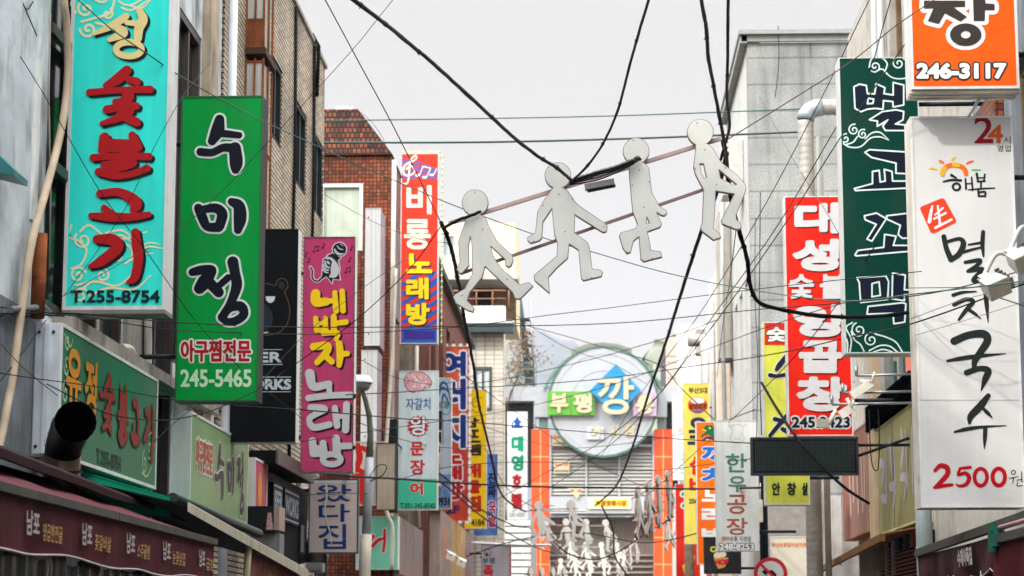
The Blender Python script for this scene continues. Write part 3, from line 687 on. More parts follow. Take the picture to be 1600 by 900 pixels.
cl = [swirl(130,375,14,1.3,2.0,1,3), [(125,362,3),(140,352,3),(165,370,3.4),(190,374,3),(230,362,2)], [(112,352,3),(108,370,3.2),(122,376,3),(135,390,3.2),(128,412,3),(112,420,3.2)],
  swirl(122,430,13,1.4,3.4,1,3.2), swirl(160,430,11,1.3,.5,-1,3), [(118,446,3.2),(150,440,3.6),(185,446,3),(215,420,2)], [(124,456,3),(140,442,3)], [(140,462,3.2),(170,450,3.2),(210,452,2.6),(236,430,1.6)],
  swirl(126,462,13,1.4,3.6,1,3), [(165,364,3),(190,360,3.4),(208,372,2)], [(168,372,2.6),(190,368,3),(206,378,2)], swirl(186,402,9,1.4,3.1,1,3), [(196,412,3),(206,402,3),(203,386,3),(190,382,3),(182,394,3)],
  [(210,402,3),(230,386,3),(258,389,1.4)], [(214,396,2.6),(230,380,2.6),(250,382,1.2)], [(206,406,2.6),(222,398,2.8),(240,396,1.4)],
  swirl(134,14,13,1.3,2.2,1,4), [(118,20,4),(112,4,4),(125,-8,4)], swirl(138,46,13,1.35,1.0,1,4), [(128,34,4),(150,28,4),(172,20,4),(180,-4,3)], [(150,36,3.6),(172,40,3),(190,32,2)], [(140,-6,4),(160,4,4),(172,-6,3)],
  [(186,2,3),(196,8,3),(210,6,3),(222,-2,3)], [(190,12,3),(206,16,3),(236,-2,2)], [(200,8,3),(222,12,3),(240,-6,2)], swirl(168,22,9,1.2,.2,-1,3.4)]
D(rt, pl, 'cloud_pattern', union([stroke(p) for p in cl]).clip(109, -140, 263, 478), (228, 222, 178), 1)
red = r1 | r2
D(rt, pl, 'letter_shadow', (red | c1).shift(4.2, 3.6), (22, 28, 32), 2)
D(rt, pl, 'lettering', red, (172, 24, 30), 3); D(rt, pl, 'lettering', c1, (226, 206, 140), 3)
D(rt, pl, 'lettering', text('유', 150, -100, 225, -20, 3), (226, 206, 140), 3)
D(rt, pl, 'phone_number', text('T.255-8754', 110, 453.5, 250, 473.5, .9), (16, 40, 44), 3)
q = MB(); q.box(ex[0], ex[1], 18.99, 19.33, ex[2]-.035, ex[2]-.001); q.build('bottom_rail', mat('rail_aged', (120, 116, 108), rough=.5, dirt=.5), rt)

# ---- green sign
rt, pl, ex = sign('vertical_sign', 'bright green sign with black brush letters outlined in white', 22, 278.5, 150, 407, 627, acrylic((2, 150, 62)), .3, DARK_METAL, .016, wall=-4.6, fm=mat('frame_green', (18, 90, 44), rough=.5))
gl = strokes([[(250,560,44),(240,612,62),(215,662,40)], [(262,626,36),(342,634,30)], [(160,712,38),(215,715,36),(270,692,38),(325,698,46)], [(322,695,56),(328,760,62),(325,795,40)]], 260, 0, 3)
gl = gl | strokes([[(150,75,40),(170,120,46),(192,162,40),(245,165,46)], [(160,84,34),(230,76,44),(262,104,50),(250,160,46)], [(306,46,36),(340,66,54),(346,124,60),(336,178,38)],
  [(122,376,36),(165,366,44),(215,366,40),(180,420,64),(156,452,52)], [(198,420,50),(246,470,48)], [(230,455,30),(290,402,34)], [(312,328,52),(322,380,48),(330,440,50),(302,520,40),(262,588,42)],
  [(260,588,38),(298,544,40),(348,536,46),(364,572,42),(330,602,40),(285,608,34),(262,590,38)]], 260, 300, 3)
D(rt, pl, 'letter_outline', gl.grow(3.2), (214, 220, 214), 1); D(rt, pl, 'lettering', gl, (14, 20, 32), 2)
tx = text('아구찜전문', 282.5, 531, 392.5, 565.5, 1.1)
D(rt, pl, 'letter_outline', tx.grow(2.4), (224, 224, 216), 1); D(rt, pl, 'small_lettering', tx, (168, 24, 32), 2)
D(rt, pl, 'phone_number', text('245-5465', 282, 577, 393, 605, .9), (196, 222, 190), 1)

# ---- black bear sign
rt, pl, ex = sign('vertical_sign', 'black sign with outlined bear head and white capitals, half hidden by the green sign', 27, 357, 358, 464, 691, mat('black_sheet', (8, 12, 16), rough=.5, var=.1, spec=.1), .3, FRAME_W, .008, wall=-4.6, fm=DARK_METAL)
bear = [(410,443.5,1),(418,443,1),(430,446,1),(434,438,1),(441,435,1),(448,439,1),(450,448,1),(445,456,1),(450,470,1),(453,486,1),(450,503,1),(443,514,1),(432,521,1),(415,524,1),(400,524,1)]
D(rt, pl, 'emblem_outline', stroke([(370, 480, 1), (375, 460, 1), (390, 446, 1)]+bear) | stroke([(370, 480, 1), (372, 505, 1), (385, 519, 1), (400, 524, 1)]), (104, 84, 44), 1, step=.35)
D(rt, pl, 'emblem_eye', poly([[(415,463),(430,463),(429,469),(425,473),(420,473),(416,469)], [(388,463),(401,463),(400,469),(397,473),(392,473),(389,469)]]), (196, 200, 202), 1, step=.35)
D(rt, pl, 'emblem_muzzle', poly([[(405,474),(413,474),(422,482),(427,496),(425,508),(416,518),(400,520),(392,508),(391,490),(396,478)]]) | ell(440, 446, 5, 6), (34, 44, 50), 1)
D(rt, pl, 'emblem_mouth', stroke([(398, 517, 2), (408, 521, 2.4), (419, 519, 1.2)]), (200, 204, 206), 2, step=.35)
D(rt, pl, 'lettering', text('BEER', 371, 550, 440, 566.5, .9) | text('WORKS', 367, 592, 455, 609, 1.1), (176, 186, 192), 1)
D(rt, pl, 'lettering', rect(366, 545.8, 441, 546.8) | rect(366, 569, 442, 570) | rect(362, 588.6, 455, 589.8) | rect(362, 611.6, 454, 612.8), (176, 186, 192), 1, step=.3)

# ---- pink karaoke sign
rt, pl, ex = sign('vertical_sign', 'pink karaoke sign with microphone emblem, yellow and grey brush letters', 32, 472, 370, 553.5, 738, acrylic((184, 62, 108)), .3, FRAME_W, .015, wall=-4.6, fm=mat('frame_dashed', (96, 80, 80), rough=.5, var=.9, scale=14))
yl = strokes([[(700,478,44),(702,516,44),(748,514,38)], [(762,512,24),(790,508,24)], [(790,472,24),(795,558,28)], [(824,466,26),(828,556,28)], [(700,592,24),(705,648,26)], [(745,592,24),(746,645,26)], [(705,617,20),(745,613,20)], [(703,650,22),(750,646,22)],
  [(785,585,28),(786,652,28)], [(790,616,24),(842,610,26)], [(735,664,22),(800,660,26),(796,690,22)], [(690,726,36),(752,720,36),(752,748,34),(706,800,26)], [(742,765,30),(776,796,28)], [(810,712,32),(815,760,34),(810,812,26)], [(818,760,28),(848,758,26)]], 260, 300, 3)
wl = strokes([[(484,584,15),(490,604,13),(514,600,11)], [(514,600,9),(515,616,9)], [(482,622,10),(515,618,10),(548,617,10)]], 0, 0, 1) | strokes([[(678,112,34),(742,118,32),(672,160,28),(690,203,32),(765,190,30)], [(790,112,28),(800,195,32)], [(845,96,32),(840,215,34)], [(800,152,24),(840,150,24)],
  [(685,268,36),(690,325,36)], [(735,278,32),(740,322,32)], [(690,302,28),(735,300,28)], [(690,328,30),(745,326,30)], [(795,256,38),(800,330,38)], [(800,292,32),(862,290,30)]], 260, 600, 3) | ell(775,353,42,24,28,260,600,3)
D(rt, pl, 'letter_shadow', (yl | wl).shift(3.2, 2.6), (20, 16, 26), 1); D(rt, pl, 'lettering', yl, (236, 196, 20), 2); D(rt, pl, 'lettering', wl, (188, 190, 192), 2)
k = 11.25; ox, oy = 470, 370
mic = ell(680, 225, 118, 118, None, ox, oy, k) | poly([[(560,290),(700,370),(600,470),(470,330)]], ox, oy, k) | poly([[(400,400),(470,350),(560,380),(660,430),(680,540),(670,660),(690,750),(560,740),(550,820),(500,740),(440,690),(370,730),(385,560)]], ox, oy, k)
cord = strokes([[(170,535,24),(205,600,26),(200,690,26),(230,760,26),(300,780,26),(350,740,28),(420,680,50)]], ox, oy, k)
D(rt, pl, 'emblem_outline', (mic | cord).grow(1.6), (206, 190, 200), 1, step=.35); D(rt, pl, 'microphone_emblem', mic | cord, (18, 26, 30), 2, step=.35)
hl = strokes([[(595,220,24),(620,270,40),(680,310,40),(745,300,20)], [(640,160,14),(680,210,22),(750,230,10)], [(700,130,12),(745,165,10)], [(450,385,30),(520,380,40),(580,440,60),(600,540,140),(590,650,130),(520,700,40)], [(470,440,36),(500,470,36)], [(420,430,30),(450,520,34),(500,545,28)], [(395,490,28),(430,570,30),(490,590,24)], [(390,570,26),(430,620,28),(480,630,22)]], ox, oy, k)
D(rt, pl, 'emblem_highlight', hl, (186, 190, 194), 3, step=.3)
def note(x, y, s, two=False):
    l = [[(x, y, 3*s), (x+.6*s, y, 3*s)], [(x+1.6*s, y, .9*s), (x+1.6*s, y-7*s, .9*s)]]
    if two: l += [[(x+6*s, y-1.6*s, 3*s), (x+6.6*s, y-1.6*s, 3*s)], [(x+7.6*s, y-1.6*s, .9*s), (x+7.6*s, y-8.6*s, .9*s)], [(x+1.6*s, y-7*s, 1.5*s), (x+7.6*s, y-8.6*s, 1.5*s)]]
    else: l += [[(x+1.6*s, y-7*s, 1*s), (x+4*s, y-5*s, 1*s), (x+4*s, y-2.6*s, .6*s)]]
    return strokes(l)
D(rt, pl, 'music_notes', note(490, 393, 1, True) | note(476.5, 400.5, 1) | note(481, 409.5, 1) | note(504, 387, .9) | note(548, 390.5, 1) | note(545, 408.5, 1) | note(540, 426, 1, True), (70, 16, 40), 1, step=.3)

# ---- red karaoke sign with bulbs
rt, pl, ex = sign('vertical_sign', 'red karaoke sign with treble clef and blue stripes, edged by small yellow bulbs', 46, 626, 240, 684.5, 537, acrylic((222, 58, 38)), .3, FRAME_W, .012, wall=-4.3)
stf = union([stroke([(628, 249+i*4.6, 2.6), (655, 254+i*4.6, 2.4), (683, 266.5+i*3.2, 2.2)]) for i in range(7)]).clip(628, 240, 683, 280)
D(rt, pl, 'music_staff', stf, (44, 92, 158), 1, step=.4)
st2 = union([stroke([(612, 470+i*15, 6), (700, 415+i*15, 6)]) for i in range(-2, 8)]).clip(628, 430, 683, 512) | union([stroke([(655, 455-i*13, 5), (700, 424-i*13, 5)]) for i in range(0, 3)]).clip(664, 424, 683, 470)
D(rt, pl, 'blue_stripes', st2, (36, 88, 170), 1, step=.5)
D(rt, pl, 'blue_base', rect(627.4, 512.5, 683.4, 535.5), (26, 92, 172), 1, step=.8); D(rt, pl, 'base_box', rect(631, 517, 679, 530), (62, 44, 128), 2, step=.8)
clef = strokes([[(629,287,2.4),(634,287.5,2.4),(638,282,2.4),(640,262,2.6),(641,252,2.4),(646,245,2.4),(650,243.5,2.2),(651,247,2.2),(646,251.5,2.2),(636,256,2.8),(631,262,3.2),(630,268,3.2),(633,273.5,3),(640,274,2.6),(647,270,2.6),(648,265,2.4),(644,260,2.2),(638,261,2),(635,265,2)]])
D(rt, pl, 'treble_clef', clef, (240, 226, 206), 2, step=.3)
D(rt, pl, 'music_notes', strokes([[(651,274,4),(654,274,4)],[(655.5,274,1.3),(661,260,1.3)],[(661,260,1.6),(673,263,1.6)],[(673,263,1.3),(667,276,1.3)],[(662,277,4),(665,277,4)],[(673,273.5,3.4),(676,273.5,3.4)],[(678,273,1.2),(682,263.5,1.2)]]), (240, 232, 226), 2, step=.3)
w = column('비룡', [(635, 289.5, 674.5, 335), (631, 342.5, 673, 390)], 1.5)
y = column('노래방', [(634.5, 396, 675.5, 427), (634.5, 434, 670, 468), (634.5, 473.5, 671.5, 508)], 1.8)
D(rt, pl, 'letter_shadow', y.shift(2.2, 1.8), (24, 30, 60), 2); D(rt, pl, 'lettering', w, (220, 206, 186), 3); D(rt, pl, 'lettering', y, (246, 208, 34), 3)
bl = MB(); X0, X1, z0, z1 = ex
BUL_M = mat('bulb_yellow', (206, 206, 92), rough=.3); bo = None
for c_ in [(X1+.075, 46.05, z1-.06-i*(z1-z0-.1)/31) for i in range(32)]+[(X0+.03+i*(X1-X0)/8, 46.05, z1+.055) for i in range(9)]:
    if bo is None: b0 = MB(); b0.ball((0, 0, 0), .026, n=6, h=4); bo = b0.build('bulb', BUL_M, None, org=(0, 0, 0)); b_ = bo
    else: b_ = bo.copy(); COL.objects.link(b_)
    b_.parent = rt; b_.location = Vector(c_)-rt.location
bl = MB(); bl.box(X1+.068, X1+.082, 46.08, 46.1, z0, z1); bl.box(X0, X1, 46.08, 46.1, z1+.048, z1+.06); bl.build('bulb_wire', WHITE_METAL, rt)

# ---- seafood sign
rt, pl, ex = sign('vertical_sign', 'white and mint seafood sign with pink octopus picture', 43, 621, 579, 684, 797, acrylic((206, 222, 224)), .25, FRAME_W, .014, wall=-4.4)
D(rt, pl, 'mint_base', rect(622.3, 748, 682.7, 795.5), (70, 190, 152), 1, step=.8)
rnd = random.Random(2); blob = poly([[(632,593),(636,585),(646,581),(660,582),(670,589),(674,597),(671,604),(664,605),(660,610),(650,610),(646,613),(638,609),(634,604)]])
D(rt, pl, 'octopus_picture', blob.grow(1.2), (120, 92, 96), 1, step=.4); D(rt, pl, 'octopus_picture', blob, (214, 160, 166), 2, step=.4)
D(rt, pl, 'octopus_picture', union([stroke([(a, b, 1.6), (a+rnd.uniform(-3, 3), b+3, 1.8), (a+rnd.uniform(-5, 5), b+rnd.uniform(1, 6), .8)]) for a, b in [(rnd.uniform(636, 668), rnd.uniform(585, 603)) for _ in range(26)]]), (240, 206, 206), 3, step=.4)
D(rt, pl, 'octopus_picture', union([stroke([(a, b, 1), (a+rnd.uniform(-3, 3), b+2.4, .8)]) for a, b in [(rnd.uniform(636, 668), rnd.uniform(586, 604)) for _ in range(14)]]), (150, 84, 96), 3, step=.35)
D(rt, pl, 'lettering', text('자갈치', 634, 622, 672.5, 640.5, .2), (30, 84, 146), 1, step=.3)
star = []
for i in range(32): a = i*math.pi/16; rr = 18 if i % 2 == 0 else 14; star.append((653+rr*math.cos(a), 666+rr*.98*math.sin(a)))
D(rt, pl, 'red_burst', poly([star]), (206, 34, 48), 1, step=.4)
wk = text('왕', 640, 651, 668, 680, .6); D(rt, pl, 'letter_outline', wk.grow(1), (60, 50, 60), 2, step=.35); D(rt, pl, 'lettering', wk, (232, 228, 230), 3, step=.35)
D(rt, pl, 'lettering', column('문장', [(641, 690, 662, 712), (641, 718, 664, 742)], .8), (200, 44, 50), 1); wk = text('어', 641, 754, 661, 773, .9)
D(rt, pl, 'letter_outline', wk.grow(1), (220, 214, 210), 2, step=.35); D(rt, pl, 'lettering', wk, (208, 40, 52), 3, step=.35)
D(rt, pl, 'phone_number', text('T.051-245-8540', 625.5, 786, 680, 795, .2), (24, 58, 56), 2, step=.25)

# ---- grey sign with feather emblem
rt, pl, ex = sign('vertical_sign', 'grey blue sign with feather shaped emblem, wedged between seafood and orange signs', 50, 656, 590, 705.5, 795, acrylic((160, 172, 184)), .25, FRAME_W, .012, wall=-3.9)
D(rt, pl, 'feather_emblem', strokes([[(685,613,3),(690,599,4),(697,600,3),(702,616,2)], [(684,622,2.4),(690,606,4),(700,612,2),(704,626,1.6)], [(690,630,2),(694,616,3),(703,634,1.4)]]), (24, 74, 124), 1, step=.35)
D(rt, pl, 'emblem_ring', ell(697, 637, 7.5, 10.5, 1.6), (60, 132, 150), 1, step=.35)
D(rt, pl, 'lettering', text('뜨정', 685, 628, 701, 638.5, .2), (70, 80, 88), 2, step=.3)
D(rt, pl, 'lettering', rect(685.5, 642, 690.5, 672) | rect(685.5, 675, 689.5, 694) | rect(691.5, 644, 692.4, 694), (16, 26, 34), 1, step=.4)
D(rt, pl, 'blue_picture', poly([[(660,745),(705,740),(705,794),(660,794)]]), mat('blue_print', (92, 124, 166), rough=.5, var=.7, scale=7), 1, step=.7)
D(rt, pl, 'phone_number', text('0931', 682, 777, 702.5, 790, .6), (20, 28, 50), 2, step=.3)

# ---- orange sign with blue capitals
FLM = mat('flame_print', (222, 88, 34), rough=.4, var=.45, scale=4)
rt, pl, ex = sign('vertical_sign', 'orange sign with fat navy letters outlined in white and dashed light border', 56, 683, 540.5, 733.5, 815, FLM, .3, FRAME_W, .012, wall=-4.1)
D(rt, pl, 'red_base', rect(684, 690, 732.5, 814), mat('red_orange_print', (190, 52, 30), rough=.4, var=.3, scale=4), 1, step=.8)
w = column('여러지', [(688, 549, 728, 588), (686, 592, 728, 640), (686, 648, 728, 700)], 2.2)
D(rt, pl, 'letter_outline', w.grow(2.6), (226, 226, 232), 2); D(rt, pl, 'lettering', w, (24, 50, 122), 3)
w = column('노래방', [(693, 702, 722, 725), (693, 728, 722, 750), (693, 752, 724, 781)], 1.8)
D(rt, pl, 'letter_outline', w.grow(2), (226, 214, 208), 2); D(rt, pl, 'lettering', w, (176, 28, 38), 3)
D(rt, pl, 'lettering', text('2F', 697, 790, 718, 802.5, .8), (32, 44, 96), 3, step=.35); D(rt, pl, 'red_seal', ell(693, 807, 5, 3.6), (206, 96, 76), 3, step=.4)
bl = MB(); X0, X1, z0, z1 = ex
for i in range(44):
    z = z0+(i+.5)*(z1-z0)/44
    if i % 2 == 0: bl.box(X1-.03, X1+.05, 55.96, 55.985, z-.06, z+.06); bl.box(X0-.04, X0+.02, 55.96, 55.985, z-.06, z+.06)
for i in range(0, 9, 2): bl.box(X0+i*(X1-X0)/9, X0+(i+1)*(X1-X0)/9, 55.96, 55.985, z1-.02, z1+.05); bl.box(X0+i*(X1-X0)/9, X0+(i+1)*(X1-X0)/9, 55.96, 55.985, z0-.05, z0+.02)
bl.build('border_lights', mat('border_white', (236, 232, 226), rough=.4), rt)

# ---- yellow sign
rt, pl, ex = sign('vertical_sign', 'narrow yellow sign with black and red letters right of the orange dashed sign', 64, 715, 608.5, 760, 826, acrylic((238, 198, 20)), .3, FRAME_W, .01, wall=-3.7)
D(rt, pl, 'drawing', ell(743, 629, 5, 7, 1) | strokes([[(738, 640, 1), (745, 645, 1.2), (752, 636, 1)], [(744, 618, .9), (754, 622, .9)], [(741, 627, 1), (746, 627, 1)]]), (96, 72, 20), 1, step=.3)
D(rt, pl, 'lettering', column('남포분점', [(720, 652, 749, 668), (720, 671, 751, 692), (720, 694, 752, 712), (722, 694, 752, 712)][:4], 1.0), (42, 38, 22), 1)
D(rt, pl, 'lettering', column('해물찜', [(722, 724, 752, 747), (722, 750, 752, 771), (722, 774, 752, 800)], 1.5), (186, 40, 26), 1)
D(rt, pl, 'phone_number', text('4184', 736, 811, 757, 822, .5), (60, 54, 20), 1, step=.3)

# ---- blue sign
rt, pl, ex = sign('vertical_sign', 'small blue sky patterned sign with white and red letters', 66.3, 740, 709, 778, 837, mat('blue_sky_print', (74, 118, 186), rough=.4, var=.6, scale=3), .3, FRAME_W, .01, wall=-3.7)
w = column('진짜', [(762, 738, 775, 756), (762, 758, 775, 778)], .7); D(rt, pl, 'lettering', w, (16, 26, 70), 1)
w = column('국밥', [(763, 783, 775, 803), (763, 806, 775, 824)], .8); D(rt, pl, 'letter_outline', w.grow(1), (220, 220, 232), 1); D(rt, pl, 'lettering', w, (176, 40, 90), 2)
# ---- hotel sign
rt, pl, ex = sign('vertical_sign', 'white hotel sign with blue crest, green and red letters, beside the left orange pillar', 84, 792.5, 643, 824, 812, acrylic((226, 228, 228)), .4, FRAME_W, .012, wall=-4.4)
D(rt, pl, 'crest', poly([[(799,669),(800,660),(805,656),(808,650),(811,656),(816,660),(817,669)]]), (34, 84, 160), 1, step=.35)
D(rt, pl, 'crest', ell(803, 663, 1.6, 3) | ell(814, 663, 1.6, 3), (212, 212, 216), 2, step=.3)
D(rt, pl, 'lettering', column('대영', [(799, 681, 818, 706), (799, 711, 818, 736)], 1.4), (16, 142, 104), 1)
D(rt, pl, 'lettering', column('호텔', [(800, 741, 815.5, 763), (799, 771, 816, 795)], 1.4), (172, 34, 40), 1)
D(rt, pl, 'small_lettering', text('247-4300', 796, 801, 820, 808, .1), (120, 130, 128), 1, step=.3)

# ---- patched white sign with blue letters
rt, pl, ex = sign('hanging_sign', 'weathered pale sign with navy letters and a torn white tape strip, below the pink sign', 34, 482, 748, 560, 865, mat('faded_sheet', (196, 178, 172), rough=.5, var=.08, scale=2, dirt=.15), .12, mat('sign_rim_teal', (40, 72, 76), rough=.5, dirt=.3), .022, wall=-4.6)
D(rt, pl, 'pale_strip', rect(484.5, 750.5, 557.5, 755), (198, 206, 208), 1, step=.8)
w = column('왔다집', [(494, 757, 549, 784), (498, 787, 547, 815), (497, 819, 541, 858)], .6); D(rt, pl, 'lettering', w, (30, 56, 112), 1)
D(rt, pl, 'torn_tape', strokes([[(509, 752, 2.5), (511, 772, 3.2), (508, 795, 2.2), (511, 815, 2.6), (516, 832, 1.8), (518, 850, 1)], [(484, 776, .8), (520, 771, .8), (556, 777, .8)]]), (202, 200, 198), 2, step=.4)
q = MB(); q.tube([(PY(508, 868, 34).x, 34.06, PY(508, 868, 34).z), (PY(508, 868, 34).x, 34.06, 0)], .03, 8); q.build('post', DARK_METAL, rt)
# ---- mint box sign
rt, pl, ex = sign('box_sign', 'mint green box sign with one red letter, grey flank and white dashed corner', 40.6, 556, 806, 622, 890, acrylic((126, 206, 178)), .35, FRAME_W, .012)
q = MB(); q.box(ex[1]-.12, ex[1], 40.96, 46.5, ex[2]-.1, ex[3]); q.build('side_panel', mat('flank_grey', (136, 124, 122), rough=.6, var=.2, streak=.3, dirt=.4), rt)
w = stroke([(583, 838, 6), (575, 850, 8), (581, 853, 6), (590, 845, 5), (597, 842, 4)]) | stroke([(601, 828, 4), (601, 845, 4.5), (599, 861, 4.5)]) | stroke([(592, 842, 3.5), (601, 841, 3.5)])
D(rt, pl, 'letter_outline', w.grow(1.4), (226, 220, 216), 1); D(rt, pl, 'lettering', w, (206, 36, 46), 2)
D(rt, pl, 'pale_half', rect(557.2, 807, 574, 889), mat('pale_sheet_blue', (196, 208, 216), rough=.4), 1, step=.8)
# ---- red and white sign behind the pink one
rt, pl, ex = sign('wall_sign', 'white sign with big red brush letters half hidden by the pink sign and pole', 39, 548, 690, 600, 790, acrylic((214, 204, 196)), .15, FRAME_W, .01)
D(rt, pl, 'lettering', strokes([[(558, 694, 9), (562, 715, 10), (556, 735, 8)], [(566, 700, 8), (580, 706, 8)], [(562, 735, 8), (570, 742, 9), (562, 752, 7)], [(566, 752, 9), (567, 784, 10)], [(550, 745, 8), (576, 742, 8)]]).clip(549, 692, 599, 789), (198, 40, 34), 1)
rt, pl, ex = sign('wall_sign', 'blank beige sign panel behind the street lamp pole', 38.9, 588, 692, 618, 797, mat('beige_sheet', (168, 154, 134), rough=.5, var=.15, streak=.2, dirt=.2), .12, DARK_METAL, .012)
# white sign ends in front of the mosaic building
for (a, b, c, d), lb in (((570, 325, 594, 540), 'upper plain white end of a sign box before the mosaic tiles'), ((564, 547, 589, 700), 'lower plain white end of a sign box behind the lamp')):
    rt, pl, ex = sign('sign_box', lb, 39.5, a, b, c, d, mat('white_enamel', (226, 226, 224), rough=.35, var=.04, streak=.06), .9, mat('mottled_flank', (150, 128, 138), rough=.5, var=.45, scale=3), .01, fm=MATS['white_enamel'])
    D(rt, pl, 'screw', ell(a+6, b+15, 1.2, 1.6) | ell(a+6, d-18, 1.2, 1.6), (90, 80, 70), 1, step=.3)
    D(rt, pl, 'seam', rect(a+10, b+2, a+10.7, d-2) | rect(a+17, b+2, a+17.6, d-2), (180, 180, 178), 1, step=.3)
# lower street signs on the left
rt, pl, ex = sign('vertical_sign', 'small grey purple sign with teal and red letters at the lower left of the gate', 62, 752, 848, 797, 960, acrylic((170, 164, 170)), .2, DARK_METAL, .012, wall=-3.5)
D(rt, pl, 'emblem', ell(762, 864, 5, 5.5, 1.2) | ell(761, 866, 2.6, 2.6), (90, 60, 70), 1, step=.3)
D(rt, pl, 'lettering', text('부평', 753.5, 871, 773, 881, .3), (34, 96, 104), 1, step=.3); D(rt, pl, 'lettering', column('족발', [(755, 883, 771, 903), (755, 906, 771, 925)], .9), (186, 40, 60), 1)
rt, pl, ex = sign('vertical_sign', 'small red and yellow sign with white chef hat near the hotel sign', 66.8, 779, 854, 799, 960, acrylic((204, 44, 36)), .2, FRAME_W, .01, wall=-3.4)
D(rt, pl, 'chef_hat', ell(783, 865, 4, 4) | ell(788, 864, 4, 4) | rect(781, 864, 790, 872), (228, 222, 218), 1, step=.35); D(rt, pl, 'lettering', column('빵집', [(780.5, 880, 795, 897), (780.5, 900, 795, 918)], 1), (238, 200, 40), 1)

# ================================================================ right hand signs
# ---- orange sign
rt, pl, ex = sign('vertical_sign', 'orange sign with dark grey letters and phone number at the upper right corner', 20.1, 1418.5, -260, 1586, 139, acrylic((250, 92, 18)), .36, FRAME_W, .024, wall=4.3)
dk = poly([[(30,10),(610,10),(610,98),(450,105),(635,240),(545,305),(325,190),(240,340),(85,300),(165,120),(30,125)]], 1440, 0, 9) | poly([[(715,-260),(890,-260),(895,50),(1025,60),(1025,145),(890,145),(885,297),(730,297)]], 1440, 0, 9) | rect(1455, -14, 1500, -4)
o = ell(618, 490, 222, 160, None, 1440, 0, 9); dk2 = (dk | o).minus(ell(618, 490, 68, 52, None, 1440, 0, 9))
D(rt, pl, 'letter_outline', (dk | o).grow(6), (236, 226, 220), 1); D(rt, pl, 'lettering', dk2, (58, 52, 48), 2)
tx = text('246-3117', 1431.5, 98.5, 1572, 123.5, 1.9); D(rt, pl, 'number_outline', tx.grow(2.6), (58, 52, 48), 1); D(rt, pl, 'phone_number', tx, (238, 232, 226), 2)
D(rt, pl, 'lettering', column('막', [(1440, -150, 1565, -40)], 6), (58, 52, 48), 2)
q = MB(); X0, X1, z0, z1 = ex
for i in range(3): q.box(X0-.012+.004*i, X1+.012-.004*i, 20.13+i*.11, 20.2+i*.11, z0-.03, z0-.001)
q.build('bottom_ribs', mat('rib_cream', (206, 196, 176), rough=.5, dirt=.4), rt)
q = MB(); q.tube([PY(1532, 152, 20.3), PY(1513, 182, 20.6)], .013, 8); q.tube([PY(1536, 150, 20.35), PY(1540, 156, 20.35), PY(1547, 152, 20.35)], .006, 6); q.build('hanger_rod', WHITE_METAL, rt)
# ---- white noodle sign
rt, pl, ex = sign('vertical_sign', 'big white noodle sign with black brush letters, red price and sun emblem', 20.6, 1430.5, 181.5, 1592, 793, acrylic((220, 217, 213), .04, .04), .4, mat('cream_cabinet', (222, 214, 200), rough=.45, dirt=.25, streak=.1), .02, wall=4.3, fm=mat('white_trim', (226, 224, 220), rough=.4))
bk = strokes([[(430,300,30),(445,370,30),(472,432,36)], [(440,332,20),(520,312,22),(545,342,34),(520,400,34),(478,432,30)], [(575,347,12),(640,336,16)], [(535,392,20),(600,374,16),(650,362,12)], [(660,272,24),(656,340,26),(662,415,12)],
  [(555,450,20),(640,438,26),(622,470,24),(570,502,20)], [(575,503,18),(655,492,30),(602,554,26),(640,562,18),(662,540,14)], [(485,642,22),(540,626,18),(620,621,8)], [(490,697,26),(560,667,24),(602,680,26),(560,730,26),(518,786,16)], [(575,727,20),(610,750,20),(647,780,6)], [(676,632,30),(681,700,26),(690,802,6)]], 1360, 290, 3.75)
bk = bk | strokes([[(522,114,42),(600,82,40),(680,76,44),(702,112,42),(660,180,38),(634,222,34),(630,252,26)], [(485,222,14),(560,208,24),(660,195,22),(802,182,4)], [(590,285,32),(660,263,30),(706,275,36),(690,320,34),(668,382,6)],
  [(706,410,28),(660,470,42),(612,520,36),(605,558,16)], [(672,472,12),(700,500,22),(728,530,5)], [(525,606,12),(590,590,22),(690,577,14),(803,572,5)], [(690,585,24),(688,640,22),(685,697,5)]], 1340, 500, 3.4615)
D(rt, pl, 'lettering', bk, (34, 42, 40), 1)
n2 = strokes([[(545,158,26),(580,125,32),(626,136,36),(632,182,36),(590,234,34),(542,278,22)], [(540,278,22),(600,266,26),(664,258,22)], [(792,136,22),(722,144,20)], [(720,144,20),(708,188,22),(755,176,26),(784,206,30),(766,252,28),(720,268,20),(692,254,10)]], 1340, 700, 4.5) | ell(865,205,44,60,26,1340,700,4.5) | ell(992,204,44,60,28,1340,700,4.5)
D(rt, pl, 'price', n2, (190, 10, 22), 1)
D(rt, pl, 'small_lettering', strokes([[(1065,214,7),(1128,201,5)], [(1096,208,8),(1090,252,4)], [(1120,226,6),(1150,221,6)], [(1152,165,6),(1155,238,8)], [(1124,240,6),(1122,266,7),(1168,262,5)]], 1340, 700, 4.5) | ell(1095,171,14,14,6,1340,700,4.5), (34, 42, 40), 1, step=.35)
D(rt, pl, 'number', text('2', 1522, 182.5, 1552, 224, .7), (150, 18, 34), 1); D(rt, pl, 'number', text('4', 1543, 195, 1567, 224, 1.0), (216, 92, 30), 2)
D(rt, pl, 'small_lettering', text('시', 1568, 213, 1579, 224, .1), (60, 50, 50), 1, step=.3); D(rt, pl, 'small_lettering', text('영업', 1558, 226.5, 1579, 237, .1), (70, 90, 70), 1, step=.3)
arc = [(572+56*math.cos(a), 815+42*math.sin(a), 22) for a in [math.pi+math.pi*i/10 for i in range(11)]]
D(rt, pl, 'sun_emblem', stroke(arc, 1300, 0, 3), (244, 110, 30), 1); D(rt, pl, 'sun_emblem', stroke(arc[:3], 1300, 0, 3, k=1.02) | stroke(arc[5:7], 1300, 0, 3, k=1.02), (246, 176, 40), 2, step=.4)
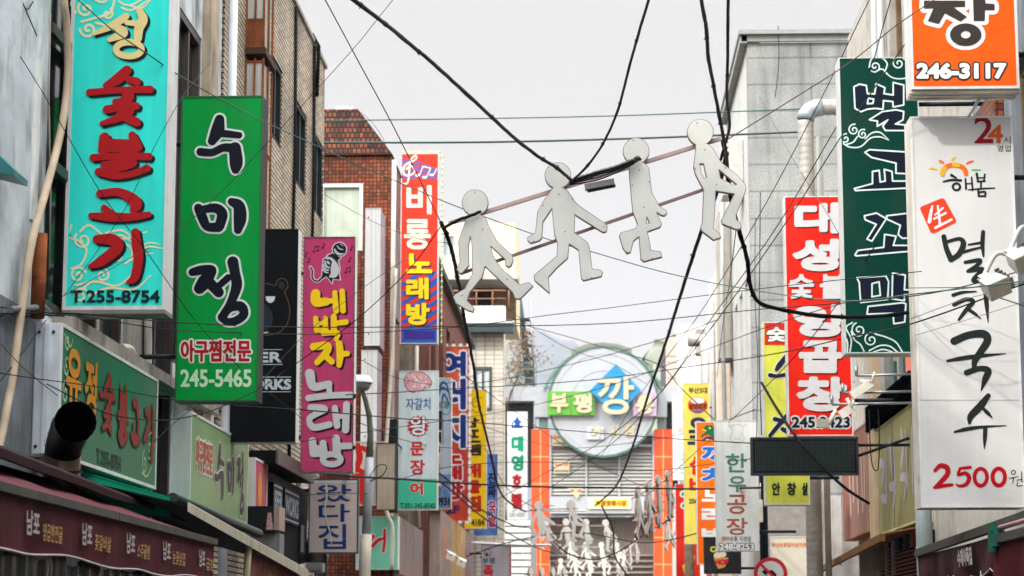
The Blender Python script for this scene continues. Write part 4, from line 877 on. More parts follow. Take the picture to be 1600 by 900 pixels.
D(rt, pl, 'sun_ray', strokes([[(456,790,6),(472,789,9),(492,796,5)], [(560,752,6),(568,745,11),(579,738,5)]], 1300, 0, 3), (240, 190, 60), 1, step=.35)
D(rt, pl, 'sun_ray', strokes([[(503,752,7),(511,758,13),(524,764,7)], [(630,768,6),(645,761,12),(662,755,6)]], 1300, 0, 3), (240, 110, 40), 1, step=.35)
D(rt, pl, 'sun_ray', strokes([[(655,796,6),(672,797,9),(696,797,6)]], 1300, 0, 3), (110, 196, 90), 1, step=.35)
D(rt, pl, 'small_lettering', strokes([[(560,822,14),(582,834,8)], [(522,852,8),(560,844,12),(604,846,12)], [(625,838,8),(628,886,10)], [(628,862,7),(654,861,7)], [(654,832,8),(659,892,9)], [(678,815,12),(684,852,10)], [(716,818,9),(712,850,9)], [(682,852,9),(716,849,9)], [(684,834,7),(712,834,7)], [(698,852,9),(698,884,9)], [(640,890,6),(700,885,9),(762,882,6)]], 1300, 0, 3)
  | ell(583,876,17,16,11,1300,0,3) | strokes([[(632,30,14),(634,58,12)], [(632,40,12),(672,38,12),(670,64,12)], [(634,62,12),(672,62,12)]], 1360, 290, 3.75), (34, 42, 40), 1, step=.35)
D(rt, pl, 'red_seal', poly([[(292,135),(300,125),(418,76),(432,80),(498,200),(498,214),(372,278),(355,274)]], 1360, 290, 3.75).grow(.6), (238, 66, 34), 1)
D(rt, pl, 'seal_character', strokes([[(362,122,12),(350,175,20),(345,212,22)], [(378,172,10),(425,132,12)], [(372,196,12),(440,162,14)], [(394,120,12),(408,232,16)], [(380,248,16),(475,200,14)]], 1360, 290, 3.75), (240, 226, 220), 2, step=.4)
D(rt, pl, 'panel_seam', rect(1433, 624.6, 1594, 625.5), (186, 184, 182), 1, step=.3)
D(rt, pl, 'maker_stamp', union([rect(1434.2+ (i % 2)*2.2, 744+i*1.6, 1435.6+(i % 2)*2.2, 745+i*1.6) for i in range(7)]), (90, 90, 90), 1, step=.25)

# ---- dark green sign
rt, pl, ex = sign('vertical_sign', 'dark green sign with navy letters outlined in white and swirling clouds', 24, 1315.5, 89.5, 1440, 552, acrylic((0, 58, 46)), .35, FRAME_W, .012, wall=4.3, fm=mat('frame_pale', (190, 200, 192), rough=.4))
A1 = poly([[(103,408),(128,396),(160,402),(165,440),(200,442),(207,394),(247,412),(242,440),(287,447),(287,388),(335,400),(335,492),(287,502),(285,476),(240,472),(238,512),(200,508),(165,512),(135,524),(108,508)], [(168,460),(196,465),(192,486),(165,488)]], 1300, 0, 3)
A2 = poly([[(176,562),(235,525),(300,516),(335,524),(332,562),(296,582),(345,588),(345,612),(250,612),(238,592),(262,562),(212,592),(214,568)]], 1300, 0, 3)
A3 = poly([[(155,715),(175,703),(370,715),(366,815),(300,812),(300,765),(185,738)]], 1300, 0, 3) | poly([[(105,885),(190,862),(190,805),(220,800),(225,855),(250,850),(245,795),(280,805),(283,850),(390,850),(390,880),(110,893)]], 1300, 0, 3)
A4 = poly([[(625,165),(690,150),(742,180),(665,300),(640,290),(690,210),(630,185)]], 1170, 290, 3.4615) | poly([[(745,165),(850,152),(905,170),(900,280),(830,285),(808,265),(820,215),(748,182)]], 1170, 290, 3.4615) | poly([[(575,375),(590,352),(730,335),(735,265),(795,275),(780,325),(905,325),(905,352),(580,380)]], 1170, 290, 3.4615)
A5 = poly([[(585,500),(740,490),(755,520),(750,615),(605,632),(598,525)], [(665,530),(705,520),(712,595),(665,603)]], 1170, 290, 3.4615) | poly([[(778,475),(845,485),(840,565),(872,565),(874,590),(840,590),(840,622),(775,612)]], 1170, 290, 3.4615) | poly([[(645,655),(830,635),(848,640),(842,738),(785,747),(780,690),(640,695)]], 1170, 290, 3.4615)
al = union([A1, A2, A3, A4, A5])
D(rt, pl, 'letter_outline', al.grow(1.5).minus(al.grow(-1.0)), (214, 226, 222), 2, step=.55); D(rt, pl, 'lettering', al, (14, 24, 40), 1)
cw = 2.2
cls = [swirl(1321, 217, 8, 1.3, 3.0, 1, cw), swirl(1334, 203, 9, 1.4, 2.4, 1, cw), swirl(1348, 210, 8, 1.4, 2.6, 1, cw), [(1317,224,cw),(1328,230,cw),(1345,229,cw),(1360,216,cw),(1375,214,cw),(1388,219,1)], [(1352,217,cw),(1362,208,cw),(1375,207,cw),(1389,219,1)], [(1322,226,cw),(1333,222,cw),(1340,213,cw)],
  swirl(1367, 104, 9, 1.3, .4, 1, cw), [(1358,105,cw),(1362,92,cw),(1376,90,cw),(1386,99,cw),(1384,112,cw),(1396,122,cw),(1416,122,cw),(1436,112,1.4)], [(1367,113,cw),(1378,108,cw),(1386,116,cw)], swirl(1404, 99, 11, 1.5, 2.6, 1, cw), [(1396,91,cw),(1408,88,cw),(1424,94,cw),(1434,90,cw)],
  swirl(1342, 516, 12, 1.5, 1.2, 1, cw), swirl(1361, 531, 12, 1.5, 2.4, 1, cw), [(1328,550,cw),(1330,530,cw),(1322,512,cw),(1332,504,cw)], [(1350,549,cw),(1344,538,cw),(1335,531,cw),(1330,518,cw)], [(1368,522,cw),(1385,527,cw),(1400,535,cw),(1410,550,cw)], [(1358,548,cw),(1375,540,cw),(1390,541,cw),(1402,550,cw)], [(1318,522,cw),(1324,534,cw),(1324,550,cw)], [(1365,550,cw),(1380,546,cw),(1394,550,cw)]]
D(rt, pl, 'cloud_pattern', union([stroke(p) for p in cls]).clip(1317, 91, 1438, 550), (206, 222, 216), 1, step=.5)
# ---- red grill sign
rt, pl, ex = sign('vertical_sign', 'scarlet sign with large white letters and black phone number, above the unlit display', 30, 1228.5, 306.5, 1329, 681, acrylic((226, 36, 22)), .3, FRAME_W, .014, wall=4.3)
w = column('대성양곱창', [(1241, 316.5, 1311, 365), (1238.5, 373, 1311, 424), (1239, 475.5, 1326, 527), (1248, 532, 1315.5, 583), (1244.5, 588.5, 1323.5, 643)], 3.4) | column('숯불', [(1232, 428.5, 1272, 467), (1281, 428.5, 1322, 467)], 1.5)
D(rt, pl, 'letter_shadow', w.shift(1.6, 1.8), (70, 20, 18), 1); D(rt, pl, 'lettering', w, (206, 204, 204), 2)
tx = text('245.9423', 1237, 651, 1328, 668.5, .9); D(rt, pl, 'number_outline', tx.grow(2.4), (204, 202, 200), 1); D(rt, pl, 'phone_number', tx, (20, 30, 36), 2, step=.4)
# ---- yellow green sign
rt, pl, ex = sign('vertical_sign', 'lime yellow sign with red cap and navy letters, behind the scarlet sign', 33, 1193.5, 503, 1263, 789, acrylic((210, 212, 84)), .3, FRAME_W, .014, wall=3.6)
D(rt, pl, 'red_cap', rect(1194.8, 504.2, 1262, 539), (200, 40, 30), 1, step=.8)
tx = text('숯불', 1197.5, 511, 1262, 534, 1.0); D(rt, pl, 'letter_outline', tx.grow(1), (60, 20, 20), 2); D(rt, pl, 'lettering', tx, (228, 224, 216), 3)
w = strokes([[(865,300,30),(810,370,36),(790,400,24)], [(750,435,30),(800,440,24),(900,420,30)], [(860,440,30),(862,560,20)], [(780,715,30),(840,730,26)], [(860,690,30),(800,760,30),(750,820,26)], [(830,780,30),(880,810,30)]], 1020, 480, 4.09) | strokes([[(1212, 690, 6), (1250, 690, 7)], [(1232, 693, 8), (1226, 715, 8)]])
D(rt, pl, 'letter_outline', w.grow(1.5), (220, 216, 180), 1); D(rt, pl, 'lettering', w, (26, 32, 58), 2)
D(rt, pl, 'lettering', column('안창살', [(1206, 754, 1219, 774), (1229.5, 754, 1244, 774), (1253, 754, 1262.5, 774)], .7), (22, 40, 44), 2, step=.35)
# ---- unlit display
rt, pl, ex = sign('display_board', 'black unlit dot matrix display hung under the scarlet sign', 29.2, 1173.5, 683, 1341.5, 742, mat('display_black', (12, 22, 24), rough=.7, var=.1, spec=.1), .16, mat('display_case', (20, 30, 34), rough=.5), .028, cat='display board')
X0, X1, z0, z1 = ex; mb = MB(); nx, nz = 56, 18
for i in range(nx):
    for j in range(nz):
        cx = X0+.06+(X1-X0-.12)*i/(nx-1); cz = z0+.06+(z1-z0-.12)*j/(nz-1); r_ = .0065
        mb.quad((cx-r_, 29.193, cz-r_), (cx+r_, 29.193, cz-r_), (cx+r_, 29.193, cz+r_), (cx-r_, 29.193, cz+r_))
mb.build('dot_grid', mat('dot_grey', (46, 58, 56), rough=.4, var=.3, scale=20), rt)
q = MB(); q.tube([(X1, 29.28, z1-.1), (4.3, 29.28, z1-.1)], .02, 6); q.build('bracket', DARK_METAL, rt); q = MB(); q.tube([(X1, 29.28, z0+.25), (4.3, 29.28, z0+.55)], .02, 6); q.build('bracket', DARK_METAL, rt)
# ---- white brush sign
rt, pl, ex = sign('vertical_sign', 'white sign with green and rust brush letters and faint line drawn cow', 38, 1118.5, 656.5, 1185, 861, acrylic((218, 222, 218)), .3, FRAME_W, .012, wall=3.4)
D(rt, pl, 'cow_drawing', strokes([[(1142,668,.9),(1146,664,.9),(1155,663,.9),(1161,667,.9),(1160,678,.9),(1163,686,.9),(1155,692,.9),(1145,691,.9),(1141,684,.9),(1144,676,.9),(1142,668,.9)], [(1142,668,.8),(1137,665,.8),(1142,664,.8)], [(1160,667,.8),(1166,664,.8),(1162,662,.8)], [(1148,684,.8),(1152,687,.8),(1157,684,.8)]]), (176, 184, 178), 1, step=.25)
D(rt, pl, 'lettering', column('한우', [(1134, 708.5, 1167, 738), (1138, 744, 1166, 769)], .55), (74, 128, 116), 1); D(rt, pl, 'lettering', column('공장', [(1136, 773, 1167, 803), (1135, 809, 1168, 836)], .55), (168, 88, 66), 1)
D(rt, pl, 'small_lettering', text('아려유통 직영점', 1128, 838, 1173, 846, .1), (96, 104, 104), 1, step=.25)
tx = text('248-8253', 1124, 849, 1178, 859.5, .6); D(rt, pl, 'number_outline', tx.grow(1.2), (60, 64, 66), 1, step=.3); D(rt, pl, 'phone_number', tx, (226, 226, 222), 2, step=.3)
D(rt, pl, 'pink_mark', ell(1131, 842, 5, 4) | ell(1162, 768, 4, 3), (224, 170, 154), 1, step=.4)
# ---- orange bird sign
rt, pl, ex = sign('vertical_sign', 'orange karaoke sign with green bird picture and blue letters, partly behind the white brush sign', 45, 1088.5, 659, 1158, 882, acrylic((240, 106, 20)), .3, FRAME_W, .014, wall=3.5)
bird = poly([[(1097,671),(1103,664),(1112,664),(1118,670),(1121,680),(1128,682),(1118,684),(1112,683),(1107,679),(1101,680),(1097,684),(1094,682),(1099,677),(1104,674)]])
D(rt, pl, 'bird_picture', bird, (16, 96, 58), 2, step=.35); D(rt, pl, 'bird_picture', stroke([(1098, 688, 3), (1107, 684, 4), (1120, 688, 3)]), (60, 44, 84), 1, step=.35)
D(rt, pl, 'bird_picture', ell(1109, 669, 1.4, 1.6) | stroke([(1098, 671, 1.6), (1103, 673, 1.6)]) | stroke([(1104, 687, 2), (1114, 690, 2)]), (238, 200, 60), 3, step=.3)
w = column('까치', [(1096, 696, 1142, 722), (1096, 730, 1142, 756)], 1.6); D(rt, pl, 'letter_outline', w.grow(1.2), (220, 214, 216), 1); D(rt, pl, 'lettering', w, (26, 96, 176), 2)
w = column('노래방', [(1096, 764, 1142, 784), (1096, 792, 1142, 818), (1096, 824, 1142, 850)], 1.4); D(rt, pl, 'lettering', w, (224, 220, 216), 2)
# ---- yellow eatery sign
rt, pl, ex = sign('vertical_sign', 'pale yellow sign with oval badge, navy and red letters behind the orange bird sign', 56, 1068.5, 598.5, 1110, 850, acrylic((230, 214, 96)), .3, FRAME_W, .012, wall=3.3)
D(rt, pl, 'small_lettering', text('부산3대', 1076, 605, 1105, 615, .3), (60, 58, 36), 1, step=.3)
D(rt, pl, 'oval_badge', ell(1090, 633, 15.5, 13), (226, 92, 38), 1, step=.4); D(rt, pl, 'oval_badge', ell(1090, 626, 11, 5), (206, 216, 216), 2, step=.4); D(rt, pl, 'oval_badge', poly([[(1080, 641), (1100, 641), (1096, 645), (1085, 645)]]), (46, 110, 150), 2, step=.4)
D(rt, pl, 'small_lettering', text('삼보찌개', 1076, 630, 1104, 640, .6), (122, 40, 24), 3, step=.3)
D(rt, pl, 'lettering', column('오구', [(1076, 652, 1106, 677), (1074, 680, 1106, 705)], 1.8), (38, 48, 76), 1); D(rt, pl, 'lettering', column('실비', [(1077, 712, 1104, 742), (1077, 745, 1104, 772)], 1.6), (206, 44, 30), 1)
D(rt, pl, 'phone_number', text('256', 1076, 779, 1090, 787, .4) , (60, 60, 40), 1, step=.3)
# ---- faded white sign
rt, pl, ex = sign('vertical_sign', 'bleached white sign with faint thin letters beside the right orange pillar', 71.4, 1051, 614, 1072, 750, acrylic((232, 226, 222)), .3, FRAME_W, .01, wall=3.0)
D(rt, pl, 'lettering', column('맛나분식', [(1061, 620, 1069, 630), (1061, 632, 1069, 643), (1061, 646, 1069, 657), (1061, 648, 1069, 657)][:3]+[(1061, 659, 1069, 668)], .1), (170, 168, 164), 1, step=.3)
D(rt, pl, 'lettering', column('미다도', [(1061, 690, 1069, 704), (1061, 708, 1069, 722), (1061, 726, 1069, 740)], .2), (120, 176, 150), 1, step=.3); D(rt, pl, 'red_dot', ell(1063, 672, 4, 5), (236, 176, 158), 1, step=.4)
rt, pl, ex = sign('vertical_sign', 'narrow red sign with green and yellow roundels below the bleached white sign', 68, 1056, 756, 1094, 960, acrylic((214, 44, 32)), .3, FRAME_W, .01, wall=3.0)
for (a, b) in ((1067, 772), (1068, 790), (1078, 800)): D(rt, pl, 'roundel', ell(a, b, 5, 5.5), (222, 220, 206), 1, step=.4); D(rt, pl, 'roundel', ell(a, b, 2.6, 3), (36, 140, 96), 2, step=.35)
D(rt, pl, 'yellow_print', poly([[(1066,884),(1074,878),(1078,890),(1070,900)]]) | poly([[(1080,858),(1086,870),(1081,896),(1077,880)]]), (238, 190, 40), 1, step=.4)
# ---- beer hall sign
rt, pl, ex = sign('box_sign', 'small black beer hall sign with cup picture below the white brush sign', 43, 1100.5, 839, 1158, 896, mat('black_gloss', (14, 20, 26), rough=.3), .3, DARK_METAL, .008, wall=3.5, fm=DARK_METAL)
D(rt, pl, 'lettering', text('Cool', 1109.5, 853.5, 1132, 863, .7), (206, 206, 60), 1, step=.3); D(rt, pl, 'lettering', text('HOF', 1117.5, 873.5, 1138, 883, .8), (196, 36, 40), 3, step=.3)
D(rt, pl, 'cup_picture', ell(1121, 868, 6, 5) | ell(1129, 866, 6, 5), (222, 206, 176), 1, step=.35); D(rt, pl, 'cup_picture', poly([[(1115, 872), (1138, 871), (1133, 886), (1122, 889)]]), (210, 150, 80), 2, step=.35)
# ================================================================ wall signs, awnings and ducts, left side
def fit(sh, x0, y0, x1, y1):
    bx0, by0, bx1, by1 = sh.bb; sx = (bx1-bx0)/(x1-x0); sy = (by1-by0)/(y1-y0); k = 1/((sx+sy)/2)
    return S((x0, y0, x1, y1), lambda X, Y: sh.f(bx0+(X-x0)*sx, by0+(Y-y0)*sy)*k)
def wallsign(name, label, X, side, y0, y1, z0, z1, face, depth=.22, end=None, frame=.03, cat='shop sign', edge=None):
    rt = thing(name, label, cat, (X-side*depth/2, (y0+y1)/2, z0)); end = end or WHITE_METAL
    b = MB(); b.box(X-side*depth, X-side*.006, y0, y1, z0, z1); b.build('cabinet', end, rt)
    f = MB(); w = frame; a, c = X-side*.0055, X+side*.008
    f.box(a, c, y0, y0+w, z0, z1); f.box(a, c, y1-w, y1, z0, z1); f.box(a, c, y0+w, y1-w, z0, z0+w); f.box(a, c, y0+w, y1-w, z1-w, z1); f.build('frame', edge or end, rt)
    q = MB(); q.quad((X, y0+w, z0+w), (X, y1-w, z0+w), (X, y1-w, z1-w), (X, y0+w, z1-w)); q.build('face_panel', face, rt)
    return rt, (wallL(X) if side > 0 else wallR(X))
ST = .008
rt, pl = wallsign('fascia_sign', 'green shop fascia with orange and red letters and pale cloud swirls, above the maroon awning', -4.37, 1, 18.1, 22.2, 3.08, 4.18, acrylic((20, 112, 80)))
def _z(a): return -a
yo = text('유', 18.27, -4.02, 18.82, -3.52, .02) | text('정', 18.95, -4.0, 19.42, -3.5, .02)
SUT = strokes([[(596,330,44),(552,372,50),(498,402,30)], [(600,372,30),(642,384,40)], [(420,434,32),(560,424,30),(705,420,36)], [(590,432,40),(606,456,46),(560,480,30)], [(540,478,28),(612,466,26)], [(502,514,38),(576,502,36),(640,498,36)], [(612,520,36),(560,552,38),(478,580,22)], [(566,540,40),(640,574,44)]], 0, 0, 3)
BUL = strokes([[(492,648,52),(488,698,54)], [(490,698,34),(640,696,40)], [(622,636,38),(646,690,46)], [(500,664,28),(610,668,26)], [(438,740,34),(560,733,30),(698,735,36)], [(566,738,36),(540,768,34)], [(486,772,28),(560,762,28),(628,764,32)], [(620,772,32),(560,792,30),(462,806,34)], [(466,808,36),(540,826,32),(620,816,30),(690,790,36)]], 0, 0, 3)
GO = strokes([[(468,8,34),(560,2,40),(636,48,58),(628,84,36)], [(490,76,32),(528,112,44)], [(428,112,28),(520,118,44),(620,118,36),(698,106,28)]], 0, 300, 3)
GI = strokes([[(455,222,40),(530,226,56),(552,262,52),(480,322,48),(424,350,22)], [(636,190,40),(642,250,46),(650,310,46),(632,400,40),(600,424,18)]], 0, 300, 3)
rd = union([fit(SUT, 19.53, -4.0, 20.2, -3.42), fit(BUL, 20.3, -3.97, 20.78, -3.36), fit(GO, 20.9, -3.92, 21.36, -3.42), fit(GI, 21.46, -3.92, 22.02, -3.3)])
D(rt, pl, 'cloud_pattern', union([stroke(p) for p in [swirl(18.3, -3.86, .1, 1.3, 1, 1, .022), swirl(18.3, -4.05, .08, 1.2, 2, 1, .022), [(18.2,-4.1,.02),(18.4,-4.02,.02),(18.5,-4.1,.012)], swirl(18.28, -3.62, .1, 1.3, 3, 1, .022), swirl(21.62, -3.3, .12, 1.4, 2, 1, .022), swirl(21.85, -3.45, .1, 1.3, .3, 1, .022), [(21.5,-3.2,.022),(21.75,-3.18,.022),(22,-3.3,.012)], [(21.7,-3.55,.02),(21.95,-3.62,.02),(22.1,-3.5,.01)]]]), (176, 196, 150), 1, step=ST)
D(rt, pl, 'letter_shadow', (yo | rd).shift(.03, .022), (20, 36, 34), 2, step=ST); D(rt, pl, 'lettering', yo, (206, 136, 30), 3, step=ST); D(rt, pl, 'lettering', rd, (138, 38, 32), 3, step=ST)
D(rt, pl, 'phone_number', text('T.255-8754', 19.5, -3.27, 20.55, -3.13, .008), (18, 52, 48), 1, step=.006)
q = MB(); q.box(-4.575, -4.375, 18.08, 18.098, 3.1, 4.16); q.box(-4.5, -4.46, 18.06, 18.08, 3.1, 4.16); q.build('end_plate', mat('end_plate_white', (212, 220, 226), rough=.45, var=.08, dirt=.3, streak=.1), rt)
q = MB()
for (y, z) in ((18.055, 4.1), (18.055, 3.16)):
    for xx in (-4.55, -4.43): q.ball((xx, 18.075, z), .014, n=8, h=5)
q.build('screws', DARK_METAL, rt)
# fascia 2
rt, pl = wallsign('fascia_sign', 'pale green shop fascia with red and white outlined letters, behind the small green canopy', -4.41, 1, 24.3, 28.4, 3.04, 4.08, acrylic((134, 162, 118)))
tx = text('아구찜전문', 24.62, -3.83, 25.72, -3.46, .012); D(rt, pl, 'letter_outline', tx.grow(.025), (214, 216, 200), 1, step=ST); D(rt, pl, 'small_lettering', tx, (176, 84, 66), 2, step=ST)
bg_ = union([fit(strokes([[(250,560,44),(240,612,62),(215,662,40)], [(262,626,36),(342,634,30)], [(160,712,38),(215,715,36),(270,692,38),(325,698,46)], [(322,695,56),(328,760,62),(325,795,40)]], 260, 0, 3), 25.86, -3.92, 26.55, -3.2),
  fit(strokes([[(150,75,40),(170,120,46),(192,162,40),(245,165,46)], [(160,84,34),(230,76,44),(262,104,50),(250,160,46)], [(306,46,36),(340,66,54),(346,124,60),(336,178,38)]], 260, 300, 3), 26.75, -3.85, 27.3, -3.3),
  fit(strokes([[(122,376,36),(165,366,44),(215,366,40),(180,420,64),(156,452,52)], [(198,420,50),(246,470,48)], [(230,455,30),(290,402,34)], [(312,328,52),(322,380,48),(330,440,50),(302,520,40),(262,588,42)], [(260,588,38),(298,544,40),(348,536,46),(364,572,42),(330,602,40),(285,608,34),(262,590,38)]], 260, 300, 3), 27.45, -3.95, 28.1, -3.12)])
D(rt, pl, 'letter_outline', bg_.grow(.022), (206, 208, 196), 1, step=ST); D(rt, pl, 'lettering', bg_, (74, 66, 66), 2, step=ST)
# pink small fascia
rt, pl = wallsign('fascia_sign', 'small pink fascia panel with faint yellow print, left of the black beer shop front', -4.41, 1, 29.0, 30.1, 3.1, 3.95, acrylic((190, 84, 100)))
D(rt, pl, 'print', ell(29.45, -3.55, .18, .24) | rect(29.3, -3.3, 29.9, -3.18), (206, 140, 60), 1, step=.012)
# beer shop front
bs = thing('shop_front', 'black beer shop front with flat canopy, between the pale green fascia and the patched sign', 'shop front', (-4.4, 32.5, 0))
q = MB(); q.box(-4.58, -4.4, 30.15, 36.5, 0, 3.85); q.build('wall', mat('black_cladding', (14, 17, 19), rough=.6, var=.3, spec=.1), bs)
q = MB(); q.box(-4.6, -4.24, 29.7, 33.6, 3.93, 4.1); q.build('canopy', mat('canopy_black', (12, 13, 15), rough=.7, spec=.1), bs)
q = MB(); q.box(-4.238, -4.21, 29.7, 33.6, 3.92, 4.11); q.build('canopy_edge', mat('canopy_edge_bronze', (84, 76, 68), rough=.45, dirt=.3), bs)
for a, b, c, d, t_ in ((30.25, 31.15, 3.26, 3.72, 'BEER'), (31.35, 32.9, 3.24, 3.72, 'WORKS')):
    q = MB(); q.box(-4.398, -4.34, a, b, c, d); pn = q.build('name_plate', mat('plate_black', (10, 13, 16), rough=.5, spec=.1), bs)
    decal('lettering', text(t_, a+.08, -d+.1, b-.08, -c-.1, .012) | rect(a+.04, -d+.03, b-.04, -d+.055) | rect(a+.04, -c-.055, b-.04, -c-.03), paint((150, 164, 172)), wallL(-4.34), pn, 1, step=.01)
q = MB(); q.box(-4.398, -4.36, 33.3, 34.6, .3, 3.3); q.build('door', GLASS_D, bs); q = MB(); q.box(-4.398, -4.35, 34.7, 34.85, .1, 3.4); q.build('trim', mat('cream_trim', (206, 194, 150), rough=.5), bs)
lb = thing('light_box', 'small black box sign with pale pink print, on a grey housing', 'box sign', (-4.24, 28.5, 2.3))
q = MB(); q.box(-4.42, -4.07, 28.4, 28.7, 2.98, 3.28); q.box(-4.44, -4.05, 28.38, 28.72, 2.95, 2.98); q.build('box', DARK_METAL, lb)
q = MB(); q.box(-4.07, -4.0, 28.42, 28.95, 2.98, 3.28); q.build('side_panel', mat('tan_plastic', (158, 138, 124), rough=.5, var=.15), lb)
decal('print', fit(poly([[(1, 0), (3, 0), (4, 10), (0, 10)]]), 415.5, 801, 427, 828), mat('print_dusky', (196, 150, 150), rough=.5, var=.5, scale=30), onY(28.4), lb, 1, step=.4)
q = MB(); q.box(-4.38, -4.0, 28.5, 28.9, 2.2, 2.94); q.build('housing', mat('housing_grey', (132, 134, 132), rough=.6, streak=.3, dirt=.35), lb)
fd = MB(); fd.tube([PY(472, 760, 34.6), PY(470, 800, 34.5), PY(474, 840, 34.4), PY(490, 865, 34.2), PY(512, 868, 34.2)], .16, 14); solo(fd, 'flue', mat('crinkled_foil', (120, 108, 100), rough=.25, metal=.7, var=.4, scale=8, bump=.8, bscale=25), 'crumpled metal flue beneath the patched white sign', 'flue')
fl = MB(); p0 = PY(493, 888, 33.5); fl.box(p0.x-.14, p0.x+.12, 33.4, 33.7, p0.z-.06, p0.z+.08); fl.box(p0.x-.1, p0.x+.1, 33.38, 33.4, p0.z-.04, p0.z+.02); solo(fl, 'floodlight', GREY_METAL, 'grey floodlight under the patched white sign', 'floodlight', bevel=.01)
# big black flue
fl = thing('flue', 'big black flue with open mouth over the maroon awning at the left', 'flue', (-4.2, 17.8, 2.9))
path = [PY(96, 770, 17.95), PY(96, 735, 17.95), PY(97, 712, 17.93), PY(101, 693, 17.86), PY(108, 675, 17.7), PY(115, 663, 17.5), PY(118, 659, 17.4)]
q = MB(); q.tube(path[1:], [.14, .145, .15, .155, .16, .165], 20, cap=False); q.build('pipe', mat('black_flue', (20, 22, 24), rough=.4, spec=.3, var=.3, scale=4), fl)
q = MB(); q.tube(path[:3], [.15, .15, .15], 20, cap=False); q.build('collar', mat('brown_steel', (126, 104, 90), rough=.3, metal=.8, var=.3), fl)
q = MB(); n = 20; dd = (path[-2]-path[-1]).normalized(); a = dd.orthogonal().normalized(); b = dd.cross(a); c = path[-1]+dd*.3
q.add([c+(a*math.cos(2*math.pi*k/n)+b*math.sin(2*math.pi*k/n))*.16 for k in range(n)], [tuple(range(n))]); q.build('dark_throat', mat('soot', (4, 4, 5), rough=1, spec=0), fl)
for k in (1, 3):
    q = MB(); d2 = (path[k+1]-path[k]).normalized(); q.tube([path[k]-d2*.012, path[k]+d2*.012], .162, 20, cap=False); q.build('seam_band', DARK_METAL, fl)

# ---- maroon awning on the left
MAR = mat('maroon_canvas', (82, 30, 37), rough=.8, var=.4, scale=2.5, streak=.4, dirt=.12, bump=.8, bscale=2.2); MARP = mat('skylit_canvas_top', (98, 50, 57), rough=.85, var=.3, scale=2, dirt=.4, bump=.6, bscale=2)  # canopy top's paler pink has the sky's light put into its colour
def valance(parent, X, y0, y1, zt, drop, m, trim=None, scal=0, wav=.02, seg=.45, nm='valance'):
    mb = MB(); n = int((y1-y0)/.05); rows = 5; vs = []
    bot = []
    for i in range(n+1):
        y = y0+(y1-y0)*i/n
        d = drop+.012*math.sin(y*3.1)+(scal*(abs(math.sin(math.pi*(y-y0)/seg))**.6-1) if scal else .01*math.sin(y*1.3))
        for j in range(rows+1):
            t = j/rows; vs.append((X+wav*t*math.sin(y*5.3+math.sin(y*2))-.004*(j == 0), y, zt-d*t))
        bot.append(Vector((X+wav*math.sin(y*5.3+math.sin(y*2)), y, zt-d)))
    fs = [(i*(rows+1)+j, (i+1)*(rows+1)+j, (i+1)*(rows+1)+j+1, i*(rows+1)+j+1) for i in range(n) for j in range(rows)]
    mb.add(vs, fs, True); o = mb.build(nm, m, parent)
    if trim: q = MB(); q.tube(bot, .008, 5); q.build('trim', trim, parent)
    return o
TRIMW = mat('trim_white', (190, 180, 176), rough=.7, var=.2)
aw = thing('awning', 'long maroon awning with printed white and yellow menu words at the lower left', 'awning', (-3.9, 15, 2.0))
valance(aw, -3.2, 9.5, 18.85, 2.385, .3, MAR, TRIMW, wav=.008)
q = MB(); n = 40
vs = []; fs = []
for i in range(n+1):
    y = 9.5+i*(18.9-9.5)/n
    for j in range(7):
        t = j/6; vs.append((-3.2-1.25*t, y, 2.44+.46*t-.03*math.sin(math.pi*t)*(1+.3*math.sin(y*4))))
fs = [(i*7+j, (i+1)*7+j, (i+1)*7+j+1, i*7+j+1) for i in range(n) for j in range(6)]
q.add(vs, fs, True); q.build('canopy', MARP, aw)
q = MB(); q.box(-3.23, -3.17, 9.5, 14.9, 2.39, 2.44); q.box(-3.23, -3.17, 14.92, 18.87, 2.39, 2.44); q.build('front_bar', mat('weathered_bar', (84, 82, 76), rough=.6, metal=.2, var=.3, dirt=.4), aw)
q = MB(); q.tube([(-3.25, 18.7, 2.4), (-4.5, 18.7, 2.3)], .02, 6); q.tube([(-3.25, 14.5, 2.4), (-4.5, 14.5, 2.3)], .02, 6); q.build('arm', DARK_METAL, aw)
q = MB(); n = 40; vs = []; fs = []
for i in range(n+1):
    t = i/n; y = 11.5+10.3*t; dz = .008*math.sin(y*23)+.006*math.sin(y*51); zt_, zb_ = 2.94-.17*t, 2.81-.10*t
    vs += [(-4.5, y, zt_+.12), (-3.96, y, zt_), (-3.9, y, zt_-.04), (-3.9, y, zb_+dz), (-3.93, y, zb_+dz)]
fs = [(i*5+j, (i+1)*5+j, (i+1)*5+j+1, i*5+j+1) for i in range(n) for j in range(4)]
q.add(vs, fs, False); q.build('roller_cover', mat('dark_maroon_cover', (40, 16, 20), rough=.75, var=.35, dirt=.2), aw)
pv = wallL(-3.185)
for (a, b, c, d, t_) in ((12.5, 12.8, 12.88, 13.36, '양곱한전골'), (13.88, 14.16, 14.24, 14.72, '꽃갈비살'), (15.22, 15.5, 15.58, 16.02, '소주골뱅'), (16.52, 16.82, 16.9, 17.42, '눈꽃삼겹'), (18.05, 18.32, 18.38, 18.75, '곱창')):
    decal('lettering', text('남포', a, -2.325, b, -2.185, .004), paint((176, 166, 162)), pv, aw, 1, step=.006)
    decal('menu_lettering', text(t_, c, -2.27, d, -2.165, .002), paint((176, 136, 80)), pv, aw, 1, step=.005)
cu = MB(); vs = []; n = 260
for i in range(n+1):
    y = 9.5+i*9.2/n; dx = .035*math.sin(y*17+2*math.sin(y*1.7))+.02*math.sin(y*39)
    vs += [(-3.3+dx, y, 0.4), (-3.3+dx*.4, y, 2.1+.04*math.sin(y*7))]
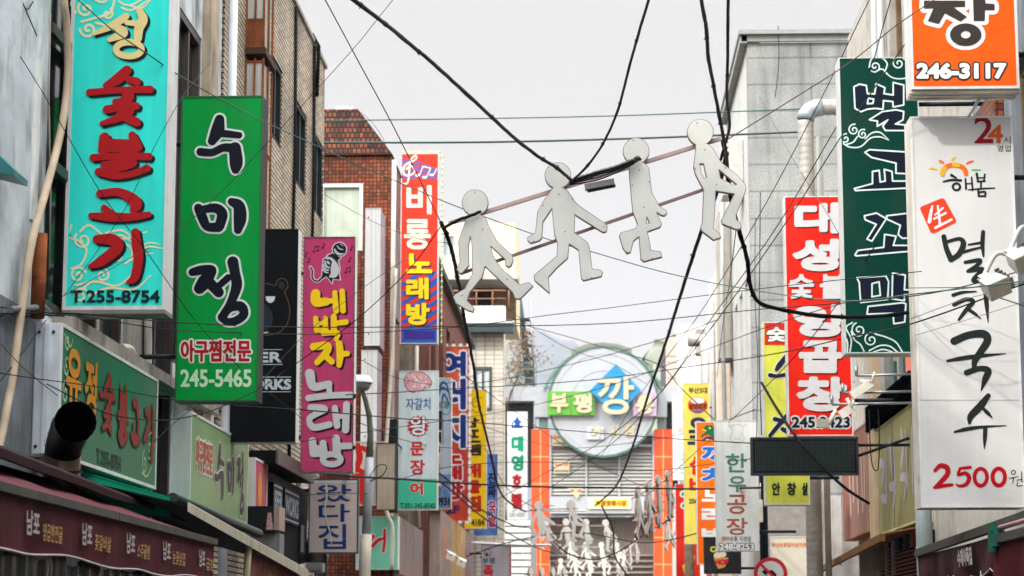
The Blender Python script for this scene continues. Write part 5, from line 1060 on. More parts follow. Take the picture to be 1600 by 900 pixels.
cu.add(vs, [(2*i, 2*i+2, 2*i+3, 2*i+1) for i in range(n)], True)
solo(cu, 'curtain', mat('plastic_curtain', (78, 82, 74), rough=.25, var=.5, scale=4, streak=.4), 'gathered grey green plastic curtain hanging below the maroon awning', 'curtain')
# green canopy and cream edged awning
GC = mat('green_canvas', (8, 140, 106), rough=.7, var=.2, scale=2, dirt=.1)
ga = thing('awning', 'small green canvas canopy under the green and pale green fascias', 'awning', (-4.1, 22, 2.6))
q = MB(); q.hexa([(-4.55, 19.4, 3.08), (-3.78, 19.9, 2.86), (-3.78, 25.0, 2.80), (-4.55, 25.2, 3.1)], (0, 0, -.012)); q.build('canopy', GC, ga)
q = MB(); q.quad((-4.54, 19.42, 3.06), (-3.78, 19.9, 2.845), (-3.78, 19.9, 2.68), (-4.54, 19.42, 2.75)); q.build('side_flap', GC, ga)
q = MB(); q.tube([(-3.76, 19.9, 2.85), (-3.76, 25.1, 2.78)], .05, 10); q.build('front_roll', mat('dark_green_roll', (10, 40, 34), rough=.5), ga)
cr = thing('awning', 'dark awning with pale cream front edge beside the maroon awning', 'awning', (-3.8, 22, 2.2))
q = MB(); q.hexa([(-3.42, 18.95, 2.74), (-3.42, 18.95, 2.66), (-3.36, 26.4, 2.30), (-3.36, 26.4, 2.41)], (-.03, 0, .02)); q.build('front_edge', mat('cream_canvas', (186, 178, 158), rough=.7, dirt=.3, streak=.2), cr)
q = MB(); q.hexa([(-3.46, 18.95, 2.735), (-4.5, 18.95, 2.98), (-4.5, 26.4, 2.72), (-3.4, 26.4, 2.41)], (0, 0, -.015)); q.build('canopy', mat('black_canvas', (20, 22, 24), rough=.8), cr)
q = MB(); q.tube([(-3.44, 22.3, 2.58), (-3.5, 22.4, 1.6)], .035, 8); q.build('post', mat('cream_post', (176, 162, 132), rough=.6, dirt=.3), cr); q = MB(); q.tube([(-3.44, 26, 2.36), (-3.5, 26, 1.6)], .035, 8); q.build('post', mat('cream_post', (176, 162, 132), rough=.6, dirt=.3), cr)
valance(cr, -3.46, 22.5, 26.3, 2.44, .32, mat('striped_valance', (120, 70, 60), rough=.8, var=.5, scale=9), None)
# red canvas further along
ra = thing('awning', 'red canvas awning below the mint box sign', 'awning', (-3.6, 43, 2.3))
q = MB(); q.hexa([(-3.72, 41, 2.85), (-3.1, 41, 2.62), (-3.1, 48, 2.5), (-3.72, 48, 2.85)], (0, 0, -.02)); q.build('canopy', mat('red_canvas', (170, 36, 30), rough=.7, var=.25), ra); valance(ra, -3.1, 41, 48, 2.5, .25, mat('red_canvas'if 0 else 'red_valance', (190, 70, 46), rough=.7, var=.35, scale=6), None)
wl_ = thing('fascia_sign', 'long tan fascia boards with faded print below the orange dashed sign', 'shop sign', (-3.6, 55, 2.5))
for i, (a, b, c) in enumerate((((168, 150, 140), 50.2, 54), ((196, 160, 104), 54.1, 60), ((150, 126, 132), 60.1, 64))):
    q = MB(); q.box(-3.69, -3.45, a and b, c, 3.0, 4.5); q.build('panel', mat('fascia_tan_%d' % b, a, rough=.6, var=.3, scale=2, streak=.3, dirt=.25), wl_)
q = MB(); q.box(-3.7, -2.9, 50, 64, 2.6, 2.75); q.build('canopy', DARK_METAL, wl_)
D(wl_, wallL(-3.45), 'print', text('회', 51.2, -4.2, 52.4, -3.3, .05), (200, 110, 90), 1, step=.05)

# ================================================================ right hand wall things
rt, pl = wallsign('fascia_sign', 'olive yellow wall sign with pale violet brush marks, under the black ribbed hood', 4.1, -1, 28.75, 33.6, 3.08, 4.62, acrylic((134, 132, 90)), .2, mat('fascia_edge', (188, 186, 140), rough=.5))
D(rt, pl, 'lettering', strokes([[(-30.0,-4.35,.16),(-29.9,-4.1,.2),(-30.1,-3.9,.12)], [(-29.6,-4.3,.1),(-29.55,-3.6,.14)], [(-30.2,-3.75,.1),(-29.7,-3.7,.14),(-29.9,-3.45,.1)], [(-31.2,-4.3,.18),(-31.1,-3.95,.2)], [(-30.8,-4.2,.1),(-30.75,-3.7,.12)], [(-31.3,-3.7,.12),(-30.8,-3.65,.16),(-31.0,-3.4,.1)],
  [(-32.3,-4.1,.14),(-31.9,-4.05,.14),(-32.1,-3.8,.14)], [(-31.7,-4.25,.1),(-31.65,-3.6,.1)], [(-32.2,-3.6,.12),(-31.7,-3.55,.14)], [(-29.0,-4.3,.1),(-29.05,-3.5,.12)]]), (164, 160, 172), 1, step=.03)
D(rt, pl, 'drawing', strokes([[(-33.2,-4.3,.04),(-32.9,-4.1,.05),(-33.2,-3.9,.05),(-32.8,-3.7,.05),(-33.1,-3.4,.06)], [(-33.0,-3.6,.14),(-32.8,-3.4,.1)], [(-32.8,-4.3,.03),(-33.2,-4.0,.04)]]), (92, 80, 72), 1, step=.025)
hd_ = MB(); hd_.box(4.04, 4.28, 28.75, 33.4, 4.64, 5.02)
for i in range(11): hd_.box(4.025, 4.039, 28.75, 33.4, 4.655+i*.033, 4.668+i*.033)
solo(hd_, 'hood', mat('hood_black', (10, 14, 18), rough=.95, spec=0), 'black ribbed hood over the olive yellow wall sign', 'hood')
rt, pl = wallsign('fascia_sign', 'faded salmon pink wall sign with ghostly white letters beside the olive yellow one', 4.1, -1, 33.7, 37.2, 3.2, 4.85, acrylic((152, 104, 90)), .2, mat('salmon_edge', (150, 110, 96), rough=.6))
D(rt, pl, 'lettering', strokes([[(-34.6,-4.5,.12),(-34.5,-3.6,.16)], [(-34.2,-4.5,.1),(-34.25,-3.7,.14)], [(-35.2,-4.4,.14),(-35.1,-3.6,.16)], [(-35.7,-4.5,.12),(-35.7,-3.8,.14)], [(-36.2,-4.3,.14),(-36.1,-3.6,.14)]]), (206, 190, 176), 1, step=.03)
bm_ = MB(); bm_.hexa([(3.66, 38.6, 2.74), (3.66, 38.6, 2.66), (3.66, 29.0, 2.85), (3.66, 29.0, 2.95)], (.06, 0, .0)); bm_.hexa([(3.73, 38.6, 2.73), (4.29, 38.6, 2.95), (4.29, 29.0, 3.05), (3.73, 29.0, 2.94)], (0, 0, .02))
solo(bm_, 'canopy', mat('timber_edge', (134, 98, 62), rough=.7, var=.3, dirt=.3), 'timber edged canopy sloping along the lower right', 'canopy')
sh_ = thing('shutter', 'dark roller shutter with red slats under the olive yellow sign', 'shutter', (4.2, 29, .2))
q = MB(); q.box(4.22, 4.29, 28.6, 33.5, .2, 2.98); q.build('shutter_back', mat('shutter_dark', (22, 18, 20), rough=.8), sh_)
q = MB()
for i in range(40): q.box(4.19, 4.215, 28.7, 33.4, .8+i*.053, .822+i*.053)
q.build('slats', mat('slat_red', (150, 52, 46), rough=.5, var=.2), sh_)
pp = MB(); c = PY(1443, 800, 26); pp.tube([(c.x, 26, .2), (c.x, 26, 4.2)], .095, 16); pp.tube([(c.x, 26, 2.62), (c.x, 26, 2.65)], .102, 16); pp.tube([(c.x, 26, 2.2), (c.x, 26, 2.22)], .102, 16); solo(pp, 'downpipe', mat('pipe_greygreen', (140, 152, 152), rough=.45, streak=.15, dirt=.2), 'thick grey green pipe beneath the white noodle sign', 'pipe')
rt, pl = wallsign('fascia_sign', 'blank off white wall panel with tiny dotted print, under the white noodle sign', 4.2, -1, 18.0, 26.2, 2.45, 3.3, mat('offwhite_sheet', (206, 202, 192), rough=.4, var=.06, streak=.12), .09, FRAME_W)
D(rt, pl, 'fine_print', union([rect(-20.6+i*.16+(j % 3)*.03, -3.02+j*.05, -20.55+i*.16+(j % 3)*.03, -2.995+j*.05) for i in range(12) for j in range(4)]), (110, 106, 100), 1, step=.008)
MAR2 = mat('maroon_canvas_right', (70, 34, 41), rough=.8, var=.4, scale=3, streak=.5, dirt=.4, bump=.8, bscale=2.5)
ar = thing('awning', 'worn maroon awning with scalloped edge and slanting white letters at the lower right', 'awning', (3.8, 21, 2.0))
valance(ar, 3.4, 17.6, 23.9, 2.465, .33, MAR2, TRIMW, scal=.07, wav=.04, seg=.62)
q = MB(); q.hexa([(3.37, 17.4, 2.53), (3.37, 17.4, 2.59), (3.37, 23.95, 2.525), (3.37, 23.95, 2.465)], (.06, 0, 0)); q.hexa([(3.39, 17.4, 2.594), (3.39, 17.4, 2.615), (3.39, 23.95, 2.55), (3.39, 23.95, 2.529)], (.06, 0, 0)); q.build('front_bar', MATS['weathered_bar'], ar)
q = MB(); q.hexa([(3.44, 17.6, 2.5), (3.44, 23.9, 2.45), (4.25, 23.9, 2.36), (4.25, 17.6, 2.4)], (0, 0, -.012)); q.build('canopy', MAR2, ar)
q = MB(); q.quad((3.42, 23.9, 2.46), (4.25, 23.9, 2.36), (4.25, 23.95, 2.0), (3.45, 23.95, 2.1)); q.build('side_flap', mat('pink_lining', (176, 112, 124), rough=.8, var=.25, streak=.3), ar)
decal('lettering', text('수제어묵집', -21.0, -2.43, -20.2, -2.26, .008, slant=-.25), paint((206, 196, 190)), wallR(3.36), ar, 1, step=.006)
a2 = thing('awning', 'red maroon canvas awning with green clamp at the right edge', 'awning', (3.5, 16, 1.9))
valance(a2, 3.1, 12.5, 17.55, 2.33, .42, mat('red_maroon_canvas', (96, 26, 34), rough=.8, var=.35, scale=3, streak=.35), TRIMW, scal=.05, wav=.05, seg=.5)
q = MB(); q.box(3.07, 3.13, 12.5, 17.55, 2.335, 2.4); q.build('front_bar', MATS['weathered_bar'], a2); q = MB(); q.tube([(3.1, 12.5, 2.45), (3.1, 17.4, 2.45)], .018, 6); q.build('roller', mat('pink_roller', (176, 120, 126), rough=.5), a2)
q = MB(); q.box(3.05, 3.14, 17.35, 17.6, 2.31, 2.43); q.box(3.04, 3.09, 17.38, 17.46, 2.43, 2.48); q.box(3.03, 3.08, 17.4, 17.5, 2.27, 2.31); q.build('clamp', mat('verdigris', (30, 104, 84), rough=.6, var=.4, scale=12), a2)
lin_ = MB(); vs = []; n = 60
for i in range(n+1):
    y = 17.6+i*6.2/n; dx = .05*math.sin(y*6)+.03*math.sin(y*15); vs += [(3.75+dx, y, .5), (3.75+dx*.5, y, 2.46)]
lin_.add(vs, [(2*i, 2*i+2, 2*i+3, 2*i+1) for i in range(n)], True); solo(lin_, 'curtain', mat('pink_curtain', (160, 98, 118), rough=.8, var=.35, scale=2, streak=.4), 'dusty pink cloth hanging behind the scalloped maroon awning', 'curtain')
# spiral duct
du = thing('spiral_duct', 'tall silver spiral duct rising behind the scarlet sign with an elbow into the wall', 'duct', (3.3, 34.2, .8))
cx, zt = 3.32, 9.62; pts = []; rs = []; z = .8; i = 0
while z < zt: pts.append((cx, 34.2, z)); rs.append(.122 if i % 3 else .128); z += .035; i += 1
q = MB(); q.tube(pts, rs, 16); q.build('duct_run', STEEL_DUCT, du)
q = MB(); q.tube([(cx, 34.2, zt-.02), (cx+.02, 34.2, zt+.06), (cx+.08, 34.2, zt+.13), (cx+.17, 34.2, zt+.17), (cx+.26, 34.2, zt+.18)], .138, 16); q.build('elbow', mat('blueish_steel', (164, 174, 184), rough=.5, metal=.2, var=.2, dirt=.2), du)
pts = [(cx+.26+k*.035, 34.2, zt+.18) for k in range(22)]; q = MB(); q.tube(pts, [.122 if k % 3 else .13 for k in range(22)], 16); q.build('duct_run', STEEL_DUCT, du)
q = MB(); q.box(cx-.16, 4.3, 34.16, 34.2, 8.02, 8.07); q.tube([(cx, 34.2, 8.0), (cx, 34.2, 8.09)], .135, 16); q.build('strap', RUST, du)
q = MB(); q.tube([(cx+.24, 34.5, 1), (cx+.24, 34.5, 9.4)], .05, 10); solo(q, 'downpipe', mat('pale_plastic_pipe', (186, 184, 174), rough=.5, dirt=.2), 'slim pale pipe standing right beside the silver spiral duct', 'pipe')
wc = MB(); X0 = PY(1294, 830, 36.3).x; X1 = PY(1315, 830, 36.3).x; wc.box(X0, X1, 36.3, 36.6, PY(1300, 882, 36.3).z, PY(1300, 775, 36.3).z); wc.box(X0+.06, X0+.075, 36.29, 36.3, PY(1300, 880, 36.3).z, PY(1300, 777, 36.3).z); solo(wc, 'sign_box', mat('white_enamel_box', (216, 218, 216), rough=.4, streak=.1), 'narrow white sign end right of the spiral duct', 'sign box')
an = bld('stucco_annex', 'low grey stucco annex behind the no left turn sign', (6, 43, 0)); q = MB(); q.box(3.15, 12, 42, 44.8, 0, 4.25); q.build('wall', mat('grey_stucco', (150, 144, 138), rough=.9, var=.2, bump=.4), an)
rt, pl, ex = sign('poster_board', 'cream notice board with one line of orange print above the no left turn sign', 41.6, 1204, 838, 1262, 900, mat('cream_sheet', (214, 206, 186), rough=.5, var=.06), .1, FRAME_W, .02)
D(rt, pl, 'lettering', text('부산숯불갈비살전문', 1206, 847.5, 1260, 855, .25), (216, 130, 80), 1, step=.25)
# no left turn sign
ts = thing('traffic_sign', 'round white no left turn sign with red rim at the bottom right', 'traffic sign', PY(1204, 897, 39)); p_ = onY(39)
decal('plate', ell(1204, 897, 26.5, 26.5), mat('sign_red', (206, 28, 40), rough=.35, var=.05), p_, ts, 0, thick=.02); decal('white_disc', ell(1204, 897, 20.5, 20.5), mat('sign_white', (226, 224, 220), rough=.35, var=.05), p_, ts, 1)
decal('arrow', poly([[(1190, 893.5), (1198, 887), (1198, 891), (1207, 891), (1213, 897), (1213, 915), (1206, 915), (1206, 899), (1204, 896.5), (1198, 896.5), (1198, 900)]]), paint((20, 22, 24)), p_, ts, 2, step=.4); decal('slash', stroke([(1190, 883, 4), (1218, 911, 4)]), MATS['sign_red'], p_, ts, 3, step=.4)
c = PY(1204, 897, 39); q = MB(); q.tube([(c.x, 39.06, 0), (c.x, 39.06, c.z+.25)], .03, 8); q.build('post', GREY_METAL, ts)
cp = MB(); c = PY(1077, 860, 58); cp.tube([(c.x, 58, 0), (c.x, 58, PY(1077, 812, 58).z)], [.15, .12], 12); solo(cp, 'utility_pole', mat('weathered_pole', (120, 104, 86), rough=.85, var=.3), 'weathered brown pole before the narrow red sign', 'pole')
cp = MB(); c = PY(1193, 800, 39.8); cp.tube([(c.x, 39.8, 0), (c.x, 39.8, PY(1193, 690, 39.8).z)], .075, 10); solo(cp, 'utility_pole', mat('dark_pole', (16, 22, 25), rough=.8, var=.4, spec=.05), 'dark slim pole behind the no left turn sign, below the display board', 'pole')
jb = MB(); a, b = PY(1183, 781, 39.6), PY(1192, 816, 39.6); jb.box(a.x, b.x, 39.55, 39.68, b.z, a.z); jb.tube([(a.x+.05, 39.6, a.z), (a.x+.06, 39.6, a.z+.3)], .012, 5); solo(jb, 'junction_box', mat('box_cream', (206, 200, 186), rough=.5, dirt=.25), 'small cream junction box strapped to the dark slim pole', 'junction box', bevel=.008)
# street lamp on the left
sp = thing('street_lamp', 'grey street lamp on curved arm beside the white sign box and pink sign', 'street lamp', PY(570, 900, 36)*1.0); sp.location.z = 0
q = MB(); q.tube([(PY(570, 900, 36).x, 36, 0), PY(570, 880, 36), PY(572, 835, 36)], .095, 12); q.build('pole', mat('pole_beige', (190, 182, 164), rough=.5, dirt=.3), sp)
q = MB(); q.tube([PY(572, 838, 36), PY(576, 760, 36), PY(577, 715, 36)], .072, 12); q.build('pole', mat('pole_grey', (176, 182, 188), rough=.4, dirt=.2), sp)
q = MB(); q.tube([PY(577, 718, 36), PY(579, 680, 36), PY(577, 650, 35.9), PY(571, 625, 35.8), PY(566, 611, 35.7)], [.06, .05, .045, .04, .035], 10); q.build('arm', mat('arm_olive', (98, 104, 92), rough=.5), sp)
c = PY(560, 600, 35.7); q = MB(); q.tube([c+Vector((0, 0, -.12)), c+Vector((0, 0, -.09)), c+Vector((0, 0, -.03)), c+Vector((0, 0, .005))], [.09, .17, .2, .205], 18); q.build('bowl', mat('lamp_bowl', (120, 122, 126), rough=.25), sp)
q = MB(); q.tube([c+Vector((0, 0, .006)), c+Vector((0, 0, .03)), c+Vector((0, 0, .1)), c+Vector((0, 0, .13))], [.235, .235, .2, .17], 18); q.build('lamp_cap', mat('lamp_cap_white', (206, 208, 206), rough=.4), sp)
# floodlights
FLW = mat('flood_white', (186, 184, 178), rough=.45, var=.1, dirt=.25)
def flood(label, base, head, tip, group, hs=1.0, m=FLW):
    t_ = thing('floodlight', label, 'floodlight', head, group)
    mid = (base+head)/2+Vector((0, 0, .10*hs)); q = MB(); q.tube(catm3([base, mid, head], 5), .022*hs, 8); q.build('arm', m, t_)
    d = (tip-head).normalized(); a = d.cross(Vector((0, -1, .15))).normalized(); b = d.cross(a)
    q = MB(); L_ = (tip-head).length; w = .085*hs; h_ = .04*hs
    q.hexa([head+a*w*.5+b*h_, head-a*w*.5+b*h_, head-a*w*.5-b*h_, head+a*w*.5-b*h_], d*L_*.35); h2 = head+d*L_*.352
    q.add([h2+a*w+b*h_*1.4, h2-a*w+b*h_*1.4, h2-a*w-b*h_*1.4, h2+a*w-b*h_*1.4]+[tip+a*w*1.2+b*h_*2, tip-a*w*1.2+b*h_*2, tip-a*w*1.2-b*h_*2, tip+a*w*1.2-b*h_*2], [(0,3,2,1),(4,5,6,7),(0,1,5,4),(1,2,6,5),(2,3,7,6),(3,0,4,7)]); q.build('lamp_body', m, t_)
    q = MB(); q.hexa([tip+a*w*1.1+b*h_*1.8, tip-a*w*1.1+b*h_*1.8, tip-a*w*1.1-b*h_*1.8, tip+a*w*1.1-b*h_*1.8], d*.006); q.build('lens', mat('lens_dull', (150, 140, 120), rough=.2, var=.2), t_)
    q = MB()
    for k in range(5):
        s_ = head+d*L_*(.1+.2*k)-a*w*1.25; q.hexa([s_-b*h_*1.2, s_+b*h_*1.2, s_+b*h_*1.2+d*.008, s_-b*h_*1.2+d*.008], a*-.045*hs)
    q.build('cooling_fins', mat('fin_tan', (120, 108, 94), rough=.5, dirt=.3), t_); return t_
def catm3(p, n=8):
    q = catmull([tuple(a) for a in p], n); return [Vector(a) for a in q]
flood('white floodlight on curved arm in front of the white noodle sign, lower left', PY(1576, 397, 19.6), PY(1536, 434, 19.6), PY(1562, 452, 19.3), 'floodlights before the noodle sign', 1.0)
flood('white floodlight on curved arm by the noodle sign, right edge', PY(1612, 356, 19.8), PY(1577, 394, 19.6), PY(1604, 411, 19.3), 'floodlights before the noodle sign', 1.0)
for i, (a, b, c, lb) in enumerate((((1306, 640), (1296, 662), (1276, 660), 'lowest of three small spotlights in front of the scarlet sign'), ((1323, 622), (1331, 637), (1313, 649), 'middle of three small spotlights in front of the scarlet sign'), ((1344, 595), (1362, 597), (1331, 618), 'topmost of three small spotlights in front of the scarlet sign'))):
    t_ = thing('spotlight', lb, 'spotlight', PY(*b, 28.6), 'spotlights before the scarlet sign')
    q = MB(); p0, p1 = PY(*b, 28.6), PY(*c, 28.4); d = (p1-p0); u_ = d.cross(Vector((0, 1, 0))).normalized()*.055; q.hexa([p0+u_, p0-u_, p0-u_+Vector((0, .1, 0)), p0+u_+Vector((0, .1, 0))], d); q.build('lamp_body', mat('spot_white', (226, 220, 208), rough=.4, dirt=.2), t_)
    q = MB(); q.tube([PY(*a, 28.6), p0], .022, 8); q.tube([p0, p0+Vector((.04, 0, .13))], .014, 6); q.build('bracket', MATS['spot_white'], t_)
    pA = PY(a[0]-6, a[1]-8, 28.7); q = MB(); q.tube([pA, Vector((4.29, 28.7, pA.z+.02))], .017, 6); q.tube([pA, pA+Vector((0, 0, .12))], .02, 6); q.build('arm', GREY_METAL, t_)
for i, (a, b, lb) in enumerate(((705, 868, 'small white spotlight left of a pair over the tan fascia boards'), (722, 878, 'small white spotlight right of a pair over the tan fascia boards'))):
    t_ = thing('spotlight', lb, 'spotlight', PY(a, b, 52), 'spotlights over the tan fascia'); p = PY(a, b, 52); q = MB(); q.hexa([p+Vector((-.1, 0, .08)), p+Vector((.1, 0, 0)), p+Vector((.06, 0, -.14)), p+Vector((-.14, 0, -.06))], (0, .15, .05)); q.build('lamp_body', MATS['spot_white'], t_)
    q = MB(); q.tube([p, p+Vector((-.2, .1, .2)), p+Vector((-.6, .2, .2))], .02, 6); q.build('arm', GREY_METAL, t_)
# old hose on the left wall and teal awning corner
hs = MB(); hs.tube(catm3([PX(a, b, -4.48) for a, b in [(101, -25), (100, 5), (104, 40), (106, 110), (101, 170), (90, 228), (71, 300), (50, 377), (37, 460), (30, 510), (20, 585), (10, 640), (0, 690), (-20, 760)]], 6), .034, 10); solo(hs, 'pipe', mat('old_beige_hose', (180, 162, 138), rough=.7, var=.2, dirt=.35, scale=5), 'long bent beige hose hanging down the grey plaster wall', 'hose')
hs = MB(); hs.tube(catm3([PX(a, b, -4.5) for a, b in [(190, 543), (205, 548), (215, 580), (225, 590), (231, 570), (231, 490)]], 6), .04, 8); solo(hs, 'pipe', mat('white_hose', (196, 190, 178), rough=.5, dirt=.2), 'white looped drain hose under the turquoise sign', 'hose')
tc_ = MB(); tc_.prism([PY(-30, 215, 16.4), PY(23, 266, 16.4), PY(22, 275, 16.4), PY(-30, 262, 16.4)], (0, .4, 0)); solo(tc_, 'sign_corner', mat('teal_enamel', (30, 110, 112), rough=.4, var=.2), 'corner of a teal board poking in at the left edge', 'board')
q = MB(); q.tube(catm3([PY(a, b, 39.8) for a, b in [(618, 420), (614, 520), (607, 640), (602, 720), (600, 775), (606, 806), (613, 826), (612, 890)]], 6), .035, 8); solo(q, 'downpipe', mat('cream_drain', (206, 196, 178), rough=.5, dirt=.25), 'cream drain pipe bending beside the beige panel and mint box sign', 'pipe')
q = MB(); a, b = PY(607, 700, 40.2), PY(620, 700, 40.2); q.box(a.x, b.x, 40.2, 40.5, PY(610, 800, 40.2).z, PY(610, 655, 40.2).z); solo(q, 'mesh_column', mat('mesh_dark', (26, 34, 34), rough=.7, var=.3, scale=30), 'dark meshed column left of the seafood sign', 'column')

# ================================================================ the market gate at the end of the street
GY = 125.0; gp = onY(GY); gt = thing('market_gate', 'white market gate with big round board, orange pillars and grey louvres across the street end', 'gate', (PY(940, 900, GY).x, GY, 0))
GW = mat('gate_white', (172, 174, 178), rough=.45, var=.05, streak=.05, dirt=.06); MINT = mat('gate_mint', (104, 136, 126), rough=.45, var=.1); ORG = mat('gate_orange', (232, 74, 4), rough=.4, var=.08); CRL = mat('gate_cream', (190, 178, 146), rough=.5, var=.06)
def gplate(name, sh, m, parent, front, thick, step=.8):      # a real plate; front = metres before the gate plane
    return decal(name, sh, m, (lambda x, y: PY(x, y, GY)+Vector((0, -front, 0)), Vector((0, -1, 0))), parent, 0, step=step, thick=thick)
disc = gplate('round_board', ell(942.5, 630, 84, 85), GW, gt, .9, .9)
gplate('rim', ell(942.5, 630, 84.5, 85.5, 3.4), mat('rim_green', (66, 104, 90), rough=.5), gt, .95, .9)
for rr in (76, 50): gplate('ring', ell(942.5, 632, rr, rr, 1.1).clip(860, 545, 1025, 700 if rr > 60 else 660), mat('ring_grey', (158, 161, 166), rough=.5), disc, .92, .03, step=.6)
gplate('arch', (ell(942, 641, 97, 96, 4) | ell(942, 641, 89, 90, 2)).clip(846, 540, 1040, 608), MINT, gt, .3, .5)
gplate('canopy', ell(941, 655, 108, 112, 12).clip(893, 536, 987, 560), mat('canopy_olive', (128, 130, 116), rough=.6), gt, .6, 1.6)
gplate('beam', rect(785, 605, 862, 627) | rect(836, 626, 862, 652) , GW, gt, .2, 1.2, .9); gplate('beam', rect(1022, 605, 1068, 628) | rect(1022, 627, 1042, 652), GW, gt, .2, 1.2, .9)
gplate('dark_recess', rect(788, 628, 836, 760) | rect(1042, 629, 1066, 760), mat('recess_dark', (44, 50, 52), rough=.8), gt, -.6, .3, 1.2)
gplate('column', rect(842, 652, 856, 676) | rect(1027, 652, 1038, 676), MINT, gt, -.1, .4); gplate('frame_post', rect(784, 628, 788, 900) | rect(834, 627, 836, 680) | rect(1064, 629, 1067, 760), GW, gt, .1, .3)
for a, b in ((830.5, 858.5), (1022, 1050.5)):
    p = gplate('pillar', rect(a, 671, b, 960), ORG, gt, .15, .8, 1)
    gplate('joint_lines', rect((a+b)/2-.6, 672, (a+b)/2+.6, 960) | union([rect(a+.5, y-.6, b-.5, y+.6) for y in (714, 756, 798, 840, 882)]), mat('joint_pale', (246, 176, 120), rough=.5), p, .16, .008, .5)
lv = MB(); x0, x1 = PY(861, 760, GY).x, PY(1019, 760, GY).x; z = PY(940, 802, GY).z; zt = PY(940, 690, GY).z
while z < zt: lv.hexa([(x0, GY+.1, z), (x1, GY+.1, z), (x1, GY-.03, z-.165), (x0, GY-.03, z-.165)], (0, .02, .02)); z += .2
lv.build('louvre', mat('louvre_grey', (176, 174, 168), rough=.5, var=.1), gt)
gplate('louvre_back', rect(859, 680, 1022, 806), mat('louvre_back', (96, 94, 90), rough=.8), gt, -.25, .1, 1.5)
gplate('post', rect(858.5, 680, 861.5, 808) | rect(914.5, 712, 917.5, 806) | rect(966, 712, 969, 806) | rect(1019, 680, 1021.8, 808) | rect(859, 804, 1021, 806), GW, gt, .12, .1, .6)
gplate('crossbar', rect(862, 698, 1019, 703), mat('dark_bar', (90, 78, 70), rough=.6), gt, .08, .1)
for (x0, y0, x1, y1) in ((863, 677, 887, 697), (866, 720, 890, 740)):
    p = gplate('notice_board', rect(x0, y0, x1, y1), CRL, gt, .18, .05, .7)
    gplate('notice_print', text('Busan 시장', x0+2, y0+3, x1-2, y0+9, .2), paint((190, 90, 70)), p, .19, .008, .3); gplate('notice_print', union([rect(x0+2+i*3.6, y1-5.5, x0+4.2+i*3.6, y1-2) for i in range(6)]), paint((70, 54, 50)), p, .19, .008, .4)
for sh, c, nm in ((rect(856, 615.5, 892, 652), (82, 154, 34), '부'), (rect(892.6, 615.5, 929, 652), (82, 154, 34), '평'), (rect(988.5, 618, 1025, 653.5), (178, 151, 177), '통')):
    p = gplate('letter_board', sh, mat('board_%d%d' % (c[0], c[1]), c, rough=.45, var=.06), gt, 1.25, .25, .8); b = sh.bb
    gplate('lettering', text(nm, b[0]+4, b[1]+3, b[2]-4, b[3]-3, 1.4), CRL, p, 1.36, .1, .4)
p = gplate('letter_board', poly([[(962, 574), (1001, 614.5), (962, 655.5), (922, 615)]]), mat('board_blue', (8, 128, 178), rough=.45, var=.06), gt, 1.5, .4, .8); gplate('lettering', text('깡', 934, 593, 990, 652, 1.2), CRL, p, 1.62, .1, .4)
p = gplate('letter_board', rect(917, 670, 943, 689), mat('pale_board', (196, 202, 212), rough=.45), gt, 1.1, .18, .8); gplate('lettering', text('야', 921, 669, 941, 687, .8), CRL, p, 1.18, .06, .4); gplate('lettering', text('시', 951, 667, 967, 686, .8) | text('장', 973, 664, 993, 684, .8), CRL, gt, 1.0, .08, .4)
gplate('valance_board', rect(859, 777, 1019, 803), GW, gt, .5, .3, 1); p = gplate('yellow_sign', rect(921, 780, 984, 794).grow(2), mat('yellow_rim', (232, 224, 190), rough=.5), gt, .62, .1, .6); gplate('lettering', rect(929, 781.5, 981, 792.5), mat('yellow_panel', (242, 206, 50), rough=.5), p, .64, .015, .6); gplate('lettering', text('부평깡통시장', 931, 783, 979, 791.5, .4), paint((150, 80, 30)), p, .66, .012, .3)
p = gplate('pennant', poly([[(887, 764), (912, 764), (902, 781)]]), CRL, gt, .66, .05, .5); gplate('pennant_print', ell(894.5, 768, 2.6, 2) | rect(903, 766.5, 909, 770) | ell(900, 768, .8, .8), paint((206, 90, 70)), p, .675, .01, .3)
gplate('arcade_wall', rect(859, 806, 1022, 1010), mat('arcade_taupe', (122, 116, 110), rough=.8, var=.2, streak=.2), gt, -1.2, .2, 2)
rb = MB(); x0, x1 = PY(861, 860, GY+3).x, PY(1020, 860, GY+3).x
for i in range(9): zz = PY(940, 868+i*9, GY).z; rb.box(x0, x1, GY+.95, GY+1.15, zz, zz+.09)
rb.build('arcade_rib', mat('rib_pale', (150, 146, 138), rough=.7), gt)
for k, y_ in enumerate((566, 576, 590, 600)): gplate('railing', rect(786, y_, 838, y_+1.6), MINT, gt, .1, .1, .5)
gplate('railing', rect(806, 566, 807.6, 604) | rect(837, 566, 838.6, 604) | rect(786, 566, 787.5, 604), MINT, gt, .12, .1, .5)
for k, y_ in enumerate((556, 566, 590)): gplate('railing', rect(1042, y_, 1068, y_+1.6), MINT, gt, .1, .1, .5)
# white siding house left of the gate
sd = bld('siding_house', 'house front of white horizontal boards below the hotel sign', (-4, 92, 0)); q = MB(); a, b = PY(790, 850, 90.6).x, PY(829, 850, 90.6).x
q.box(-8, b, 90.7, 100, 0, 6.3); q.build('wall', mat('siding_shade', (150, 152, 150), rough=.7), sd); q = MB(); z = .2
while z < 6.2: q.hexa([(-8, 90.69, z), (b, 90.69, z), (b, 90.6, z+.02), (-8, 90.6, z+.02)], (0, .0, .2)); z += .27
q.build('siding', mat('siding_white', (214, 214, 208), rough=.6, dirt=.2), sd)
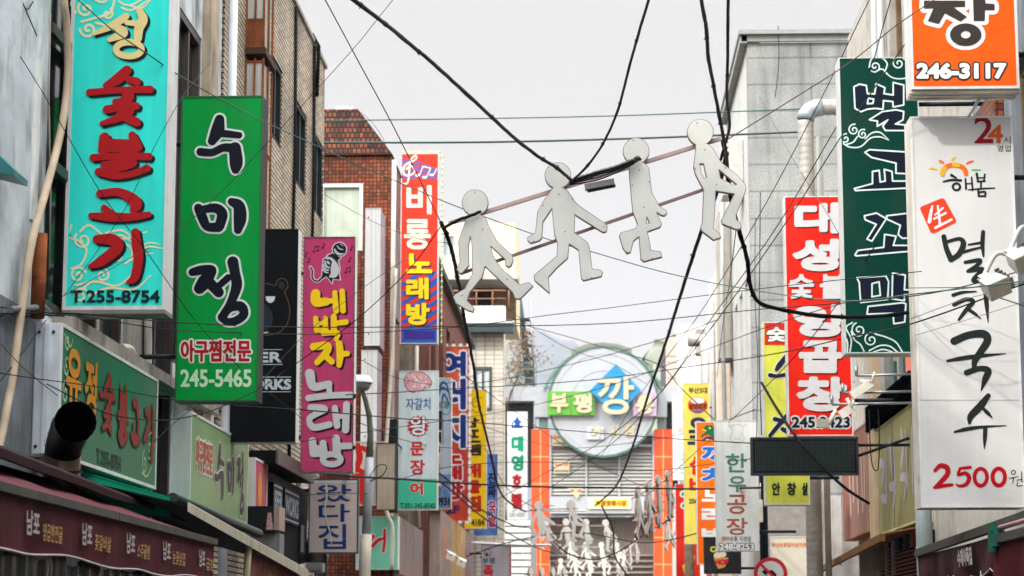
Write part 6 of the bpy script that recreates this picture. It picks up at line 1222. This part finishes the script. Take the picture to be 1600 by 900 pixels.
# ---- bare tree beyond the white tiled building
def bare_tree(label, base, height, seed, m, spread=.56):
    rnd = random.Random(seed); t_ = thing('bare_tree', label, 'tree', base); tr = MB(); tw = MB(); lf = MB()
    def grow_(p, d, l, r, lev):
        n = 4; pts = [p]; rr = [r]
        for i in range(n):
            d = (d+Vector((rnd.uniform(-.16, .16), rnd.uniform(-.16, .16), rnd.uniform(-.02, .14)))).normalized(); p = p+d*l/n; pts.append(p); rr.append(r*(1-.4*(i+1)/n))
        (tr if lev < 2 else tw).tube(pts, rr, 7 if lev < 2 else 4, cap=False)
        if lev >= 3:
            for k in range(5):
                c = pts[rnd.randrange(1, len(pts))]+Vector((rnd.uniform(-.3, .3), rnd.uniform(-.3, .3), rnd.uniform(-.25, .25))); a = Vector((rnd.uniform(-1, 1), rnd.uniform(-1, 1), rnd.uniform(-1, 1))).normalized()*.09; b = a.orthogonal().normalized()*.05; lf.add([c-a, c+b, c+a, c-b], [(0, 1, 2, 3)])
        if lev < 4:
            for k in range(3 if lev < 3 else 4):
                q_ = pts[rnd.randrange(2, len(pts))] if k else pts[-1]
                ax = Vector((rnd.uniform(-1, 1), rnd.uniform(-1, 1), rnd.uniform(-.1, .7))).normalized(); grow_(q_, (d*.75+ax*.75).normalized(), l*spread, rr[-1]*.8, lev+1)
    grow_(Vector(base), Vector((0, 0, 1)), height*.45, .2, 0)
    tr.build('trunk', m, t_); tw.build('twigs', m, t_); lf.build('crown', mat('dry_leaves', (128, 98, 66), rough=.8, var=.4, scale=8), t_); return t_
BARK = mat('bark_brown', (96, 78, 64), rough=.9, var=.3)
bare_tree('bare reddish brown tree rising behind the white tiled building', (PY(814, 500, 128.5).x, 128.5, 0), 23, 4, BARK, .5)
bare_tree('thin bare tree at the back right beside the round gate board', (PY(1046, 560, 150).x, 150, 0), 21, 9, BARK)
# thin air: far things fade a little
hz = MB(); hz.box(-1600, 1600, -40, 4300, -1, 640); ho = hz.build('haze', bpy.data.materials.new('air'), None); setp(ho, kind='stuff')
am = ho.data.materials[0]; am.use_nodes = True; an_ = am.node_tree; an_.nodes.clear(); ao = an_.nodes.new('ShaderNodeOutputMaterial'); av = an_.nodes.new('ShaderNodeVolumePrincipled')
av.inputs['Color'].default_value = (.93, .95, 1, 1); av.inputs['Density'].default_value = .00011; an_.links.new(av.outputs[0], ao.inputs['Volume'])
# ================================================================ hanging rows of walking figures
FIGP = {}
HEADS = [(742.3, 316.7), (871.7, 274.3), (994, 236), (1094.3, 206.7)]
_b1 = lambda l: [(680+x/3, 170+y/3) for x, y in l]; _b2 = lambda l: [(920+x/3, 150+y/3) for x, y in l]
BODY = [[(737,333),(748,333),(758,340),(766,357),(777,377),(801,399.5),(802,407),(799,415),(795,417.5),(790,415),(789,405),(767,385),(771,401),(781,417),(812,445),(826,441),(833,447),(813,467),(805,467),(801,457),(758,416.5),(753,434),(734,457),(730,470),(741,481),(739.5,488),(732,486),(712,474),(708,464),(711,460),(726,451),(738,428),(737,382),(735,370),(732,384),(733,415),(722,427.5),(718,427),(713.5,421),(718.5,409),(716,377),(722.5,358),(728,343)],
  _b1([(552,368),(598,368),(622,385),(660,440),(690,465),(796,536),(808,552),(803,575),(788,580),(770,570),(655,497),(652,580),(714,626),(724,652),(736,750),(774,755),(786,766),(780,786),(695,806),(684,795),(672,662),(628,634),(622,700),(576,740),(531,790),(537,866),(466,806),(462,782),(478,768),(570,690),(573,630),(558,590),(547,468),(505,530),(500,606),(490,618),(447,631),(433,618),(433,602),(455,590),(470,578),(480,480),(512,425)]),
  _b2([(203,312),(255,310),(281,335),(290,400),(296,455),(330,515),(362,535),(367,550),(355,562),(340,560),(318,545),(342,600),(335,615),(275,637),(280,660),(292,722),(338,730),(344,755),(258,777),(243,765),(235,660),(210,680),(196,733),(178,739),(160,715),(142,655),(152,640),(220,620),(228,600),(205,540),(190,380),(188,340)]),
  _b2([(500,226),(555,222),(582,245),(620,310),(690,365),(731,410),(738,430),(735,448),(690,560),(693,580),(713,598),(716,615),(705,626),(690,626),(625,600),(621,580),(682,460),(595,446),(590,560),(586,622),(612,643),(620,664),(585,676),(528,632),(524,612),(531,600),(538,440),(501,370),(490,330),(500,255)])]
HOLES = [[], [], [_b2([(272,568),(285,596),(270,597)])], [_b2([(520,318),(538,319),(552,383),(540,388),(527,360)]), _b2([(610,346),(693,415),(680,418),(617,385)])]]
FW = mat('figure_white', (208, 207, 198), rough=.45, var=.1, scale=3, streak=.06, dirt=.1); FRIM = mat('figure_rim', (150, 120, 110), rough=.55, var=.2, dirt=.2); SCREW = mat('screw_dark', (70, 50, 42), rough=.6)
SCR = [[(0,-16),(-13,17),(-8,60),(12,42),(-38,25+72),(34,90),(50,120),(-20,145)], [(0,-16),(2,29),(-23,47),(23,37),(11,88),(-38,119-16),(72,80),(-26,172),(52,160)], [(-4,-16),(5,30),(-6,54),(20,49),(12,88),(37,100),(-14,158),(25,168)], [(-5,-14),(7,28),(-8,57),(39,56),(25,82),(48,148),(5,160),(-18,165)]]
FIG = []
for i in range(4):
    hx, hy = HEADS[i]
    H = ell(hx, hy, 20.6, 20.6); B = poly([BODY[i]]+HOLES[i], pad=10); sh = union([H, B]).grow(.3)
    org = PY(hx, hy, 20.0); pf = (lambda x, y, o=org: PY(x, y, 20.0)-o), Vector((0, -1, 0))
    tmp = decal('walking_figure', sh, FRIM, pf, None, 0, step=.55, thick=.05)
    m1 = tmp.data
    t2 = decal('front_panel', sh.grow(-1.15), FW, pf, None, 1, step=.55, lift=.006); ms = t2.data
    scs = union([ell(hx+a, hy+b, .95, .95) for a, b in SCR[i]]); scs = S(scs.bb, lambda X, Y, s_=scs, q_=sh: np.minimum(s_.f(X, Y), q_.f(X, Y)-1.2))
    t3 = decal('screws', scs, SCREW, pf, None, 2, step=.3, lift=.006)
    FIG.append((m1, ms, t3.data))
    for t_ in (tmp, t2, t3): bpy.data.objects.remove(t_)
def rig(label, pos, loc, rot=0, rails=True, lamp=False, ends=None, screws=False):
    """pos: list of (figure number, x, z) in metres from the frame's middle"""
    t_ = thing('figure_frame', label, 'street decoration', loc, 'rows of walking figures hung over the street'); t_.rotation_euler = (0, 0, rot)
    for i, x, z in pos:
        a = bpy.data.objects.new('walking_figure', FIG[i][0]); a.location = (x, 0, z); link(a, t_)
        b = bpy.data.objects.new('front_panel', FIG[i][1]); b.location = (0, 0, 0); link(b, a)
        if screws: c = bpy.data.objects.new('screws', FIG[i][2]); link(c, a)
    xa, xb = min(p[1] for p in pos)-.25, max(p[1] for p in pos)+.2
    (x1, z1), (x2, z2) = (pos[0][1], pos[0][2]), (pos[-1][1], pos[-1][2]); sl_ = (z2-z1)/(x2-x1+1e-9)
    f = lambda x: z1+(x-x1)*sl_
    for nm, dz, h, ra in (('top_rail', -.10, .018, 0), ('lower_rail', -.56, .013, .12)):
        q = MB(); A_, B_ = Vector((xa+ra, .085, f(xa)+dz)), Vector((xb-ra, .085, f(xb)+dz)); q.hexa([A_+Vector((0, -.02, h)), A_+Vector((0, .02, h)), A_+Vector((0, .02, -h)), A_+Vector((0, -.02, -h))], B_-A_)
        o = q.build(nm, mat('rail_pinkish', (178, 152, 142), rough=.5, var=.2, dirt=.3) if nm == 'top_rail' else mat('rail_brownish', (128, 98, 92), rough=.5, var=.2, dirt=.3), None, org=(0, 0, 0)); o.parent = t_
    return t_, f
c0 = PY(918, 262, 20.0)
pos = [(i, PY(*HEADS[i], 20.0).x-c0.x, PY(*HEADS[i], 20.0).z-c0.z) for i in range(4)]
r0, f0 = rig('nearest row of four pale walking figures hung on two rails across the sky', pos, c0, 0, screws=True)
q = MB(); l0 = PY(936, 288, 20.05)-c0; a = Vector((PY(913, 290, 20).x-c0.x, .02, PY(913, 290, 20).z-c0.z)); b = Vector((PY(959, 281, 20).x-c0.x, .02, PY(959, 281, 20).z-c0.z)); q.hexa([a+Vector((0, 0, .02)), a+Vector((0, .12, .02)), a+Vector((.01, .1, -.03)), a+Vector((.01, .02, -.03))], b-a)
o = q.build('lamp_housing', WHITE_METAL, None, org=(0, 0, 0)); o.parent = r0
q = MB(); q.hexa([a+Vector((.03, .03, -.031)), a+Vector((.03, .09, -.031)), a+Vector((.03, .09, -.045)), a+Vector((.03, .03, -.045))], (b-a)*.95); o = q.build('lamp_tube', DARK_METAL, None, org=(0, 0, 0)); o.parent = r0
def row(label, px0, py0, px1, py1, Y, ang, figs=(0, 1, 2, 3), span=2.02):
    mid = PY((px0+px1)/2, (py0+py1)/2, Y); dz = (py0-py1)/3500*Y; n = len(figs); d = 1
    c_ = math.cos(ang); dy = math.sin(ang)*span
    dz_true = dz+((1000-(py0+py1)/2)/3500)*dy*(1 if c_ > 0 else 1)*(1 if c_ > 0 else -1)*1.0
    slope = dz_true if c_ > 0 else -dz_true
    rig(label, [(f_, -span/2+span*i/(n-1), -slope/2+slope*i/(n-1)) for i, f_ in enumerate(figs)], mid, ang)
row('edge on row of grey figures before the seafood sign', 635, 668, 690, 699, 50, R(113))
row('slanting row of bright figures below the orange dashed sign', 692, 802, 740, 817, 80, R(122))
row('edge on row of shaded figures before the right orange gate pillar', 998, 768, 1046, 743, 48, R(70))
row('slanting row of white figures before the narrow red sign', 1043, 813, 1099, 790, 75, R(53))
row('pair of pale figures before the left orange gate pillar', 843, 790, 891, 789, 60, R(3), (1, 3), .86)
row('level row of four small figures under the yellow gate sign', 853, 815, 947, 817, 76, R(8))
row('tiny row of figures low in the middle beneath the gate awning', 897, 850, 958, 852, 96, R(-14))
row('tiny cream row of figures nearest the bottom middle', 868, 876, 950, 868, 106, R(12))
row('tiny tilted row of figures low at the right of the gate opening', 962, 872, 998, 845, 100, R(66))
row('small greyish row of figures at the bottom before the left orange pillar', 832, 893, 880, 893, 70, R(60))
# ================================================================ cables and wires
def path3(pts):
    P = [PY(a, b, Y) for a, b, Y in pts]      # wires leaving over the roofs run on to their anchor beyond the picture
    if pts[0][1] < -1: P = [P[0]+(P[0]-P[1]).normalized()*4.5]+P
    if pts[-1][1] < -1: P = P+[P[-1]+(P[-1]-P[-2]).normalized()*4.5]
    return P
def wire(label, pts, wpx, m=BLACK, n=8, name='cable', ties=0, sides=6, wob=0):
    P = path3(pts); Ym = sum(p[2] for p in pts)/len(pts)
    c = catm3(P, n) if len(P) > 2 else P
    r = wpx/2*Ym/3500
    if wob:
        rnd = random.Random(len(label)); c = [p+Vector((rnd.uniform(-1, 1), 0, rnd.uniform(-1, 1)))*r*wob for p in c]
    mb = MB(); mb.tube(c, r, sides); loc = sum(P, Vector((0, 0, 0)))/len(P)
    o = setp(mb.build(name, m, None, org=loc), label, 'cable')
    if ties:
        L_ = len(c); rnd = random.Random(ties)
        for k in range(ties):
            i = 1+int((k+.5+rnd.uniform(-.35, .35))/ties*(L_-2)); d = (c[min(i+1, L_-1)]-c[i]).normalized(); s_ = rnd.choice((-1, 1)); t_ = MB()
            u_ = d.cross(Vector((0, 1, 0))).normalized(); t_.tube([c[i]-d*.012, c[i]+d*.012], r*1.25, 8); t_.tube([c[i]+u_*s_*r, c[i]+u_*s_*r*1.9], r*.28, 5); t_.build('tie', m, o)
    return o
def pair(label, pts, wpx, m, ties, gap):
    o = wire(label, pts, wpx, m, ties=ties, wob=.12)
    P = catm3(path3(pts), 8); r = wpx/2*pts[0][2]/3500; rnd = random.Random(3)
    q = MB(); q.tube([p+Vector((gap*r*math.sin(i*.45), .01, gap*r*math.cos(i*.45))) for i, p in enumerate(P)], r*.55, 6); q.build('strand', m, o); return o
pair('thick black cable bundle dropping from the top left to the second walking figure', [(538,-12,15.5),(590,28,16),(640,68,16.8),(700,120,17.6),(750,166,18.4),(800,212,19.2),(840,244,19.7),(870,262,19.85),(894,283,19.9)], 6.2, BROWNBLK, 6, .8)
pair('black taped cable from the top centre down to the bundle between two figures', [(1017,-12,17),(1000,45,17.6),(985,98,18.2),(966,170,19),(942,225,19.5),(915,262,19.8),(892,284,19.9)], 4.4, BROWNBLK, 5, .7)
pair('thick black cable from the top right of centre to the fourth figure', [(1094,-12,17),(1103,40,17.6),(1107,90,18.2),(1116,140,18.8),(1126,192,19.4),(1134,236,19.8),(1137,262,20.2)], 6, BROWNBLK, 5, .7)
pair('upright cable just right of the fourth figure', [(1138,-12,17.2),(1137,80,18),(1136,150,18.8),(1140,196,19.4),(1132,228,19.9),(1126,250,20.2)], 5, BROWNBLK, 4, .6)
pair('thick cable looping from the fourth figure past the scarlet and dark green signs', [(1128,210,20.1),(1136,262,20.2),(1144,320,20.3),(1158,370,20.6),(1168,410,21),(1172,445,21.3),(1186,472,21.6),(1226,485,22),(1290,494,22.3),(1360,495,22.6),(1424,488,22.9)], 6.5, BLACK, 5, .8)
wire('long black cable running from the fourth figure down to the yellow gate sign', [(1136,240,20.2),(1120,300,22),(1095,364,25),(1070,440,28),(1042,530,33),(1012,620,39),(986,705,46),(962,760,52),(930,790,58)], 4.2, BLACK, ties=7, wob=.15)
wire('knotted black cable from the left figure down past the yellow sign', [(690,348,20.2),(704,385,21),(716,440,23),(726,500,26),(738,560,29),(750,640,34),(766,705,40),(780,765,46),(800,788,52),(822,800,58)], 4.2, BLACK, ties=7, wob=.2)
bd = wire('dark green bundle of cables sagging under the top rail between figures', [(890,285,19.93),(915,276,19.93),(950,266,19.93),(984,254,19.93),(1000,246,19.93)], 9, mat('bundle_dark', (20, 36, 38), rough=.5, var=.4, scale=30), wob=.15)
for k in range(4):
    q = MB(); q.tube(catm3([PY(890, 283+k*2, 19.9), PY(930, 270+k*4, 19.9), PY(960, 262+k*3, 19.9), PY(990, 250+k*2, 19.9)], 6), .007, 5); q.build('strand', BLACK, bd)
wire('black cable along the top rail beside the left figure', [(690,358,19.95),(715,344,19.95),(735,337,19.95),(752,330,19.95)], 5, BLACK, wob=.2)
W = [
('thin green wire level above the red karaoke sign', [(500,188.5,39),(700,186,39),(960,181,39),(1256,170,39)], 2, GREENW),
('double green wire crossing behind the heads of the walking figures', [(500,223,39),(760,222,39),(1000,216,39),(1254,206,39)], 3.4, mat('dark_green_wire', (12, 54, 48), rough=.5)),
('thin dark red wire from the top left to the knot by the left figure', [(503,-10,17),(560,96,18),(620,208,19),(690,350,20.1)], 1.9, REDW),
('hair thin grey wire rising from the green sign to the top edge', [(620,-8,19),(560,67,19),(480,156,19),(413,228,19.2),(347,299,19.5),(280,358,19.5),(200,405,18.6),(98,463,17.5)], 1.2, mat('grey_wire', (66, 52, 54), rough=.6)),
('long green wire slanting from the turquoise sign to behind the third figure', [(120,-2,18.6),(170,42,18.6),(230,84,18.8),(300,130,19.5),(400,184,21),(480,221,22.5),(560,258,24),(640,292,25),(720,325,26),(857,374,26),(923,393,26),(1040,426,26),(1158,450,25.5),(1310,470,23.5),(1440,458,19.8),(1610,438,19)], 1.9, GREENW),
('black wire hanging across the turquoise sign from the wall', [(0,38,17.2),(70,150,17.6),(157,300,18.2),(228,392,18.5),(298,492,19.5),(345,545,21),(404,600,23),(480,660,26)], 1.3, BLACK),
('black wire crossing the turquoise sign and its last letter', [(100,462,17.6),(150,395,18.4),(200,318,18.5),(240,232,18.6),(286,150,19),(330,96,22)], 1.1, BLACK),
('level black wire under the turquoise sign', [(0,490,17),(120,490,18.3),(280,504,20),(460,511,24),(720,510,27),(960,505,27),(1180,484,25),(1430,462,20.2),(1610,420,19.5)], 1.8, BLACK),
('second level wire running below the turquoise sign', [(0,480,17),(150,498,18.3),(280,516,20),(460,522,24),(560,520,26),(720,510.5,27),(860,492,27),(945,482,27),(1180,452,24),(1440,424,19.9)], 1.4, BLACK),
('slanting wire from the left figure to the plain left wall', [(690,352,20.1),(640,420,21),(560,497,22),(480,556,22.5),(440,583,22.5),(406,607,22),(330,642,21.2),(262,656,20),(210,654,18.8),(160,643,18),(73,600,17)], 1.7, BLACK),
('wire from the green fascia down to the left edge', [(0,583,16.8),(60,592,17.2),(128,601,18),(200,612,19),(300,628,20.5),(470,640,26)], 1.4, BLACK),
('brown wire crossing the beige hose at the left', [(0,536,16.8),(40,578,17),(90,618,17.6)], 1.6, mat('brown_wire', (92, 66, 54), rough=.6)),
('diagonal wire from the white cabinet end to the left edge', [(72,500,17.8),(40,545,17.3),(0,596,16.8)], 1.5, BLACK),
('wire drooping from the junction beside the beige hose', [(0,494,16.9),(14,490,17.2),(30,496,17.5),(60,492,17.9),(100,494,18.4)], 3, BLACK),
('black wire crossing behind the gate board from the orange dashed sign', [(540,617,30),(620,613,34),(700,608,38),(840,600,40),(940,592,40),(1020,581,38),(1160,561,32),(1240,547,28),(1330,526,24),(1424,506,20.3),(1610,440,19.8)], 1.7, BLACK),
('dark cable passing the yellow sign and the display board', [(470,640,28),(560,648,32),(640,655,36),(700,657,40),(800,665,44),(940,677,44),(1060,686,40),(1180,693,32)], 1.8, BLACK),
('heavy cable level across the hotel sign and the gate louvres', [(470,735,32),(545,744,34),(620,748,38),(690,753,42),(820,760,46),(960,762,46),(1090,764,42),(1190,762,36)], 3.4, BLACK),
('thin wire above the heavy cable before the gate louvres', [(560,770,40),(700,730,44),(860,722,46),(1000,736,46),(1180,716,36)], 1.2, BLACK),
('slanting wire from the seafood sign to the gate pillar', [(618,690,42),(640,712,44),(700,762,48),(760,812,54),(830,852,62),(870,866,66)], 2.2, BLACK),
('cable through the knotted line towards the lower right figures', [(620,702,44),(690,742,48),(742,790,54),(800,820,60),(824,824,62)], 2.6, BLACK),
('thin wire rising from the louvres to the upper right', [(760,790,40),(860,735,40),(940,690,38),(1020,626,34),(1080,552,30),(1140,474,27),(1240,330,25),(1310,220,23.5),(1420,60,22)], 1.4, mat('grey_green_wire', (44, 62, 60), rough=.6)),
('second thin wire rising parallel towards the pale building', [(800,800,42),(900,735,42),(980,672,40),(1050,590,35),(1110,500,30),(1210,360,27),(1300,210,25),(1358,110,24),(1394,-8,23)], 1.3, MATS['grey_green_wire']),
('third thin wire rising towards the top right corner', [(940,712,46),(985,640,40),(1040,560,34),(1100,480,30),(1190,330,28),(1280,160,26),(1362,-8,24)], 1.2, MATS['grey_green_wire']),
('brown wire from the fourth figure up past the orange sign', [(1130,222,20.1),(1230,160,20),(1330,96,19.9),(1400,40,19.8),(1470,-8,19.7)], 1.8, mat('taupe_wire', (82, 66, 62), rough=.6)),
('black stay from the display post to the lower right wall', [(1190,598,30),(1215,640,29.5),(1245,684,28.9),(1280,724,28.7),(1320,762,28.6),(1358,787,28.8)], 4.6, BLACK),
('wire from the white brush sign up towards the gate arch', [(790,500,66),(880,524,58),(960,548,50),(1030,570,48),(1062,604,46),(1110,650,42),(1168,698,38)], 1.5, BLACK),
('slanting wire over the lime yellow sign', [(1010,776,46),(1090,704,42),(1160,640,36),(1230,570,29),(1290,500,28),(1370,380,23)], 1.3, BLACK),
('wire hanging beside the lime yellow sign', [(1188,300,33),(1187,420,32),(1186,520,31),(1187,590,30),(1190,680,30)], 1.6, BLACK),
('second hanging wire beside the lime yellow sign', [(1180,340,33),(1180,470,32),(1184,560,31),(1182,690,30)], 1.2, BLACK),
('wire low across the orange pillars of the gate', [(700,880,60),(800,846,62),(900,832,64),(1010,848,60),(1120,826,50)], 1.8, BLACK),
('cable sagging across the arcade opening', [(860,842,62),(890,866,64),(930,874,66),(966,862,66),(1000,840,64),(1045,812,60)], 2.4, BLACK),
('upright wire under the junction before the arcade', [(940,790,58),(958,830,60),(961,870,62),(985,905,64)], 2.6, BLACK),
('white tube rail level above the purple grey sign', [(736,848,62),(800,851,62),(862,852,62)], 4, WHITE_METAL),
('pale rail carrying the pair of figures', [(812,797,60.2),(860,798,60.2),(915,798,60.2)], 2.6, WHITE_METAL),
('thin wire slanting over the white noodle sign near its middle', [(1424,498,20.2),(1500,470,20.1),(1560,454,20),(1612,436,19.9)], 1.2, mat('faint_wire', (120, 116, 114), rough=.6)),
('faint wire low over the noodle sign', [(1430,524,20.3),(1510,500,20.2),(1612,468,20)], 1, MATS['faint_wire']),
('green wire below the floodlight on the noodle sign', [(1540,459,19.4),(1570,468,19.5),(1612,482,19.6)], 1.9, GREENW),
('level wire through the floodlights on the noodle sign', [(1420,450,20.3),(1500,449,20.2),(1560,447,20),(1612,440,19.9)], 1.3, GREENW),
('wire across the white tiled building and gate beam', [(735,600,52),(800,590,52),(880,572,54),(960,552,52),(1060,522,48),(1120,500,44)], 1.3, BLACK),
('faint wire sloping down over the mountain towards the gate arch', [(770,462,60),(830,510,64),(890,545,70),(960,570,72),(1010,600,70)], 1, MATS['grey_green_wire']),
('wire crossing the pink sign letters', [(404,600,23),(480,520,25),(560,455,27),(640,400,29)], 1.0, BLACK),
('black wire over the pink and patched signs', [(470,775,31),(520,770,31.5),(575,772,33)], 1.2, BLACK),
('loop of cable on the street lamp pole', [(577,745,35.8),(590,728,35.8),(604,728,35.8),(598,742,35.8),(578,752,35.8)], 1.6, BLACK),
('cable loop hanging before the olive yellow sign', [(1358,640,29.5),(1360,700,29.3),(1364,730,29.2),(1372,732,29.2),(1374,690,29.2),(1372,640,29.3)], 1.8, BLACK),
('loop of cables at the top left wall edge', [(32,-4,17.4),(38,10,17.4),(44,14,17.5),(52,2,17.6)], 2, BLACK),
('thin wire beside the left edge of the plaster wall', [(2,0,17.1),(6,80,17.1),(2,120,17.1),(6,160,17.1),(1,220,17.1)], 1.6, BLACK),
('thin wires fanning from the fourth figure to the orange brown building', [(1150,360,21),(1140,440,26),(1128,520,33),(1120,590,40)], 1.1, MATS['grey_green_wire']),
('wire over the rooftop of the mosaic building', [(545,165,41),(575,185,41.5),(600,220,42),(612,270,42.5)], .9, MATS['faint_wire']),
('thin black wire rising over the pink sign to the scarlet sign', [(470,690,30),(620,668,36),(800,640,42),(960,600,40),(1120,540,33),(1230,500,29),(1330,470,25)], 1.2, BLACK),
('thin wire from the orange dashed sign to the right gate pillar', [(690,560,50),(800,640,60),(920,720,70),(1030,770,72),(1100,790,66)], 1.1, BLACK),
('thin wire low over the hotel sign and the notice boards', [(760,668,60),(830,690,66),(900,700,70),(1000,690,66),(1090,672,54),(1180,640,40)], 1.1, BLACK),
('slack wire between the yellow sign and the left gate pillar', [(758,700,62),(790,760,66),(830,790,70),(866,790,74)], 1.2, BLACK),
('wire bundle under the gate valance', [(840,812,80),(900,818,82),(960,812,82),(1030,800,76),(1110,774,60)], 1.8, BLACK),
('fine wire across the mosaic building to the left figure', [(500,300,38),(580,345,36),(650,372,30),(700,380,24)], .9, MATS['grey_green_wire']),
('fine wire from the granite building to the dark green sign', [(1186,150,44),(1240,250,36),(1290,330,28),(1330,400,24.2)], 1, MATS['grey_green_wire']),
('dark cable hanging down the granite wall', [(1216,40,44.9),(1217,90,44.9),(1215,120,44.9),(1211,152,44.85)], 1.5, MATS['grey_green_wire']),
('wire over the pale green and green fascias', [(240,690,22),(300,640,24),(380,600,26),(470,585,29)], 1.1, BLACK),
('fine wire over the seafood sign', [(560,560,36),(620,590,40),(690,600,44),(760,580,50)], 1, BLACK),
('second fine wire over the seafood sign', [(560,660,36),(640,690,41),(720,700,48),(800,690,58)], 1.1, BLACK),
]
for lb, p, w_, m in W: wire(lb, p, w_, m)
bpy.data.objects.remove(_FO)
